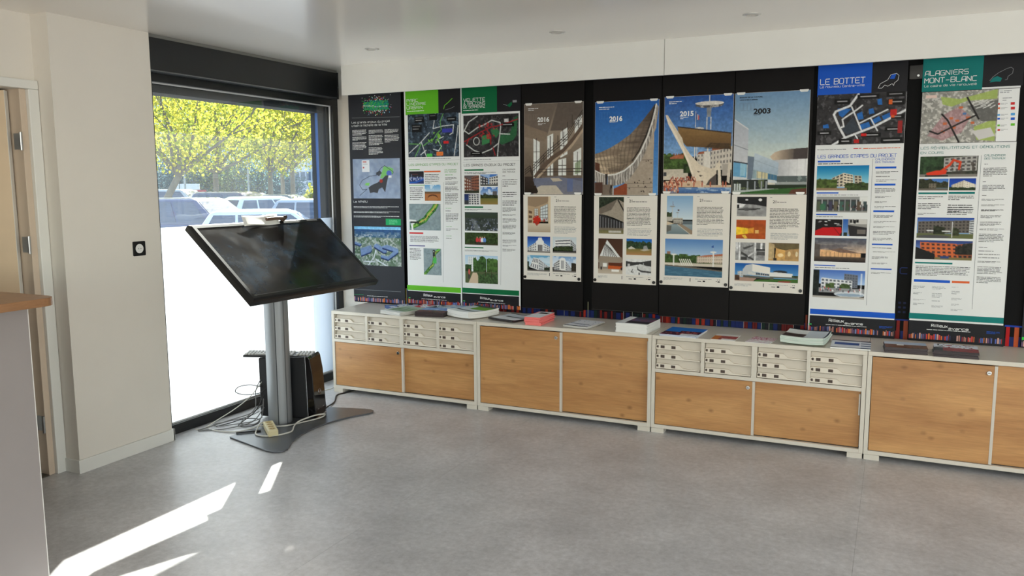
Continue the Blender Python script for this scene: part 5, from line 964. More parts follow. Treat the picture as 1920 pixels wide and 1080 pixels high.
KEY = {'w': (236, 238, 238), 'k': (34, 34, 38), 'g': (140, 144, 148), 'o': (222, 100, 50), 'v': (84, 84, 140), 'n': (24, 156, 92), 'f': (14, 104, 62), 'b': (26, 90, 200), 't': (16, 122, 118), 'r': (200, 44, 48), 'l': (100, 186, 42), 'L': (96, 170, 84), 'm': (120, 210, 160), 'c': (80, 160, 220), 'h': (150, 150, 150)}
LAYOUT = {
 'b1': [
  ('S',0,3,2031,274,2176),
  ('T','Rillieux','w',25,2100,120,13,0.13),
  ('T','avance','w',126,2094,241,11,0.13),
  ('G','g',2,[(-83,2022),(346,2015)]),
  ('T','Les grands enjeux du projet','w',-85,1981,261,14,0.13),
  ('T',"urbain à l'échelle de la Ville",'w',-86,1957,233,14,0.13),
  ('L','w',-82,1889,51,1934,5),
  ('L','w',-83,1851,51,1882,4),
  ('L','w',-85,1781,49,1840,6),
  ('L','w',68,1899,198,1929,4),
  ('L','w',67,1812,196,1890,8),
  ('L','w',64,1743,195,1800,6),
  ('L','w',211,1897,339,1929,4),
  ('L','w',210,1830,341,1888,6),
  ('P','citymap',-87,1414,340,1713),
  ('T','Le NPNRU','w',-90,1382,38,14,0.13),
  ('L','w',-90,1340,336,1356,2),
  ('L','w',-91,1303,337,1317,2),
  ('L','w',-92,1268,336,1284,2),
  ('R','n',203,1213,338,1262),
  ('L','m',232,1219,309,1255,4),
  ('P','aerial',-90,901,335,1200),
  ('G','g',2,[(-103,707),(325,709)]),
  ('L','w',14,660,220,664,1),
  ('L','n',-109,666,-12,670,1),
  ('C',0,-120,632,349,646),
 ],
 'b2': [
  ('R','l',400,2024,679,2262),
  ('R','k',683,2023,862,2254),
  ('T','PARC','w',412,2117,507,19,0.13),
  ('T','LINÉAIRE','w',411,2093,573,18,0.13),
  ('T','URBAIN','w',411,2065,548,20,0.13),
  ('L','w',411,2042,572,2059,1),
  ('G','l',5,[(722,2055),(731,2080),(761,2100),(794,2126)]),
  ('G','g',2,[(735,2047),(786,2059),(812,2069)]),
  ('P','parkmap',417,1717,845,2027),
  ('L','g',416,1694,797,1713,1),
  ('G','g',1,[(410,1689),(849,1692)]),
  ('T','LES GRANDES ETAPES DU PROJET','L',419,1655,835,14,0.13),
  ('R','L',420,1623,512,1629),
  ('R','o',548,1606,688,1616),
  ('R','L',417,1510,568,1515),
  ('P','stadium',419,1523,546,1614),
  ('L','k',556,1523,678,1595,6),
  ('P','woodcurve',552,1398,687,1515),
  ('L','k',423,1401,537,1500,7),
  ('P','greenmap',414,1181,684,1376),
  ('R','r',411,1153,532,1164),
  ('L','k',418,1091,666,1141,6),
  ('R','v',408,1060,546,1068),
  ('L','k',411,957,513,1046,9),
  ('P','greenmap2',532,850,684,1047),
  ('G','g',2,[(713,1533),(697,799)]),
  ('T','CALENDRIER','L',723,1617,820,8,0.13),
  ('T','DES TRAVAUX','L',723,1602,820,9,0.13),
  ('L','L',727,1580,791,1591,1),
  ('L','k',727,1548,825,1571,3),
  ('L','k',726,1514,833,1539,3),
  ('L','k',724,1464,837,1504,4),
  ('L','k',723,1372,834,1454,7),
  ('L','k',727,1247,833,1309,6),
  ('L','k',727,1182,832,1198,2),
  ('L','k',726,1122,776,1129,1),
  ('L','k',725,1321,771,1330,1),
  ('L','L',727,1341,780,1348,1),
  ('L','L',728,1207,782,1214,1),
  ('L','L',727,1141,777,1146,1),
  ('R','l',381,727,845,765),
  ('R','k',380,622,843,721),
  ('T','Rillieux','w',526,687,602,17,0.17),
  ('T','avance','w',614,682,712,12,0.2),
  ('L','w',507,666,737,666,1),
  ('C',0,386,628,841,653),
 ],
 'b3': [
  ('R','f',870,2015,1150,2250),
  ('R','k',1152,2016,1333,2234),
  ('T','VELETTE','w',886,2097,1056,22,0.13),
  ('T','& BALCONS','w',886,2074,1056,18,0.13),
  ('T','DE SERMENAZ','w',884,2051,1056,18,0.13),
  ('L','w',883,2029,1012,2044,1),
  ('Y','f',[(1227,2058),(1263,2082),(1267,2063),(1247,2043)]),
  ('R','g',1271,2075,1302,2091),
  ('G','g',3,[(1199,2066),(1227,2058)]),
  ('P','redmap',883,1708,1316,2001),
  ('L','g',883,1684,1123,1697,1),
  ('G','g',1,[(874,1673),(1320,1680)]),
  ('T','LES GRANDS ENJEUX DU PROJET','k',884,1645,1290,15,0.13),
  ('R','f',886,1612,1040,1623),
  ('L','k',886,1588,1143,1606,2),
  ('P','brick',885,1454,1004,1580),
  ('P','whitehouse',1014,1505,1153,1586),
  ('P','balconies',883,1373,1003,1449),
  ('P','meadow',1013,1374,1152,1498),
  ('R','f',885,1349,1035,1360),
  ('L','k',885,1330,1115,1342,2),
  ('P','aerialtown',885,1185,1151,1318),
  ('P','people',883,1084,1150,1172),
  ('R','f',881,1060,1034,1068),
  ('L','k',881,1036,1147,1047,2),
  ('P','park',883,806,1148,1008),
  ('G','g',2,[(1181,1546),(1170,803)]),
  ('T','CALENDRIER','k',1192,1614,1288,8,0.13),
  ('T','DES TRAVAUX','k',1192,1597,1288,8,0.13),
  ('L','k',1189,1570,1212,1579,1),
  ('L','k',1189,1497,1306,1555,4),
  ('L','k',1189,1425,1306,1468,3),
  ('L','k',1188,1365,1306,1407,3),
  ('L','k',1188,1322,1298,1356,4),
  ('L','k',1188,1294,1298,1306,2),
  ('L','k',1188,1246,1298,1279,4),
  ('L','k',1188,1201,1298,1233,4),
  ('L','k',1187,1163,1297,1183,3),
  ('L','k',1187,1102,1297,1129,4),
  ('L','k',1187,1079,1297,1091,2),
  ('L','k',1186,1044,1293,1064,3),
  ('R','f',855,731,1315,768),
  ('R','k',855,627,1314,726),
  ('T','Rillieux','w',1004,692,1082,15,0.17),
  ('T','avance','w',1085,684,1188,12,0.2),
  ('L','w',986,668,1209,669,1),
  ('C',0,856,635,1315,659),
 ],
 'b4': [
  ('R','b',3248,2014,3538,2264),
  ('R','k',3527,2021,3722,2244),
  ('T','LE BOTTET','w',3262,2083,3502,31,0.13),
  ('T','Le nouveau Centre-ville','w',3261,2064,3500,12,0.13),
  ('G','w',2,[(3572,2048),(3583,2072),(3620,2091),(3634,2118),(3664,2125),(3677,2112),(3673,2087),(3655,2072),(3652,2058),(3644,2069),(3622,2056),(3606,2063),(3592,2047),(3572,2048)]),
  ('Y','b',[(3631,2096),(3641,2122),(3663,2122),(3654,2095)]),
  ('P','bottetmap',3250,1735,3721,2024),
  ('L','g',3260,1700,3435,1716,1),
  ('L','r',3458,1706,3503,1717,1),
  ('L','o',3510,1703,3708,1717,1),
  ('T','LES GRANDES ETAPES DU PROJET','b',3265,1659,3687,18,0.13),
  ('R','b',3266,1634,3390,1644),
  ('L','k',3268,1621,3459,1630,1),
  ('P','newbuild',3264,1470,3547,1614),
  ('R','b',3267,1451,3388,1459),
  ('L','k',3271,1440,3507,1445,1),
  ('P','cafe',3268,1341,3548,1433),
  ('R','b',3269,1324,3387,1331),
  ('L','k',3271,1313,3419,1317,1),
  ('P','redseats',3267,1203,3417,1300),
  ('P','cinema',3420,1203,3551,1302),
  ('P','dusk',3268,1048,3552,1189),
  ('R','b',3270,1022,3389,1027),
  ('L','k',3275,1011,3478,1011,1),
  ('P','fountain',3268,830,3554,999),
  ('G','g',2,[(3564,1650),(3565,1354)]),
  ('G','g',2,[(3565,1421),(3569,798)]),
  ('T','CALENDRIER','b',3578,1642,3678,10,0.13),
  ('T','DES TRAVAUX','b',3578,1626,3677,9,0.13),
  ('R','b',3579,1594,3689,1605),
  ('R','b',3580,1497,3689,1508),
  ('L','k',3583,1566,3701,1580,2),
  ('L','k',3584,1545,3666,1552,1),
  ('L','k',3585,1519,3702,1533,2),
  ('L','k',3583,1453,3694,1484,4),
  ('L','k',3586,1425,3676,1438,2),
  ('L','k',3585,1396,3658,1408,2),
  ('L','k',3584,1367,3702,1380,2),
  ('R','b',3580,1344,3690,1355),
  ('R','b',3582,1154,3691,1162),
  ('R','b',3582,1011,3693,1018),
  ('L','k',3583,1310,3691,1331,3),
  ('L','k',3585,1282,3705,1294,2),
  ('L','k',3584,1253,3705,1264,2),
  ('L','k',3584,1214,3705,1236,3),
  ('L','k',3585,1179,3697,1197,3),
  ('L','k',3585,1136,3695,1139,1),
  ('L','k',3589,1111,3707,1118,2),
  ('L','k',3585,1072,3678,1089,3),
  ('L','k',3585,1042,3673,1052,2),
  ('L','k',3585,986,3696,995,2),
  ('R','b',3258,727,3724,759),
  ('R','k',3257,609,3728,719),
  ('T','Rillieux','w',3367,687,3450,16,0.17),
  ('T','avance','w',3456,677,3554,13,0.2),
  ('L','w',3350,668,3577,668,1),
  ('L','b',3643,665,3715,681,3),
  ('C',0,3260,629,3725,648),
 ],
 'b5': [
  ('R','t',3796,2014,4089,2254),
  ('R','k',4076,2024,4277,2233),
  ('T','ALAGNIERS','w',3808,2101,4019,25,0.13),
  ('T','MONT-BLANC','w',3808,2062,4060,26,0.13),
  ('T','Le cadre de vie renouvelé','w',3808,2040,4062,11,0.13),
  ('G','g',2,[(4123,2057),(4136,2076),(4163,2098),(4197,2116),(4218,2123),(4229,2114),(4227,2091),(4207,2076),(4204,2060),(4194,2058)]),
  ('Y','t',[(4123,2048),(4137,2072),(4157,2080),(4180,2068),(4173,2050),(4152,2052)]),
  ('R','k',3798,1729,4269,2014),
  ('R','w',3801,1732,4266,2011),
  ('P','quartermap',3801,1731,4170,2011),
  ('L','g',4174,1988,4233,2005,2),
  ('L','g',4189,1946,4233,1968,2),
  ('R','r',4166,1927,4178,1937),
  ('L','g',4181,1926,4218,1937,2),
  ('R','o',4168,1905,4180,1914),
  ('L','g',4183,1903,4219,1914,2),
  ('R','c',4170,1869,4182,1878),
  ('L','g',4185,1867,4221,1879,2),
  ('R','b',4171,1849,4183,1858),
  ('L','g',4186,1847,4222,1858,2),
  ('R','l',4173,1813,4185,1823),
  ('L','g',4188,1812,4225,1823,2),
  ('R','r',4175,1789,4187,1798),
  ('L','g',4190,1788,4226,1799,2),
  ('R','r',4228,1925,4247,1939),
  ('R','r',4230,1900,4249,1914),
  ('R','c',4232,1869,4251,1882),
  ('R','b',4233,1844,4252,1858),
  ('R','l',4235,1814,4254,1827),
  ('T','LES RÉHABILITATIONS ET DÉMOLITIONS','t',3808,1698,4238,13,0.13),
  ('T','EN COURS','t',3808,1672,3922,12,0.13),
  ('P','excavator',3809,1544,4094,1658),
  ('P','trees1',3808,1469,3956,1534),
  ('P','whiteblock',3960,1469,4090,1535),
  ('R','t',3809,1448,3953,1458),
  ('R','t',3960,1449,4088,1461),
  ('L','k',3810,1418,3938,1439,2),
  ('L','k',3810,1362,3930,1400,4),
  ('L','k',3960,1414,4088,1442,3),
  ('L','k',3961,1347,4088,1393,4),
  ('L','k',3958,1332,4091,1379,5),
  ('L','k',3811,1330,3904,1344,2),
  ('P','longblock',3812,1201,4094,1317),
  ('P','orangeblock',3811,1080,4094,1188),
  ('R','t',3812,1055,4001,1064),
  ('L','k',3817,986,4092,1045,7),
  ('R','b',3812,949,3995,964),
  ('R','o',4004,951,4091,963),
  ('L','g',3810,907,3873,928,3),
  ('L','g',3812,876,3858,891,2),
  ('L','g',3813,842,3877,850,2),
  ('L','g',3814,813,3871,829,2),
  ('L','g',3907,909,3977,928,3),
  ('L','g',3908,862,3960,890,4),
  ('L','g',3909,843,3954,844,1),
  ('L','g',3909,806,3973,819,3),
  ('L','g',4004,924,4043,929,2),
  ('L','g',4005,886,4050,907,3),
  ('L','g',4006,853,4060,867,3),
  ('L','g',4007,822,4049,834,3),
  ('L','g',4007,792,4067,804,2),
  ('G','g',2,[(4107,1659),(4109,1360)]),
  ('G','g',2,[(4108,1409),(4112,808)]),
  ('T','CALENDRIER','t',4122,1653,4220,10,0.13),
  ('T','DES TRAVAUX','t',4123,1637,4221,9,0.13),
  ('L','k',4124,1608,4142,1615,1),
  ('L','k',4121,1543,4236,1594,6),
  ('L','k',4122,1513,4144,1519,1),
  ('L','k',4122,1467,4232,1501,4),
  ('L','k',4123,1438,4145,1444,1),
  ('L','k',4122,1411,4234,1423,2),
  ('L','k',4122,1382,4239,1393,2),
  ('L','k',4123,1354,4237,1364,2),
  ('L','k',4123,1315,4226,1336,3),
  ('L','k',4122,1275,4225,1299,4),
  ('L','k',4122,1250,4242,1261,2),
  ('L','k',4121,1184,4242,1233,6),
  ('L','k',4124,1154,4169,1159,1),
  ('L','k',4124,1134,4205,1137,1),
  ('L','k',4124,1116,4228,1118,1),
  ('L','k',4124,1098,4237,1099,1),
  ('L','k',4123,1069,4241,1081,2),
  ('L','k',4124,1008,4245,1051,6),
  ('L','k',4124,956,4245,995,5),
  ('L','k',4124,1357,4232,1366,2),
  ('R','t',3797,735,4268,768),
  ('R','k',3799,607,4276,725),
  ('T','Rillieux','w',3915,694,3996,15,0.17),
  ('T','avance','w',4002,684,4101,13,0.2),
  ('L','w',3892,677,4126,677,1),
  ('L','b',4190,673,4259,689,3),
  ('C',0,3804,641,4272,656),
 ],
 'q1': [
  ('T','2016','w',1460,1936,1546,31,0.2),
  ('L','w',1390,2010,1470,2033,2),
  ('L','w',1463,1913,1524,1928,2),
  ('L','h',1393,1947,1467,1990,4),
 ],
 'q2': [
  ('T','2016','w',1973,1922,2061,31,0.2),
  ('L','w',1900,1995,2012,2019,2),
  ('L','w',1974,1912,2031,1920,1),
  ('L','h',1902,1934,1979,1984,4),
 ],
 'q3': [
  ('T','2015','w',2438,1935,2524,31,0.2),
  ('L','w',2367,2010,2448,2033,2),
  ('L','w',2440,1916,2495,1932,2),
  ('L','h',2369,1950,2444,1996,4),
 ],
 'q4': [
  ('T','2003','k',2888,1932,2988,31,0.2),
  ('T','MAISON DE LA CULTURE,','k',2804,2028,2940,7,0.2),
  ('T','GRENOBLE (ISÈRE)','k',2804,2014,2911,7,0.2),
  ('L','k',2888,1922,2934,1930,1),
  ('L','h',2805,1949,2895,2001,4),
 ],
 's1': [
  ('P','red_sculpture',1385,1186,1556,1431),
  ('P','deco1',1382,1045,1554,1155),
  ('P','deco2',1573,1047,1746,1156),
  ('P','deco3',1381,914,1551,1024),
  ('P','deco4',1572,915,1745,1023),
  ('T','21','k',1595,1396,1616,16,0.14),
  ('L','k',1620,1397,1697,1405,1),
  ('L','k',1582,1248,1746,1366,14),
  ('L','g',1584,1179,1748,1229,6),
  ('L','g',1380,884,1536,901,3),
  ('R','k',1547,883,1551,905),
  ('L','g',1577,902,1705,902,1),
  ('R','k',1594,886,1619,890),
  ('R','k',1630,884,1645,893),
  ('R','k',1719,888,1725,893),
  ('R','k',1730,886,1746,892),
  ('R','k',1730,899,1735,903),
  ('R','k',1741,900,1746,904),
  ('L','g',1583,1426,1600,1430,1),
 ],
 's2': [
  ('P','tent',1906,1186,2078,1428),
  ('P','nave',1904,918,2074,1153),
  ('P','hills',2099,1049,2270,1156),
  ('P','snow',2097,918,2269,1022),
  ('T','21','k',2115,1394,2135,18,0.14),
  ('L','k',2138,1394,2239,1402,1),
  ('L','k',2099,1241,2267,1364,14),
  ('L','g',2104,1176,2270,1227,6),
  ('L','g',1902,885,1973,906,3),
  ('R','k',2069,884,2073,907),
  ('L','g',2100,903,2225,903,1),
  ('R','k',2117,887,2141,891),
  ('R','k',2152,885,2167,895),
  ('R','k',2238,890,2244,894),
  ('R','k',2249,887,2265,894),
  ('R','k',2249,901,2254,905),
  ('R','k',2259,901,2264,905),
  ('L','g',2100,1424,2116,1427,1),
 ],
 's3': [
  ('P','mast',2366,1193,2533,1437),
  ('P','riverside',2359,923,2727,1162),
  ('T','21','k',2575,1401,2595,17,0.14),
  ('L','k',2600,1401,2652,1408,1),
  ('L','k',2559,1255,2732,1370,14),
  ('L','g',2564,1182,2731,1232,6),
  ('L','g',2353,894,2479,913,3),
  ('R','k',2523,890,2528,912),
  ('L','g',2557,908,2676,908,1),
  ('R','k',2573,892,2597,897),
  ('R','k',2607,890,2621,900),
  ('R','k',2689,895,2695,900),
  ('R','k',2700,892,2714,899),
  ('R','k',2699,906,2704,910),
  ('R','k',2709,906,2714,910),
  ('L','g',2558,1430,2574,1434,1),
 ],
 's4': [
  ('P','stage',2807,1312,2983,1431),
  ('P','orangehall',2806,1173,2983,1290),
  ('P','stairs',2805,1040,2983,1150),
  ('P','foyer',3004,1043,3181,1152),
  ('P','culture',2805,910,3182,1021),
  ('T','21','k',3019,1393,3039,17,0.14),
  ('L','k',3044,1395,3101,1403,1),
  ('L','k',3004,1239,3180,1363,14),
  ('L','g',3012,1173,3179,1214,6),
  ('L','g',2805,876,2910,894,3),
  ('R','k',2978,876,2982,899),
  ('L','g',3012,894,3128,894,1),
  ('R','k',3028,878,3051,882),
  ('R','k',3060,876,3075,886),
  ('R','k',3140,881,3147,885),
  ('R','k',3151,878,3165,884),
  ('R','k',3151,892,3156,896),
  ('R','k',3160,892,3165,896),
  ('L','g',3003,1425,3019,1429,1),
 ],
}

# ------------------------------------------------------------------ the banner wall
YB = -0.030
def barcode(ink, x0, x1, z0, z1, rng, lay=5, cols=((196, 66, 62), (112, 84, 120), (86, 104, 176), (170, 120, 110), (150, 60, 70), (206, 160, 150), (60, 60, 96), (120, 132, 180), (216, 120, 60), (40, 36, 46))):
    x = x0
    while x < x1:
        w = rng.uniform(.0035, .009); ink.rect(x, z0, min(x+w, x1), z1-rng.uniform(0, (z1-z0)*.35), cols[rng.randrange(len(cols))], lay); x += w+rng.uniform(0.0005, .004)
def draw(items, ink, holder, y, rng, res=345):
    prev = None
    for n_, it in enumerate(items):
        lay = 0.5+n_*0.03
        if it[0] == 'R':
            x0 = it[2]
            if it[1] == 'k' and n_ == 1 and prev and prev[0] == 'R': x0 = prev[4]          # the black half of a header joins its coloured half
            ink.rect(x0/1e3, it[3]/1e3, it[4]/1e3, it[5]/1e3, KEY[it[1]], lay)
        elif it[0] == 'L': ink.lines(KEY[it[1]], it[2]/1e3, it[3]/1e3, it[4]/1e3, it[5]/1e3, it[6], rng, lay+.01)
        elif it[0] == 'T' and (it[1][0].isdigit() or it[1][:3] in ('MAI', 'GRE')): ink.font(it[1], KEY[it[2]], it[3]/1e3, it[4]/1e3, it[5]/1e3, it[6]/1e3, .035 if it[1] != '21' else 0.01)
        elif it[0] == 'T': ink.text(it[1], KEY[it[2]], it[3]/1e3, it[4]/1e3, it[5]/1e3, it[6]/1e3, it[7], 4)
        elif it[0] == 'G': ink.stroke([(a/1e3, b/1e3) for a, b in it[3]], it[2]/1e3, KEY[it[1]], lay)
        elif it[0] == 'Y': ink.poly([(a/1e3, b/1e3) for a, b in it[2]], KEY[it[1]], lay)
        prev = it
        if it[0] in 'RLTGY': continue
        if it[0] == 'S':
            x0, z0, x1, z1 = [v/1e3 for v in it[2:]]; cx, cz, rx, rz = (x0+x1)/2, (z0+z1)/2, (x1-x0)/2, (z1-z0)/2
            for k in range(900):
                u, v = rng.gauss(0, .42), rng.gauss(0, .42)
                if abs(u) > 1 or abs(v) > 1: continue
                ins = abs(u) < .85 and abs(v) < .5
                c = rng.choice([(30, 160, 110), (40, 190, 90), (30, 140, 130), (90, 190, 70), (40, 110, 150)] if ins else [(226, 230, 230), (200, 50, 60), (60, 190, 90), (90, 170, 220), (230, 230, 230), (40, 40, 50), (220, 80, 60)])
                w = rng.uniform(.0025, .007); ink.rect(cx+u*rx, cz+v*rz, cx+u*rx+w, cz+v*rz+w, c, 1+(k % 20)*.05)
            for k in range(500):
                u, v = rng.uniform(-.8, .8), rng.uniform(-.42, .42); w = rng.uniform(.004, .008)
                ink.rect(cx+u*rx, cz+v*rz, cx+u*rx+w, cz+v*rz+w, rng.choice([(24, 150, 104), (36, 176, 96), (24, 128, 126), (84, 180, 70), (30, 100, 130)]), 2.2+(k % 20)*.04)
        elif it[0] == 'P':
            x0, z0, x1, z1 = [v/1e3 for v in it[2:]]
            w, h = max(24, int((x1-x0)*res)), max(18, int((z1-z0)*res))
            picture('picture', PIC(it[1], w, h), x0, z0, x1, z1, y-0.0006, holder)
bd_col = mat('black_backdrop', (12, 12, 13), 0.55, var=0.08, scale=2, spec=0.1)
bd = thing('backdrop_panel', 'wide black printed backdrop with coloured bars along its foot', 'backdrop', (2.3, -0.008, 0.607))
box('panel', bd_col, -0.122, -0.010, 0.607, 5.3, -0.002, 2.33, bd)
ink = Ink(-0.010); rg = random.Random(3)
x = 0.345
while x < 5.25:
    r_ = rg.random(); w = rg.uniform(.010, .022)
    c = (24, 38, 94) if r_ < .22 else (104, 26, 26) if r_ < .5 else (150, 44, 30) if r_ < .58 else (18, 40, 34) if r_ < .7 else (24, 22, 34)
    if r_ < .22: w = rg.uniform(.022, .032)
    ink.rect(x, 0.607, x+w, 0.664-rg.uniform(0, .012), c, 1); x += w
    if rg.random() < .12: ink.rect(x, 0.607, x+.003, .69, (150, 150, 140), 2)
    x += rg.uniform(0.001, .004)
ink.rect(0.356, 0.607, 0.362, 0.735, (206, 190, 90), 3); ink.rect(0.364, 0.607, 0.376, 0.735, (70, 110, 190), 3)
for a, b_, c in ((3.735, 3.752, (122, 30, 26)), (3.772, 3.795, (140, 64, 40)), (4.285, 4.303, (176, 22, 26)), (4.325, 4.347, (186, 84, 44)), (1.822, 1.828, (120, 120, 96)), (3.232, 3.243, (128, 54, 34))):
    ink.rect(a, 0.607, b_, 0.716, c, 3)
ink.rect(3.725, .716, 3.80, .724, (20, 44, 120), 3); ink.rect(4.277, .716, 4.36, .726, (26, 60, 160), 3)
ink.text('C', (22, 40, 96), 3.738, 0.99, 3.775, 0.035, .13)
for j in range(3):
    for k in range(2): ink.rect(3.738+.026*k, .76+.027*j, 3.752+.026*k, .772+.027*j, (20, 28, 62), 2)
ink.build('print', bd)

sheet_w = mat('banner_white', (228, 230, 230), 0.45, var=0.01, spec=0.2); sheet_d = mat('banner_dark', (46, 48, 54), 0.45, var=0.02, spec=0.15)
blank_m = mat('blank_black_panel', (23, 21, 21), 0.5, var=0.05, scale=2, spec=0.12)
BAN = {'b1': (-0.112, 0.359, 0.618, sheet_d, 'dark grey banner with a colourful splash logo, beside the window'),
       'b2': (0.388, 0.854, 0.628, sheet_w, 'white banner with a bright lime green header, PARC LINÉAIRE URBAIN'),
       'b3': (0.859, 1.325, 0.630, sheet_w, 'white banner with a dark green header, VELETTE & BALCONS'),
       'b4': (3.250, 3.722, 0.624, sheet_w, 'white banner with a blue header reading LE BOTTET'),
       'b5': (3.800, 4.268, 0.620, sheet_w, 'white banner with a teal header reading ALAGNIERS MONT-BLANC')}
rail = mat('banner_rail', (40, 40, 42), 0.4, metal=0.4)
for key, (x0, x1, zb, m, label) in BAN.items():
    e = thing('hanging_banner', label, 'banner', ((x0+x1)/2, YB+0.001, zb), group='printed banners on the wall')
    sh = box('sheet', m, x0, YB, zb, x1, YB+0.002, 2.30, e)
    box('hanging_rail', rail, x0, YB+0.002, 2.27, x1, YB+0.0195, 2.30, e)
    for hx in (x0+0.03, x1-0.05): box('spacer', rail, hx, YB+0.002, 1.2, hx+0.02, YB+0.0195, 1.22, e)
    ink = Ink(YB); rg = random.Random(hash_(key))
    draw(LAYOUT[key], ink, e, YB, rg)
    barcode(ink, x0+0.002, x1-0.002, zb, zb+0.034, rg)
    if key != 'b1': ink.rect(x0+.004, zb+.037, x0+.02, zb+.044, (60, 170, 90), 3)
    ink.build('print', e)
# the next banner, of which only the dark left edge shows
e = thing('hanging_banner', 'dark banner at the right edge of the picture, only a sliver in view', 'banner', (4.59, YB+0.001, 0.62), group='printed banners on the wall')
box('sheet', sheet_d, 4.358, YB, 0.615, 4.83, YB+0.002, 2.30, e)
for hx in (4.40, 4.76): box('spacer', rail, hx, YB+0.002, 1.2, hx+0.02, YB+0.0195, 1.22, e)
ink = Ink(YB); barcode(ink, 4.36, 4.828, .615, .649, rg); ink.rect(4.36, .652, 4.40, .668, (60, 200, 70), 3); ink.rect(4.37, .668, 4.39, .676, (60, 200, 70), 3); ink.rect(4.375, .74, 4.80, .742, (90, 90, 94), 3); ink.build('print', e)

# blank black panels that carry the pinned posters
PAN = ((1.337, 1.795, 0.648, 'blank black panel carrying the staircase poster'), (1.858, 2.318, 0.668, 'blank black panel carrying the curved roof poster'),
       (2.322, 2.772, 0.652, 'blank black panel carrying the swimming pool poster'), (2.776, 3.226, 0.652, 'blank black panel carrying the 2003 poster'))
for x0, x1, zb, label in PAN:
    e = thing('blank_panel', label, 'panel', ((x0+x1)/2, YB+0.001, zb), group='blank black panels')
    box('board', blank_m, x0, YB, zb, x1, YB+0.003, 2.30, e, 0.0008)
    for hx in (x0+0.03, x1-0.05): box('spacer', rail, hx, YB+0.003, 1.2, hx+0.02, YB+0.0195, 1.22, e)
    box('foot_hem', mat('panel_hem', (40, 38, 39), 0.4), x0, YB-0.001, zb, x1, YB, zb+0.003, e)

YQ = YB-0.004
paper_w = mat('poster_card', (226, 221, 212), 0.5, var=0.015)
clip_m = mat('white_clip', (238, 238, 234), 0.35); magnet_m = mat('black_magnet', (16, 16, 17), 0.3)
def clip(parent, x, z, flip=1):
    b = MB(); b.prism([(x-0.025, z-0.002), (x-0.018, z-0.010), (x+0.018, z-0.010), (x+0.025, z-0.002), (x+0.025, z+0.005), (x-0.025, z+0.005)], YQ-0.004, YQ-0.0005, 'y'); return b.build('clip', clip_m, parent, 0.0008)
def magnet(parent, x, z):
    n = 18; return MB().prism([(x+0.0105*math.cos(2*math.pi*k/n), z+0.0105*math.sin(2*math.pi*k/n)) for k in range(n)], YQ-0.006, YQ-0.0005, 'y').build('magnet', magnet_m, parent, 0.001)
TOP = (('q1', 'photo_stair', 1.360, 1.790, 1.446, 2.058, 'photo poster of a curved staircase with tall windows, dated 2016'),
       ('q2', 'photo_roof', 1.874, 2.304, 1.441, 2.048, 'photo poster of a sweeping timber roof against blue sky, dated 2016'),
       ('q3', 'photo_pool', 2.338, 2.768, 1.453, 2.058, 'photo poster of a swimming pool with a white concrete mast, dated 2015'),
       ('q4', 'photo_hall', 2.776, 3.210, 1.448, 2.058, 'photo poster of a white arts centre under pale sky, dated 2003'))
for key, pic, x0, x1, z0, z1, label in TOP:
    e = thing('photo_poster', label, 'poster', ((x0+x1)/2, YQ+0.002, z0), group='photograph posters')
    box('card', paper_w, x0, YQ, z0, x1, YQ+0.0035, z1, e)
    picture('picture', PIC(pic, int((x1-x0)*330), int((z1-z0)*330)), x0+.001, z0+.001, x1-.001, z1-.001, YQ-0.0002, e)
    ink = Ink(YQ-0.0004); rg = random.Random(hash_(key))
    items = [t for t in LAYOUT[key] if not (t[0] == 'L' and t[1] == 'h')]; draw(items, ink, e, YQ, rg)
    for t in LAYOUT[key]:
        if t[0] == 'L' and t[1] == 'h':                       # the ghosted date in thin outline
            c = {'q1': (134, 122, 112), 'q2': (74, 126, 190), 'q3': (74, 112, 172), 'q4': (120, 140, 158)}[key]
            gx0, gx1, gz0, gz1 = t[2]/1e3, t[4]/1e3, t[3]/1e3+.004, t[5]/1e3-.004; gw = (gx1-gx0)/4
            for k in range(4):
                a_, b_ = gx0+gw*k+.001, gx0+gw*(k+1)-.003
                ink.stroke([(a_, gz0), (b_, gz0), (b_, gz1), (a_, gz1), (a_, gz0)], .0012, c, 3)
    ink.build('print', e)
    for cx_ in (x0+0.035, x1-0.035): clip(e, cx_, z1)
    for cx_ in (x0+0.025, x1-0.035): clip(e, cx_, z0+.008)
SHE = (('s1', 1.352, 1.781, 0.853, 1.443, 'white text sheet with five pictures, under the staircase poster'),
       ('s2', 1.871, 2.302, 0.855, 1.438, 'white text sheet with four pictures, under the curved roof poster'),
       ('s3', 2.325, 2.765, 0.862, 1.450, 'white text sheet with two pictures, under the swimming pool poster'),
       ('s4', 2.773, 3.212, 0.846, 1.445, 'white text sheet with five pictures, under the 2003 poster'))
for key, x0, x1, z0, z1, label in SHE:
    e = thing('text_sheet', label, 'poster', ((x0+x1)/2, YQ+0.002, z0), group='text sheets under the photo posters')
    box('card', paper_w, x0, YQ, z0, x1, YQ+0.0035, z1, e)
    ink = Ink(YQ); draw(LAYOUT[key], ink, e, YQ, random.Random(hash_(key))); ink.build('print', e)
    for cx_ in (x0+0.012, x1-0.014): magnet(e, cx_, z0+0.018)
e = thing('rail_clamp', 'small dark clamp box between the two right-hand banners', 'clamp', (3.765, -0.03, 2.10))
box('clamp_body', mat('clamp_metal', (36, 34, 33), 0.4, metal=0.3), 3.728, -0.036, 2.085, 3.796, -0.0105, 2.165, e, 0.004)
MB().tube([(3.775, -0.036, 2.105), (3.775, -0.041, 2.105)], 0.006, 10).build('screw', steel, e)

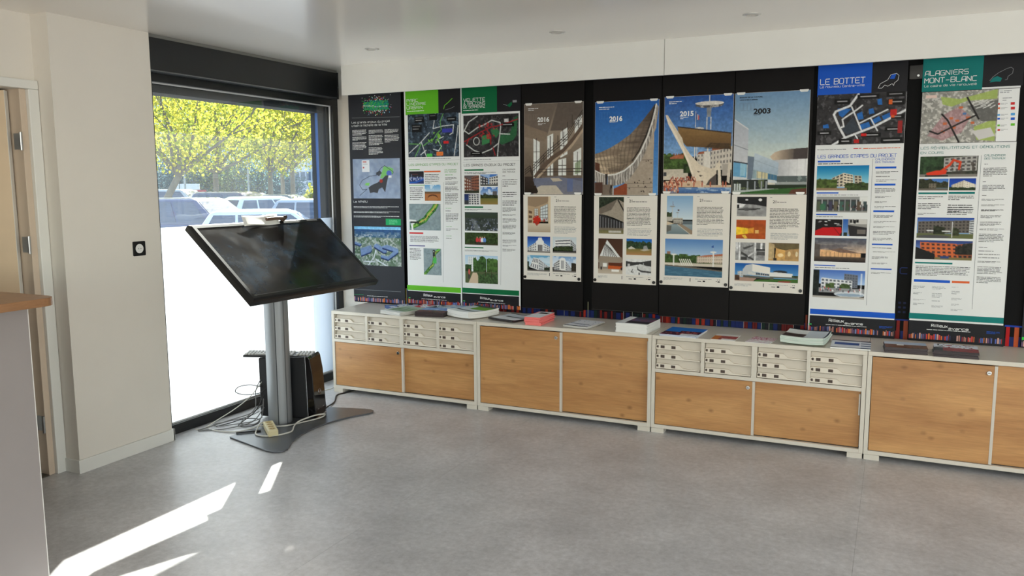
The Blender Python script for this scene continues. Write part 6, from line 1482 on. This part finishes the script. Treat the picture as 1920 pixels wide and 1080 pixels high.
# ------------------------------------------------------------------ leaflets and magazines on the cabinets
ZT = H1 + 0.0003
NTH = ('topmost', 'second from top', 'third from top', 'fourth from top', 'fifth from top', 'sixth from top', 'seventh from top', 'eighth from top')
def booklet(name, label, cat, cx, cy, ang, w, d, z, t, cover, page, group=None, pic=None, bend=0.0, seed=0):
    """a booklet: page block, cover sheet, printed cover; bend lifts the far edge as curled paper does"""
    e = thing(name, label, cat, (cx, cy, z), group=group)
    X = Matrix.Translation(Vector((cx, cy, 0))) @ Matrix.Rotation(math.radians(ang), 4, 'Z')
    nx, ny = 8, 8
    def hgt(u, v): return bend*(abs(2*v-1)**2*0.6+0.4*(2*u-1)**2) if bend else 0.0
    def slab(z0, z1, m, nm):
        b = MB(); k = (nx+1)*(ny+1)
        for zz in (z0, z1):
            for j in range(ny+1):
                for i in range(nx+1):
                    u, v = i/nx, j/ny; b.v.append((-w/2+w*u, -d/2+d*v, zz+hgt(u, v)))
        for j in range(ny):
            for i in range(nx):
                q = j*(nx+1)+i; b.f += [(q+nx+1, q+nx+2, q+1, q), (k+q, k+q+1, k+q+nx+2, k+q+nx+1)]
        for i in range(nx): b.f += [(i, i+1, k+i+1, k+i), (ny*(nx+1)+i+1, ny*(nx+1)+i, k+ny*(nx+1)+i, k+ny*(nx+1)+i+1)]
        for j in range(ny): b.f += [((j+1)*(nx+1), j*(nx+1), k+j*(nx+1), k+(j+1)*(nx+1)), (j*(nx+1)+nx, (j+1)*(nx+1)+nx, k+(j+1)*(nx+1)+nx, k+j*(nx+1)+nx)]
        b.mi = [0]*len(b.f); return b.build(nm, m, e, xf=X)
    tc = min(0.0012, t*0.3)
    slab(z, z+t-tc, page, 'pages'); slab(z+t-tc, z+t, cover, 'cover')
    if pic is not None:
        b = Ink(0); r = random.Random(seed)
        vs, fs, cs = [], [], []
        g = pic(r)
        h_, w_ = len(g), len(g[0])
        for j in range(h_+1):
            for i in range(w_+1):
                u, v = i/w_, 1-j/h_; p = X @ Vector((-w/2+w*u, -d/2+d*v, z+t+0.0004+hgt(u, v))); vs.append(tuple(p-e.location))
        for j in range(h_):
            for i in range(w_): q = j*(w_+1)+i; fs.append((q+w_+1, q+w_+2, q+1, q)); cs.append(g[j][i])
        me = bpy.data.meshes.new('cover_print'); me.from_pydata(vs, [], fs); me.update()
        at = me.color_attributes.new('ink', 'FLOAT_COLOR', 'CORNER')
        at.data.foreach_set('color', np.array([(*lin(c), 1.0) for c in cs for _ in range(4)], np.float32).ravel()); me.materials.append(INK)
        o = bpy.data.objects.new('cover_print', me); COL.objects.link(o); o.parent = e
    return e
def grid(fn, w=24, h=32):
    return lambda r: [[fn(i/(w-1), j/(h-1), r) for i in range(w)] for j in range(h)]
def nzc(u, v, s=0): return mnoise.noise(Vector((u*4+s, v*4, s*1.7)))*.5+.5
def lerp(a, b, t): return tuple(x*(1-t)+y*t for x, y in zip(a, b))
wp = mat('page_white', (232, 232, 228), 0.6, var=0.02, stretch=(1, 1, 60), scale=20); gp2 = mat('page_grey', (196, 194, 188), 0.6, var=0.06, stretch=(1, 1, 60), scale=20)
dkp = mat('page_dark', (58, 44, 46), 0.5, var=0.2, stretch=(1, 1, 60), scale=20); wc = mat('cover_white', (236, 236, 234), 0.3); dc = mat('cover_dark', (40, 42, 46), 0.3)
pinkc = mat('cover_pink', (244, 128, 124), 0.5, var=0.03); bluec = mat('cover_blue', (40, 110, 190), 0.3); mintp = mat('page_mint', (196, 212, 200), 0.6, var=0.03)
# fan of leaflets at the back of the first cabinet
def fanpic(a, b, s): return grid(lambda u, v, r: a if nzc(u, v, s) > .55 else b if nzc(u, v, s+5) > .5 else (226, 230, 236), 14, 20)
FAN = ((0.36, -0.17, 35, (120, 150, 206), (96, 120, 180), 'bluish leaflet at the left end of the fanned heap'), (0.43, -0.12, 22, (206, 210, 226), (60, 70, 96), 'white leaflet with dark bands near the left of the fanned heap'),
       (0.50, -0.20, 12, (196, 206, 226), (140, 160, 206), 'pale blue leaflet in the middle of the fanned heap'), (0.58, -0.13, -8, (170, 40, 62), (206, 90, 100), 'red and white leaflet at the back of the fanned heap'),
       (0.64, -0.19, 18, (196, 60, 76), (220, 220, 230), 'leaflet with a red photo in the fanned heap'), (0.73, -0.12, -14, (52, 60, 66), (90, 130, 160), 'dark green leaflet at the back right of the fanned heap'), (0.84, -0.12, -6, (150, 180, 210), (196, 206, 216), 'pale leaflet at the right end of the fanned heap'))
for k, (x, y, a, c1, c2, lab) in enumerate(FAN):
    booklet('leaflet', lab, 'leaflet', x, y, a, 0.15, 0.205, ZT+0.0035*k, 0.003, wc, wp, 'fanned leaflets on the first cabinet', fanpic(c1, c2, k*3.1), bend=0.008, seed=k)
# the magazine with the greenish cover, three copies deep
def stack(n, t, name, cat, labels, group, cx, cy, ang, w, d, cover, page, pic, bend=0.0, z0=ZT, jit=2.0, seed=1):
    r = random.Random(seed); z = z0
    for k in range(n):
        top = (k == n-1)
        booklet(name, labels[1] if top else labels[0]+', '+NTH[n-1-k], cat, cx+r.uniform(-.003, .003)*(not top), cy+r.uniform(-.003, .003)*(not top), ang+r.uniform(-jit, jit)*(not top), w, d, z, t, cover, page, group, pic if top else None, bend=bend, seed=seed)
        z += t+0.0004
green = grid(lambda u, v, r: (226, 228, 222) if v > .82 or u < .05 else lerp((96, 128, 84), (190, 200, 186), nzc(u*2, v*2, 2)) if v > .2 else (170, 186, 170))
stack(4, 0.006, 'magazine', 'magazine', ('magazine in the pile under the greenish cover', 'magazine with a greenish photo cover on top of its pile'), 'greenish magazines', 0.548, -0.345, -14, 0.205, 0.255, wc, gp2, green, z0=ZT+0.002)
darkred = grid(lambda u, v, r: lerp((30, 26, 40), (150, 40, 46), nzc(u*3, v*3, 4)) if v > .55 else lerp((70, 110, 190), (200, 214, 236), nzc(u*2, v, 6)))
stack(4, 0.008, 'magazine', 'magazine', ('dark magazine in the pile beside the white pile', 'dark red and blue magazine on top of its pile'), 'dark magazines', 0.795, -0.325, 8, 0.215, 0.20, dc, dkp, darkred)
band = grid(lambda u, v, r: (108, 160, 40) if .1 < v < .42 and u > .25 else (60, 64, 62) if v < .1 or (v > .62 and v < .72) else (206, 212, 214) if v < .8 else (232, 234, 232))
stack(5, 0.0085, 'magazine', 'magazine', ('white paged magazine in the pile with the green band', 'magazine with a green band on its cover, on top of its pile'), 'green banded magazines', 1.075, -0.275, -22, 0.23, 0.275, wc, wp, band, bend=0.012)
flyer = grid(lambda u, v, r: (52, 54, 56) if v > .93 or v < .05 else (232, 234, 236) if (u < .5 and v > .5) or (u > .45 and v > .6) else (44, 50, 50) if .38 < v < .48 and u > .2 else (206, 212, 218))
stack(3, 0.003, 'flyer', 'flyer', ('flyer with dark border in the small heap left of the pink booklets', 'flyer with dark border on top, left of the pink booklets'), 'dark bordered flyers', 1.375, -0.275, -18, 0.225, 0.235, dc, dkp, flyer, bend=0.006)
pinkpic = grid(lambda u, v, r: (236, 236, 238) if nzc(u, v, 9) > .36 and v > .42 else (60, 56, 60) if .1 < v < .35 and .2 < u < .85 else (236, 232, 232) if u > .12 else (240, 150, 150), 16, 26)
stack(8, 0.0062, 'booklet', 'booklet', ('pink edged booklet in the pink pile', 'pink edged booklet with white cover on top of the pink pile'), 'pink booklets', 1.600, -0.325, -1, 0.112, 0.238, pinkc, pinkc, pinkpic, jit=3.5, seed=5)
card = grid(lambda u, v, r: (52, 56, 62) if v > .93 else (60, 70, 110) if .55 < v < .62 and u < .8 else (228, 230, 236) if nzc(u*3, v*3, 3) > .3 else (150, 156, 170))
stack(4, 0.0028, 'leaflet', 'leaflet', ('white leaflet in the thin heap between pink and white piles', 'white leaflet with blue lines on top, between the pink and white piles'), 'white leaflets in the middle', 1.910, -0.318, -9, 0.172, 0.238, wc, gp2, card, bend=0.003)
book = grid(lambda u, v, r: (228, 230, 232) if u < .26 or v > .93 else (40, 34, 44) if v > .62 else lerp((60, 100, 150), (150, 60, 60), nzc(u*3, v*3, 8)) if v > .22 else (60, 70, 84))
stack(6, 0.0092, 'magazine', 'magazine', ('thick white magazine in the tall white pile', 'thick white magazine with a dark photo on top of the tall white pile'), 'thick white magazines', 2.273, -0.325, -3, 0.200, 0.262, wc, wp, book, jit=1.2, seed=9)
blue = grid(lambda u, v, r: (40, 118, 206) if v < .45 or (v < .6 and u < .4) else (226, 230, 234) if (u > .55 and v > .78) else (206, 110, 110) if nzc(u*3, v*3, 3) > .62 else (70, 26, 48))
stack(3, 0.0042, 'magazine', 'magazine', ('blue covered magazine in the low heap', 'magazine with a bright blue cover on top of its low heap'), 'blue magazines', 2.567, -0.348, -3, 0.222, 0.262, bluec, wp, blue)
small = grid(lambda u, v, r: (234, 232, 228) if v < .32 or (v > .78 and u > .4) else (206, 122, 60) if u < .3 else lerp((130, 40, 56), (200, 120, 100), nzc(u*3, v*3, 1)))
booklet('leaflet', 'small leaflet with an orange and red picture beside the blue magazine', 'leaflet', 2.823, -0.373, -1, 0.138, 0.184, ZT, 0.0025, wc, wp, None, small)
pk = grid(lambda u, v, r: (226, 206, 214) if nzc(u*3, v*3, 2) > .5 else (190, 110, 130) if v < .5 and nzc(u*4, v*4, 7) > .4 else (238, 236, 236))
booklet('leaflet', 'small pale pink leaflet left of the tall curled pile', 'leaflet', 3.030, -0.382, -8, 0.137, 0.184, ZT, 0.0025, wc, wp, None, pk)
curl = grid(lambda u, v, r: (40, 44, 44) if v > .96 or v < .06 or u > .97 else lerp((92, 66, 58), (40, 34, 34), nzc(u*3, v*3, 2)) if .45 < v < .92 and u < .5 else (206, 216, 222) if u > .5 else (226, 230, 228))
stack(5, 0.0075, 'magazine', 'magazine', ('mint edged magazine in the curled pile', 'magazine with curled black edged cover on top of its pile'), 'curled magazines', 3.268, -0.322, -5, 0.232, 0.265, wc, mintp, curl, bend=0.014)
tab = grid(lambda u, v, r: (36, 38, 44) if v < .08 or v > .94 else (50, 84, 150) if (.3 < v < .62 and u < .72 and u > .08) else (80, 96, 130) if u > .76 and int(v*10) % 3 == 0 else (226, 230, 236))
stack(2, 0.004, 'leaflet', 'leaflet', ('lower white leaflet under the blue table leaflet', 'white leaflet with blue table, right of the curled pile'), 'blue table leaflets', 3.508, -0.340, 1, 0.205, 0.232, wc, wp, tab)
lan = grid(lambda u, v, r: lerp((196, 206, 220), (160, 176, 200), u) if v < .42 else (226, 226, 222) if .3 < u < .45 and v < .6 else lerp((70, 60, 48), (150, 84, 50), nzc(u*4, v*4, 3)))
stack(5, 0.006, 'magazine', 'magazine', ('brown edged magazine in the landscape pile', 'magazine with a town landscape cover on top of its pile'), 'landscape magazines', 3.782, -0.372, 3, 0.207, 0.175, dc, dkp, lan)
mou = grid(lambda u, v, r: (214, 220, 230) if v < .5 and nzc(u*3, v*3, 1) > .4 else lerp((90, 30, 36), (176, 50, 54), nzc(u*4, v*4, 5)) if u > .2 else (40, 40, 46))
stack(6, 0.0055, 'magazine', 'magazine', ('dark red magazine in the rightmost pile', 'magazine with white and red cover on top of the rightmost pile'), 'dark red magazines', 4.022, -0.375, -2, 0.208, 0.195, dc, dkp, mou, jit=4)

# ------------------------------------------------------------------ outside: car park, trees, building
GZ = -0.35
asph = mat('asphalt', (126, 128, 132), 0.85, var=0.12, scale=6, bump=0.2, bscale=40)
g = box('ground', asph, -140, -60, GZ-0.3, -0.47, 160, GZ); tag(g, 'grey asphalt car park outside the window', None, None, 'structure')
CAMP = Vector((3.7018, -5.1935, 0)); VR = Vector((0.9042, 0.4271, 0)); VF = Vector((-0.4277, 0.9039, 0))
def at(u, t, z=GZ):
    """place in the car park: u = sideways slope from the door line, t = distance in metres"""
    p = CAMP + (VF + VR*u)*t; return Vector((p.x, p.y, z))
tyre = mat('tyre', (26, 26, 28), 0.8); rim = mat('rim', (160, 162, 166), 0.3, metal=0.8)
carglass = mat('car_glass', (58, 72, 94), 0.05, var=0.3, scale=1.5, spec=0.8)
def make_car(label, pos, head, L, W, Hh, paint, hatch=True):
    e = thing('parked_car', label, 'car', pos, head, group='cars in the car park')
    k = Hh/1.5; hl = L/2; hw = W/2; belt = 0.86*k; roof = Hh
    # body shell: stations along the length, each a half section widened below
    prof = [(-hl, 0.42), (-hl+0.06, 0.80*k), (-hl+0.25, belt), (hl-1.45, belt-0.02), (hl-0.55, belt-0.16), (hl-0.10, belt-0.28), (hl, 0.45), (hl-0.05, 0.24), (-hl+0.05, 0.24)]
    b = MB(); n = len(prof); rows = []
    for f, yy in ((1.0, -hw*0.86), (1.0, -hw), (1.0, hw), (1.0, hw*0.86)):
        pass
    secs = [(-hw, 0.93), (-hw*0.9, 1.0), (hw*0.9, 1.0), (hw, 0.93)]
    for yy, s_ in secs: rows.append([(x*s_ if abs(yy) == hw else x, yy, 0.24+(z-0.24)*(0.96 if abs(yy) == hw else 1)) for x, z in prof])
    vs = [v for r in rows for v in r]; fs = []
    for j in range(3):
        for i in range(n): fs.append((j*n+i, j*n+(i+1) % n, (j+1)*n+(i+1) % n, (j+1)*n+i))
    fs += [tuple(range(n)), tuple(range(3*n, 4*n))[::-1]]
    body = b.add(vs, fs).build('body', paint, e, 0.05, True, world=False)
    # greenhouse
    xr0, xr1 = (-hl+0.12, -hl+0.48) if hatch else (-hl+0.55, -hl+1.05)
    xf1, xf0 = hl-1.95, hl-1.15
    bz, tz = belt-0.03, roof
    B0 = [(xr0, -hw*0.9, bz), (xf0, -hw*0.9, bz), (xf0, hw*0.9, bz), (xr0, hw*0.9, bz)]
    T0 = [(xr1, -hw*0.70, tz-0.06), (xf1, -hw*0.70, tz-0.06), (xf1, hw*0.70, tz-0.06), (xr1, hw*0.70, tz-0.06)]
    T1 = [(xr1+0.15, -hw*0.60, tz), (xf1-0.2, -hw*0.60, tz), (xf1-0.2, hw*0.60, tz), (xr1+0.15, hw*0.60, tz)]
    gb = MB().add(B0+T0+T1, [(0,1,5,4),(1,2,6,5),(2,3,7,6),(3,0,4,7),(4,5,9,8),(5,6,10,9),(6,7,11,10),(7,4,8,11),(8,9,10,11),(3,2,1,0)])
    gh = gb.build('cabin', paint, e, 0.04, True, world=False)
    def pane(a, b_, c, d, f0, f1, g0, g1, nm):
        a, b_, c, d = map(Vector, (a, b_, c, d)); Pq = lambda u, v: (a*(1-u)+b_*u)*(1-v)+(d*(1-u)+c*u)*v
        nrm = (b_-a).cross(d-a).normalized()*0.012
        q = [Pq(f0, g0), Pq(f1, g0), Pq(f1, g1), Pq(f0, g1)]
        MB().add([p+nrm for p in q]+[p-nrm for p in q], [(0,1,2,3),(7,6,5,4),(0,4,5,1),(1,5,6,2),(2,6,7,3),(3,7,4,0)]).build(nm, carglass, gh, world=False)
    for s_, (i0, i1) in ((1, (0, 1)), (-1, (2, 3))):
        a, b_ = B0[i0], B0[i1]; c, d = T0[i1], T0[i0]
        pane(a, b_, c, d, .06, .30, .12, .92, 'side_window'); pane(a, b_, c, d, .33, .60, .10, .93, 'side_window'); pane(a, b_, c, d, .63, .93, .10, .93, 'side_window')
    pane(B0[1], B0[2], T0[2], T0[1], .05, .95, .08, .95, 'windscreen'); pane(B0[3], B0[0], T0[0], T0[3], .08, .92, .15, .92, 'rear_window')
    for x in (-hl+0.78, hl-0.82):
        for s_ in (-1, 1):
            y = s_*(hw-0.10)
            w = MB().tube([(x, y-0.1, 0.31), (x, y+0.1, 0.31)], 0.31, 20).build('wheel', tyre, e, world=False)
            MB().tube([(x, y-0.105, 0.31), (x, y+0.105, 0.31)], 0.19, 16).build('rim', rim, w, world=False)
    for s_ in (-1, 1):
        MB().box(xf0-0.18, s_*hw*0.92, belt-0.01, xf0-0.02, s_*(hw*0.92+0.17), belt+0.13).build('mirror', paint, e, 0.03, world=False)
        MB().box(-hl-0.005, s_*(hw-0.08), 0.62*k, -hl+0.10, s_*(hw-0.32), 0.80*k).build('tail_light', mat('tail_light', (150, 24, 22), 0.2), e, 0.01, world=False)
        MB().box(hl-0.16, s_*(hw-0.12), 0.52*k, hl-0.03, s_*(hw-0.40), 0.62*k).build('head_light', mat('head_light', (220, 226, 232), 0.1), e, 0.01, world=False)
    return e
P_ = lambda n, c, r=0.25: mat(n, c, r, var=0.02, metal=0.0, coat=0.6)
wht, slv, dkb, gry = P_('white_car_paint', (226, 230, 234)), P_('silver_car_paint', (176, 182, 190)), P_('navy_car_paint', (52, 66, 104)), P_('grey_car_paint', (120, 128, 140))
def ua(px): return (px-960)/1519.6*0.992
make_car('dark blue estate car nearest the left side of the window', at(ua(380), 22.0), math.radians(6), 4.5, 1.82, 1.56, dkb)
make_car('white car in front, its roof just above the touch screen', at(ua(540), 18.5), math.radians(38), 4.2, 1.78, 1.34, wht)
make_car('white hatchback seen from behind, in the middle of the car park', at(ua(520), 27.0), math.radians(70), 4.1, 1.76, 1.53, wht)
make_car('silver car close to the right side of the window', at(ua(636), 24.5), math.radians(16), 4.4, 1.80, 1.48, slv)
make_car('grey car parked behind the white hatchback', at(ua(545), 36.0), math.radians(14), 4.4, 1.80, 1.50, gry)
make_car('navy car just behind the dark blue estate car', at(ua(458), 30.5), math.radians(8), 4.5, 1.82, 1.66, dkb)
make_car('silver car at the back left of the car park', at(ua(345), 38.0), math.radians(16), 4.5, 1.84, 1.74, slv)
# a flat-bed van with pale boards behind the cars
vp = at(ua(371), 44)
e = thing('parked_van', 'white van with pale side boards behind the cars at the left', 'van', vp, math.radians(22), group=None)
MB().box(-1.0, -0.95, 0.55, 2.3, 0.95, 0.95).build('bed', wht, e, 0.03, world=False)
for a, b_ in ((-1.0, -0.56), (-0.50, 0.56)): MB().box(a, -1.0, 1.70, b_, -0.94, 2.0).build('side_board', P_('pale_board', (214, 218, 220), 0.5), e, 0.01, world=False)
MB().box(-1.0, -0.95, 0.95, 0.6, -0.90, 1.69).build('side_board', P_('pale_board', (214, 218, 220), 0.5), e, 0.01, world=False)
MB().prism([(2.3, 0.5), (4.0, 0.5), (4.0, 1.1), (3.7, 1.2), (3.3, 1.5), (2.3, 1.5)], -0.95, 0.95, 'y').build('cab', wht, e, 0.05, True, world=False)
MB().box(0.3, -1.02, 1.55, 0.9, -0.95, 1.68).build('red_marker', mat('red_marker', (170, 40, 40), 0.5), e, world=False)
for x in (-0.4, 3.2):
    for s_ in (-1, 1): MB().tube([(x, s_*0.85-0.1, 0.34), (x, s_*0.85+0.1, 0.34)], 0.34, 18).build('wheel', tyre, e, world=False)

# leaves: thin, lit from behind
def leaf_mat(name, cols):
    m, nt, N, L = mat_nodes(name); N.remove(N['Principled BSDF'])
    at_ = N.new('ShaderNodeAttribute'); at_.attribute_name = 'tone'
    r = N.new('ShaderNodeValToRGB'); r.color_ramp.elements[0].color = (*lin(cols[0]), 1); r.color_ramp.elements[1].color = (*lin(cols[-1]), 1)
    for k, c in enumerate(cols[1:-1]): q = r.color_ramp.elements.new((k+1)/(len(cols)-1)); q.color = (*lin(c), 1)
    L(at_.outputs['Fac'], r.inputs[0])
    d = N.new('ShaderNodeBsdfDiffuse'); t = N.new('ShaderNodeBsdfTranslucent'); x = N.new('ShaderNodeMixShader'); x.inputs[0].default_value = 0.78
    L(r.outputs[0], d.inputs[0]); L(r.outputs[0], t.inputs[0]); L(d.outputs[0], x.inputs[1]); L(t.outputs[0], x.inputs[2]); L(x.outputs[0], N['Material Output'].inputs[0])
    return m
LEAF = leaf_mat('autumn_leaves', [(104, 122, 50), (156, 166, 62), (206, 198, 66), (240, 224, 92)])
LEAFG = leaf_mat('green_leaves', [(96, 118, 84), (130, 150, 100), (168, 176, 116)])
LEAFB = leaf_mat('shrub_leaves', [(70, 100, 104), (104, 136, 138), (150, 176, 176)])
bark = mat('plane_bark', (122, 112, 96), 0.85, var=0.25, scale=5, stretch=(1, 1, 0.4), bump=0.4, bscale=12)
def leaves(name, pts, size, m, parent, rs):
    n = len(pts); P = np.array(pts)
    a = rs.normal(size=(n, 3)); a /= np.linalg.norm(a, axis=1)[:, None]; c = rs.normal(size=(n, 3)); b = np.cross(a, c); b /= np.linalg.norm(b, axis=1)[:, None]
    s = size*(0.55+0.9*rs.rand(n))[:, None]
    nr = np.cross(a, b); k_ = 6; j = rs.uniform(.75, 1.2, size=(n, k_))
    q = np.stack([P+(a*math.cos(2*math.pi*i/k_)*.5+b*math.sin(2*math.pi*i/k_)*.42+nr*(.12 if i % 3 == 0 else -.05))*s*j[:, i:i+1] for i in range(k_)], 1).reshape(-1, 3)-np.array(rootloc(parent))
    me = bpy.data.meshes.new(name); me.vertices.add(len(q)); me.vertices.foreach_set('co', q.ravel())
    me.loops.add(k_*n); me.loops.foreach_set('vertex_index', np.arange(k_*n, dtype=np.int32)); me.polygons.add(n); me.polygons.foreach_set('loop_start', np.arange(0, k_*n, k_, dtype=np.int32)); me.update(calc_edges=True)
    at_ = me.attributes.new('tone', 'FLOAT', 'POINT'); at_.data.foreach_set('value', np.repeat(np.clip(rs.rand(n)*.75+.25*rs.rand(n), 0, 1), k_).astype(np.float32)); me.materials.append(m)
    o = bpy.data.objects.new(name, me); COL.objects.link(o); o.parent = parent; o['kind'] = 'stuff'; return o
def make_tree(label, pos, h, trunk_h, rad, seed, m=LEAF, n=8500, lean=(0, 0), size=0.092, tr=0.12):
    e = thing('plane_tree', label, 'tree', pos, group='trees beyond the car park'); rs = np.random.RandomState(seed); pos = Vector(pos)
    top = pos+Vector((lean[0], lean[1], trunk_h)); b = MB()
    b.tube([pos+Vector((0, 0, -0.1)), pos+Vector((lean[0]*.3, lean[1]*.3, trunk_h*.5)), top], [tr*1.2, tr, tr*.9], 10); b.build('trunk', bark, e, smooth=True)
    tips = []; nb = 8
    for k in range(nb):
        a = 2*math.pi*k/nb+rs.uniform(-.3, .3); el = rs.uniform(.35, 1.25); ln = rad*rs.uniform(.7, 1.05)
        pts = [top]; d = Vector((math.cos(a)*math.cos(el), math.sin(a)*math.cos(el), math.sin(el)))
        for j in range(4):
            d = (d+Vector((rs.uniform(-.3, .3), rs.uniform(-.3, .3), rs.uniform(0, .25)))).normalized(); pts.append(pts[-1]+d*ln/3.2); tips.append((pts[-1], .5+.16*j))
            if j > 0:
                d2 = (d+Vector((rs.uniform(-1, 1), rs.uniform(-1, 1), rs.uniform(-.5, .4)))).normalized(); q = [pts[-1], pts[-1]+d2*ln*.28, pts[-1]+d2*ln*.5+Vector((0, 0, rs.uniform(-.2, .2)))]
                MB().tube(q, [tr*.22, tr*.16, tr*.07], 5).build('branch', bark, e, smooth=True); tips += [(q[1], .55), (q[2], .6)]
        MB().tube(pts, [tr*.6, tr*.45, tr*.33, tr*.22, tr*.1], 7).build('branch', bark, e, smooth=True)
    tips += [(top+Vector((0, 0, (h-trunk_h)*f)), .9) for f in (.35, .6, .85)]
    pts = []
    per = n//len(tips)
    for p, s_ in tips:
        q = rs.normal(size=(per, 3)); q /= np.linalg.norm(q, axis=1)[:, None]; q *= (rs.rand(per)**.45)[:, None]*rad*.42*s_*1.25*np.array([1, 1, .75])
        pts.append(np.array(p)+q)
    pts = np.concatenate(pts); pts = pts[pts[:, 2] < h+pos.z]
    leaves('foliage', pts, size, m, e, rs); return e
make_tree('leaning yellow tree at the left side of the window', at(ua(285), 27), 9.0, 2.2, 3.4, 3, n=8500, lean=(0.7, 0.5))
make_tree('yellow tree whose trunk forks above the dark blue car', at(ua(406), 33), 10.0, 2.4, 4.2, 8, n=10500, tr=0.11)
make_tree('thick trunked tree left of the pale building windows', at(ua(508), 38), 10.5, 2.5, 4.2, 11, n=9500, tr=0.12)
make_tree('tree behind the thick trunked one, in front of the building', at(ua(531), 46), 11.0, 2.6, 4.4, 15, n=7000, tr=0.12)
make_tree('tree with a pale trunk nearest the right side of the window', at(ua(550), 40), 10.5, 2.7, 4.0, 21, n=9000, tr=0.12)
make_tree('greener tree far behind the dark blue car', at(ua(345), 50), 10.5, 3.0, 4.6, 27, m=LEAFG, n=5000, size=0.14)
make_tree('greener tree far behind the middle of the window', at(ua(462), 54), 11.5, 3.0, 4.8, 31, m=LEAFG, n=5000, size=0.14)
def make_shrub(label, pos, h, r, seed, m=LEAFB, n=5500, size=0.11, name='shrub'):
    e = thing(name, label, 'shrub', pos, group='shrubs behind the cars'); rs = np.random.RandomState(seed); pos = Vector(pos)
    for k in range(5):
        a = rs.uniform(0, 6.28); MB().tube([pos+Vector((0, 0, -.05)), pos+Vector((math.cos(a)*r*.25, math.sin(a)*r*.25, h*.4)), pos+Vector((math.cos(a)*r*.5, math.sin(a)*r*.5, h*.8))], [.07, .05, .02], 6).build('stem', bark, e, smooth=True)
    q = rs.normal(size=(n, 3)); q /= np.linalg.norm(q, axis=1)[:, None]; q *= (rs.rand(n)**.4)[:, None]*(1+.25*np.sin(q[:, 0:1]*9+seed)*np.cos(q[:, 1:2]*7)); q = q*np.array([r, r, h*.52])+np.array([pos.x, pos.y, pos.z+h*.5])
    leaves('foliage', q[q[:, 2] > pos.z], size, m, e, rs); return e
make_shrub('dark shrub at the left behind the silver car', at(ua(310), 48), 3.5, 2.4, 1)
make_shrub('dark shrub behind the pale side boards of the van', at(ua(368), 50), 3.9, 2.5, 2)
make_shrub('loose grey green shrub in the middle of the hedge', at(ua(425), 49), 3.6, 2.3, 3, m=LEAFG)
make_shrub('bluish shrub left of the thick tree trunk', at(ua(478), 50), 3.8, 2.2, 4)
make_shrub('bluish shrub beside the fence behind the grey car', at(ua(520), 52), 2.9, 1.9, 5)
make_shrub('small yellow bush by the right side of the window', at(ua(589), 44), 1.9, 0.55, 6, m=LEAF, n=900, size=0.14, name='bush')

# pale apartment building across the back
fac = mat('pale_render', (226, 228, 236), 0.8, var=0.04, scale=0.6); wfr = mat('window_frame_white', (226, 228, 232), 0.5)
wgl = mat('far_window_glass', (96, 112, 134), 0.08, var=0.3, scale=0.8)
bp_ = at(ua(450), 68); hd = math.radians(25.3)
bl = thing('apartment_building', 'long pale building with rows of windows behind the trees', 'building', bp_, hd)
MB().box(-16, 0, 0, 16, 9, 15).build('wall', fac, bl, world=False)
def window_rows(w, h, x0, x1, step, zs):
    wm = None
    for z in zs:
        x = x0
        while x < x1:
            if wm is None:
                wm = o = MB().box(-w/2, -0.06, 0, w/2, 0.02, h).build('window', wfr, bl, world=False)
                gm = MB().box(-w/2+0.05, -0.08, 0.06, w/2-0.05, -0.05, h-0.06).build('pane', wgl, wm, world=False)
            else:
                o = wm.copy(); COL.objects.link(o); o.parent = bl; q = gm.copy(); COL.objects.link(q); q.parent = o
            o.location = (x, 0, z); x += step
window_rows(0.46, 0.85, 1.0, 15.5, 0.48, (2.25,))
window_rows(1.10, 1.35, -15.0, 15.5, 2.4, (5.0, 7.8, 10.6, 13.2))
window_rows(1.10, 1.20, -15.0, 0.5, 2.4, (2.1,))
MB().box(-16, -0.25, 2.10, 16, 0.0, 2.20).build('ledge', wfr, bl, world=False)
for x in (4.2, 12.5): MB().box(x, -0.1, 0, x+0.16, 0.0, 2.1).build('downpipe', mat('pipe_grey', (110, 118, 130), 0.5), bl, world=False)
# fence and lamp posts
fn = thing('mesh_fence', 'thin dark wire fence in front of the pale building', 'fence', at(ua(530), 57), hd)
fm = mat('fence_green', (70, 92, 96), 0.5)
for k in range(8): MB().box(-7+2*k, -0.03, 0, -7+2*k+0.06, 0.03, 2.0).build('post', fm, fn, world=False)
for z in (0.1, 0.5, 0.9, 1.3, 1.7, 1.97): MB().box(-7, -0.012, z, 7.06, 0.012, z+0.024).build('wire', fm, fn, world=False)
gl = mat('galvanised_post', (150, 158, 164), 0.5, metal=0.4)
for px, t, h_, lab in ((348, 40, 4.0, 'thin grey lamp post left of the forked tree'), (467, 42, 3.4, 'thin grey lamp post right of the forked tree')):
    p = at(ua(px), t); e = thing('lamp_post', lab, 'lamp post', p, group='lamp posts in the car park')
    MB().tube([p, p+Vector((0, 0, h_*.5)), p+Vector((0, 0, h_))], [.06, .05, .04], 10).build('pole', gl, e, smooth=True)
    MB().tube([p+Vector((0, 0, h_)), p+Vector((.1, .05, h_+.12)), p+Vector((.35, .16, h_+.15))], [.04, .05, .06], 8).build('lamp_head', gl, e, smooth=True)
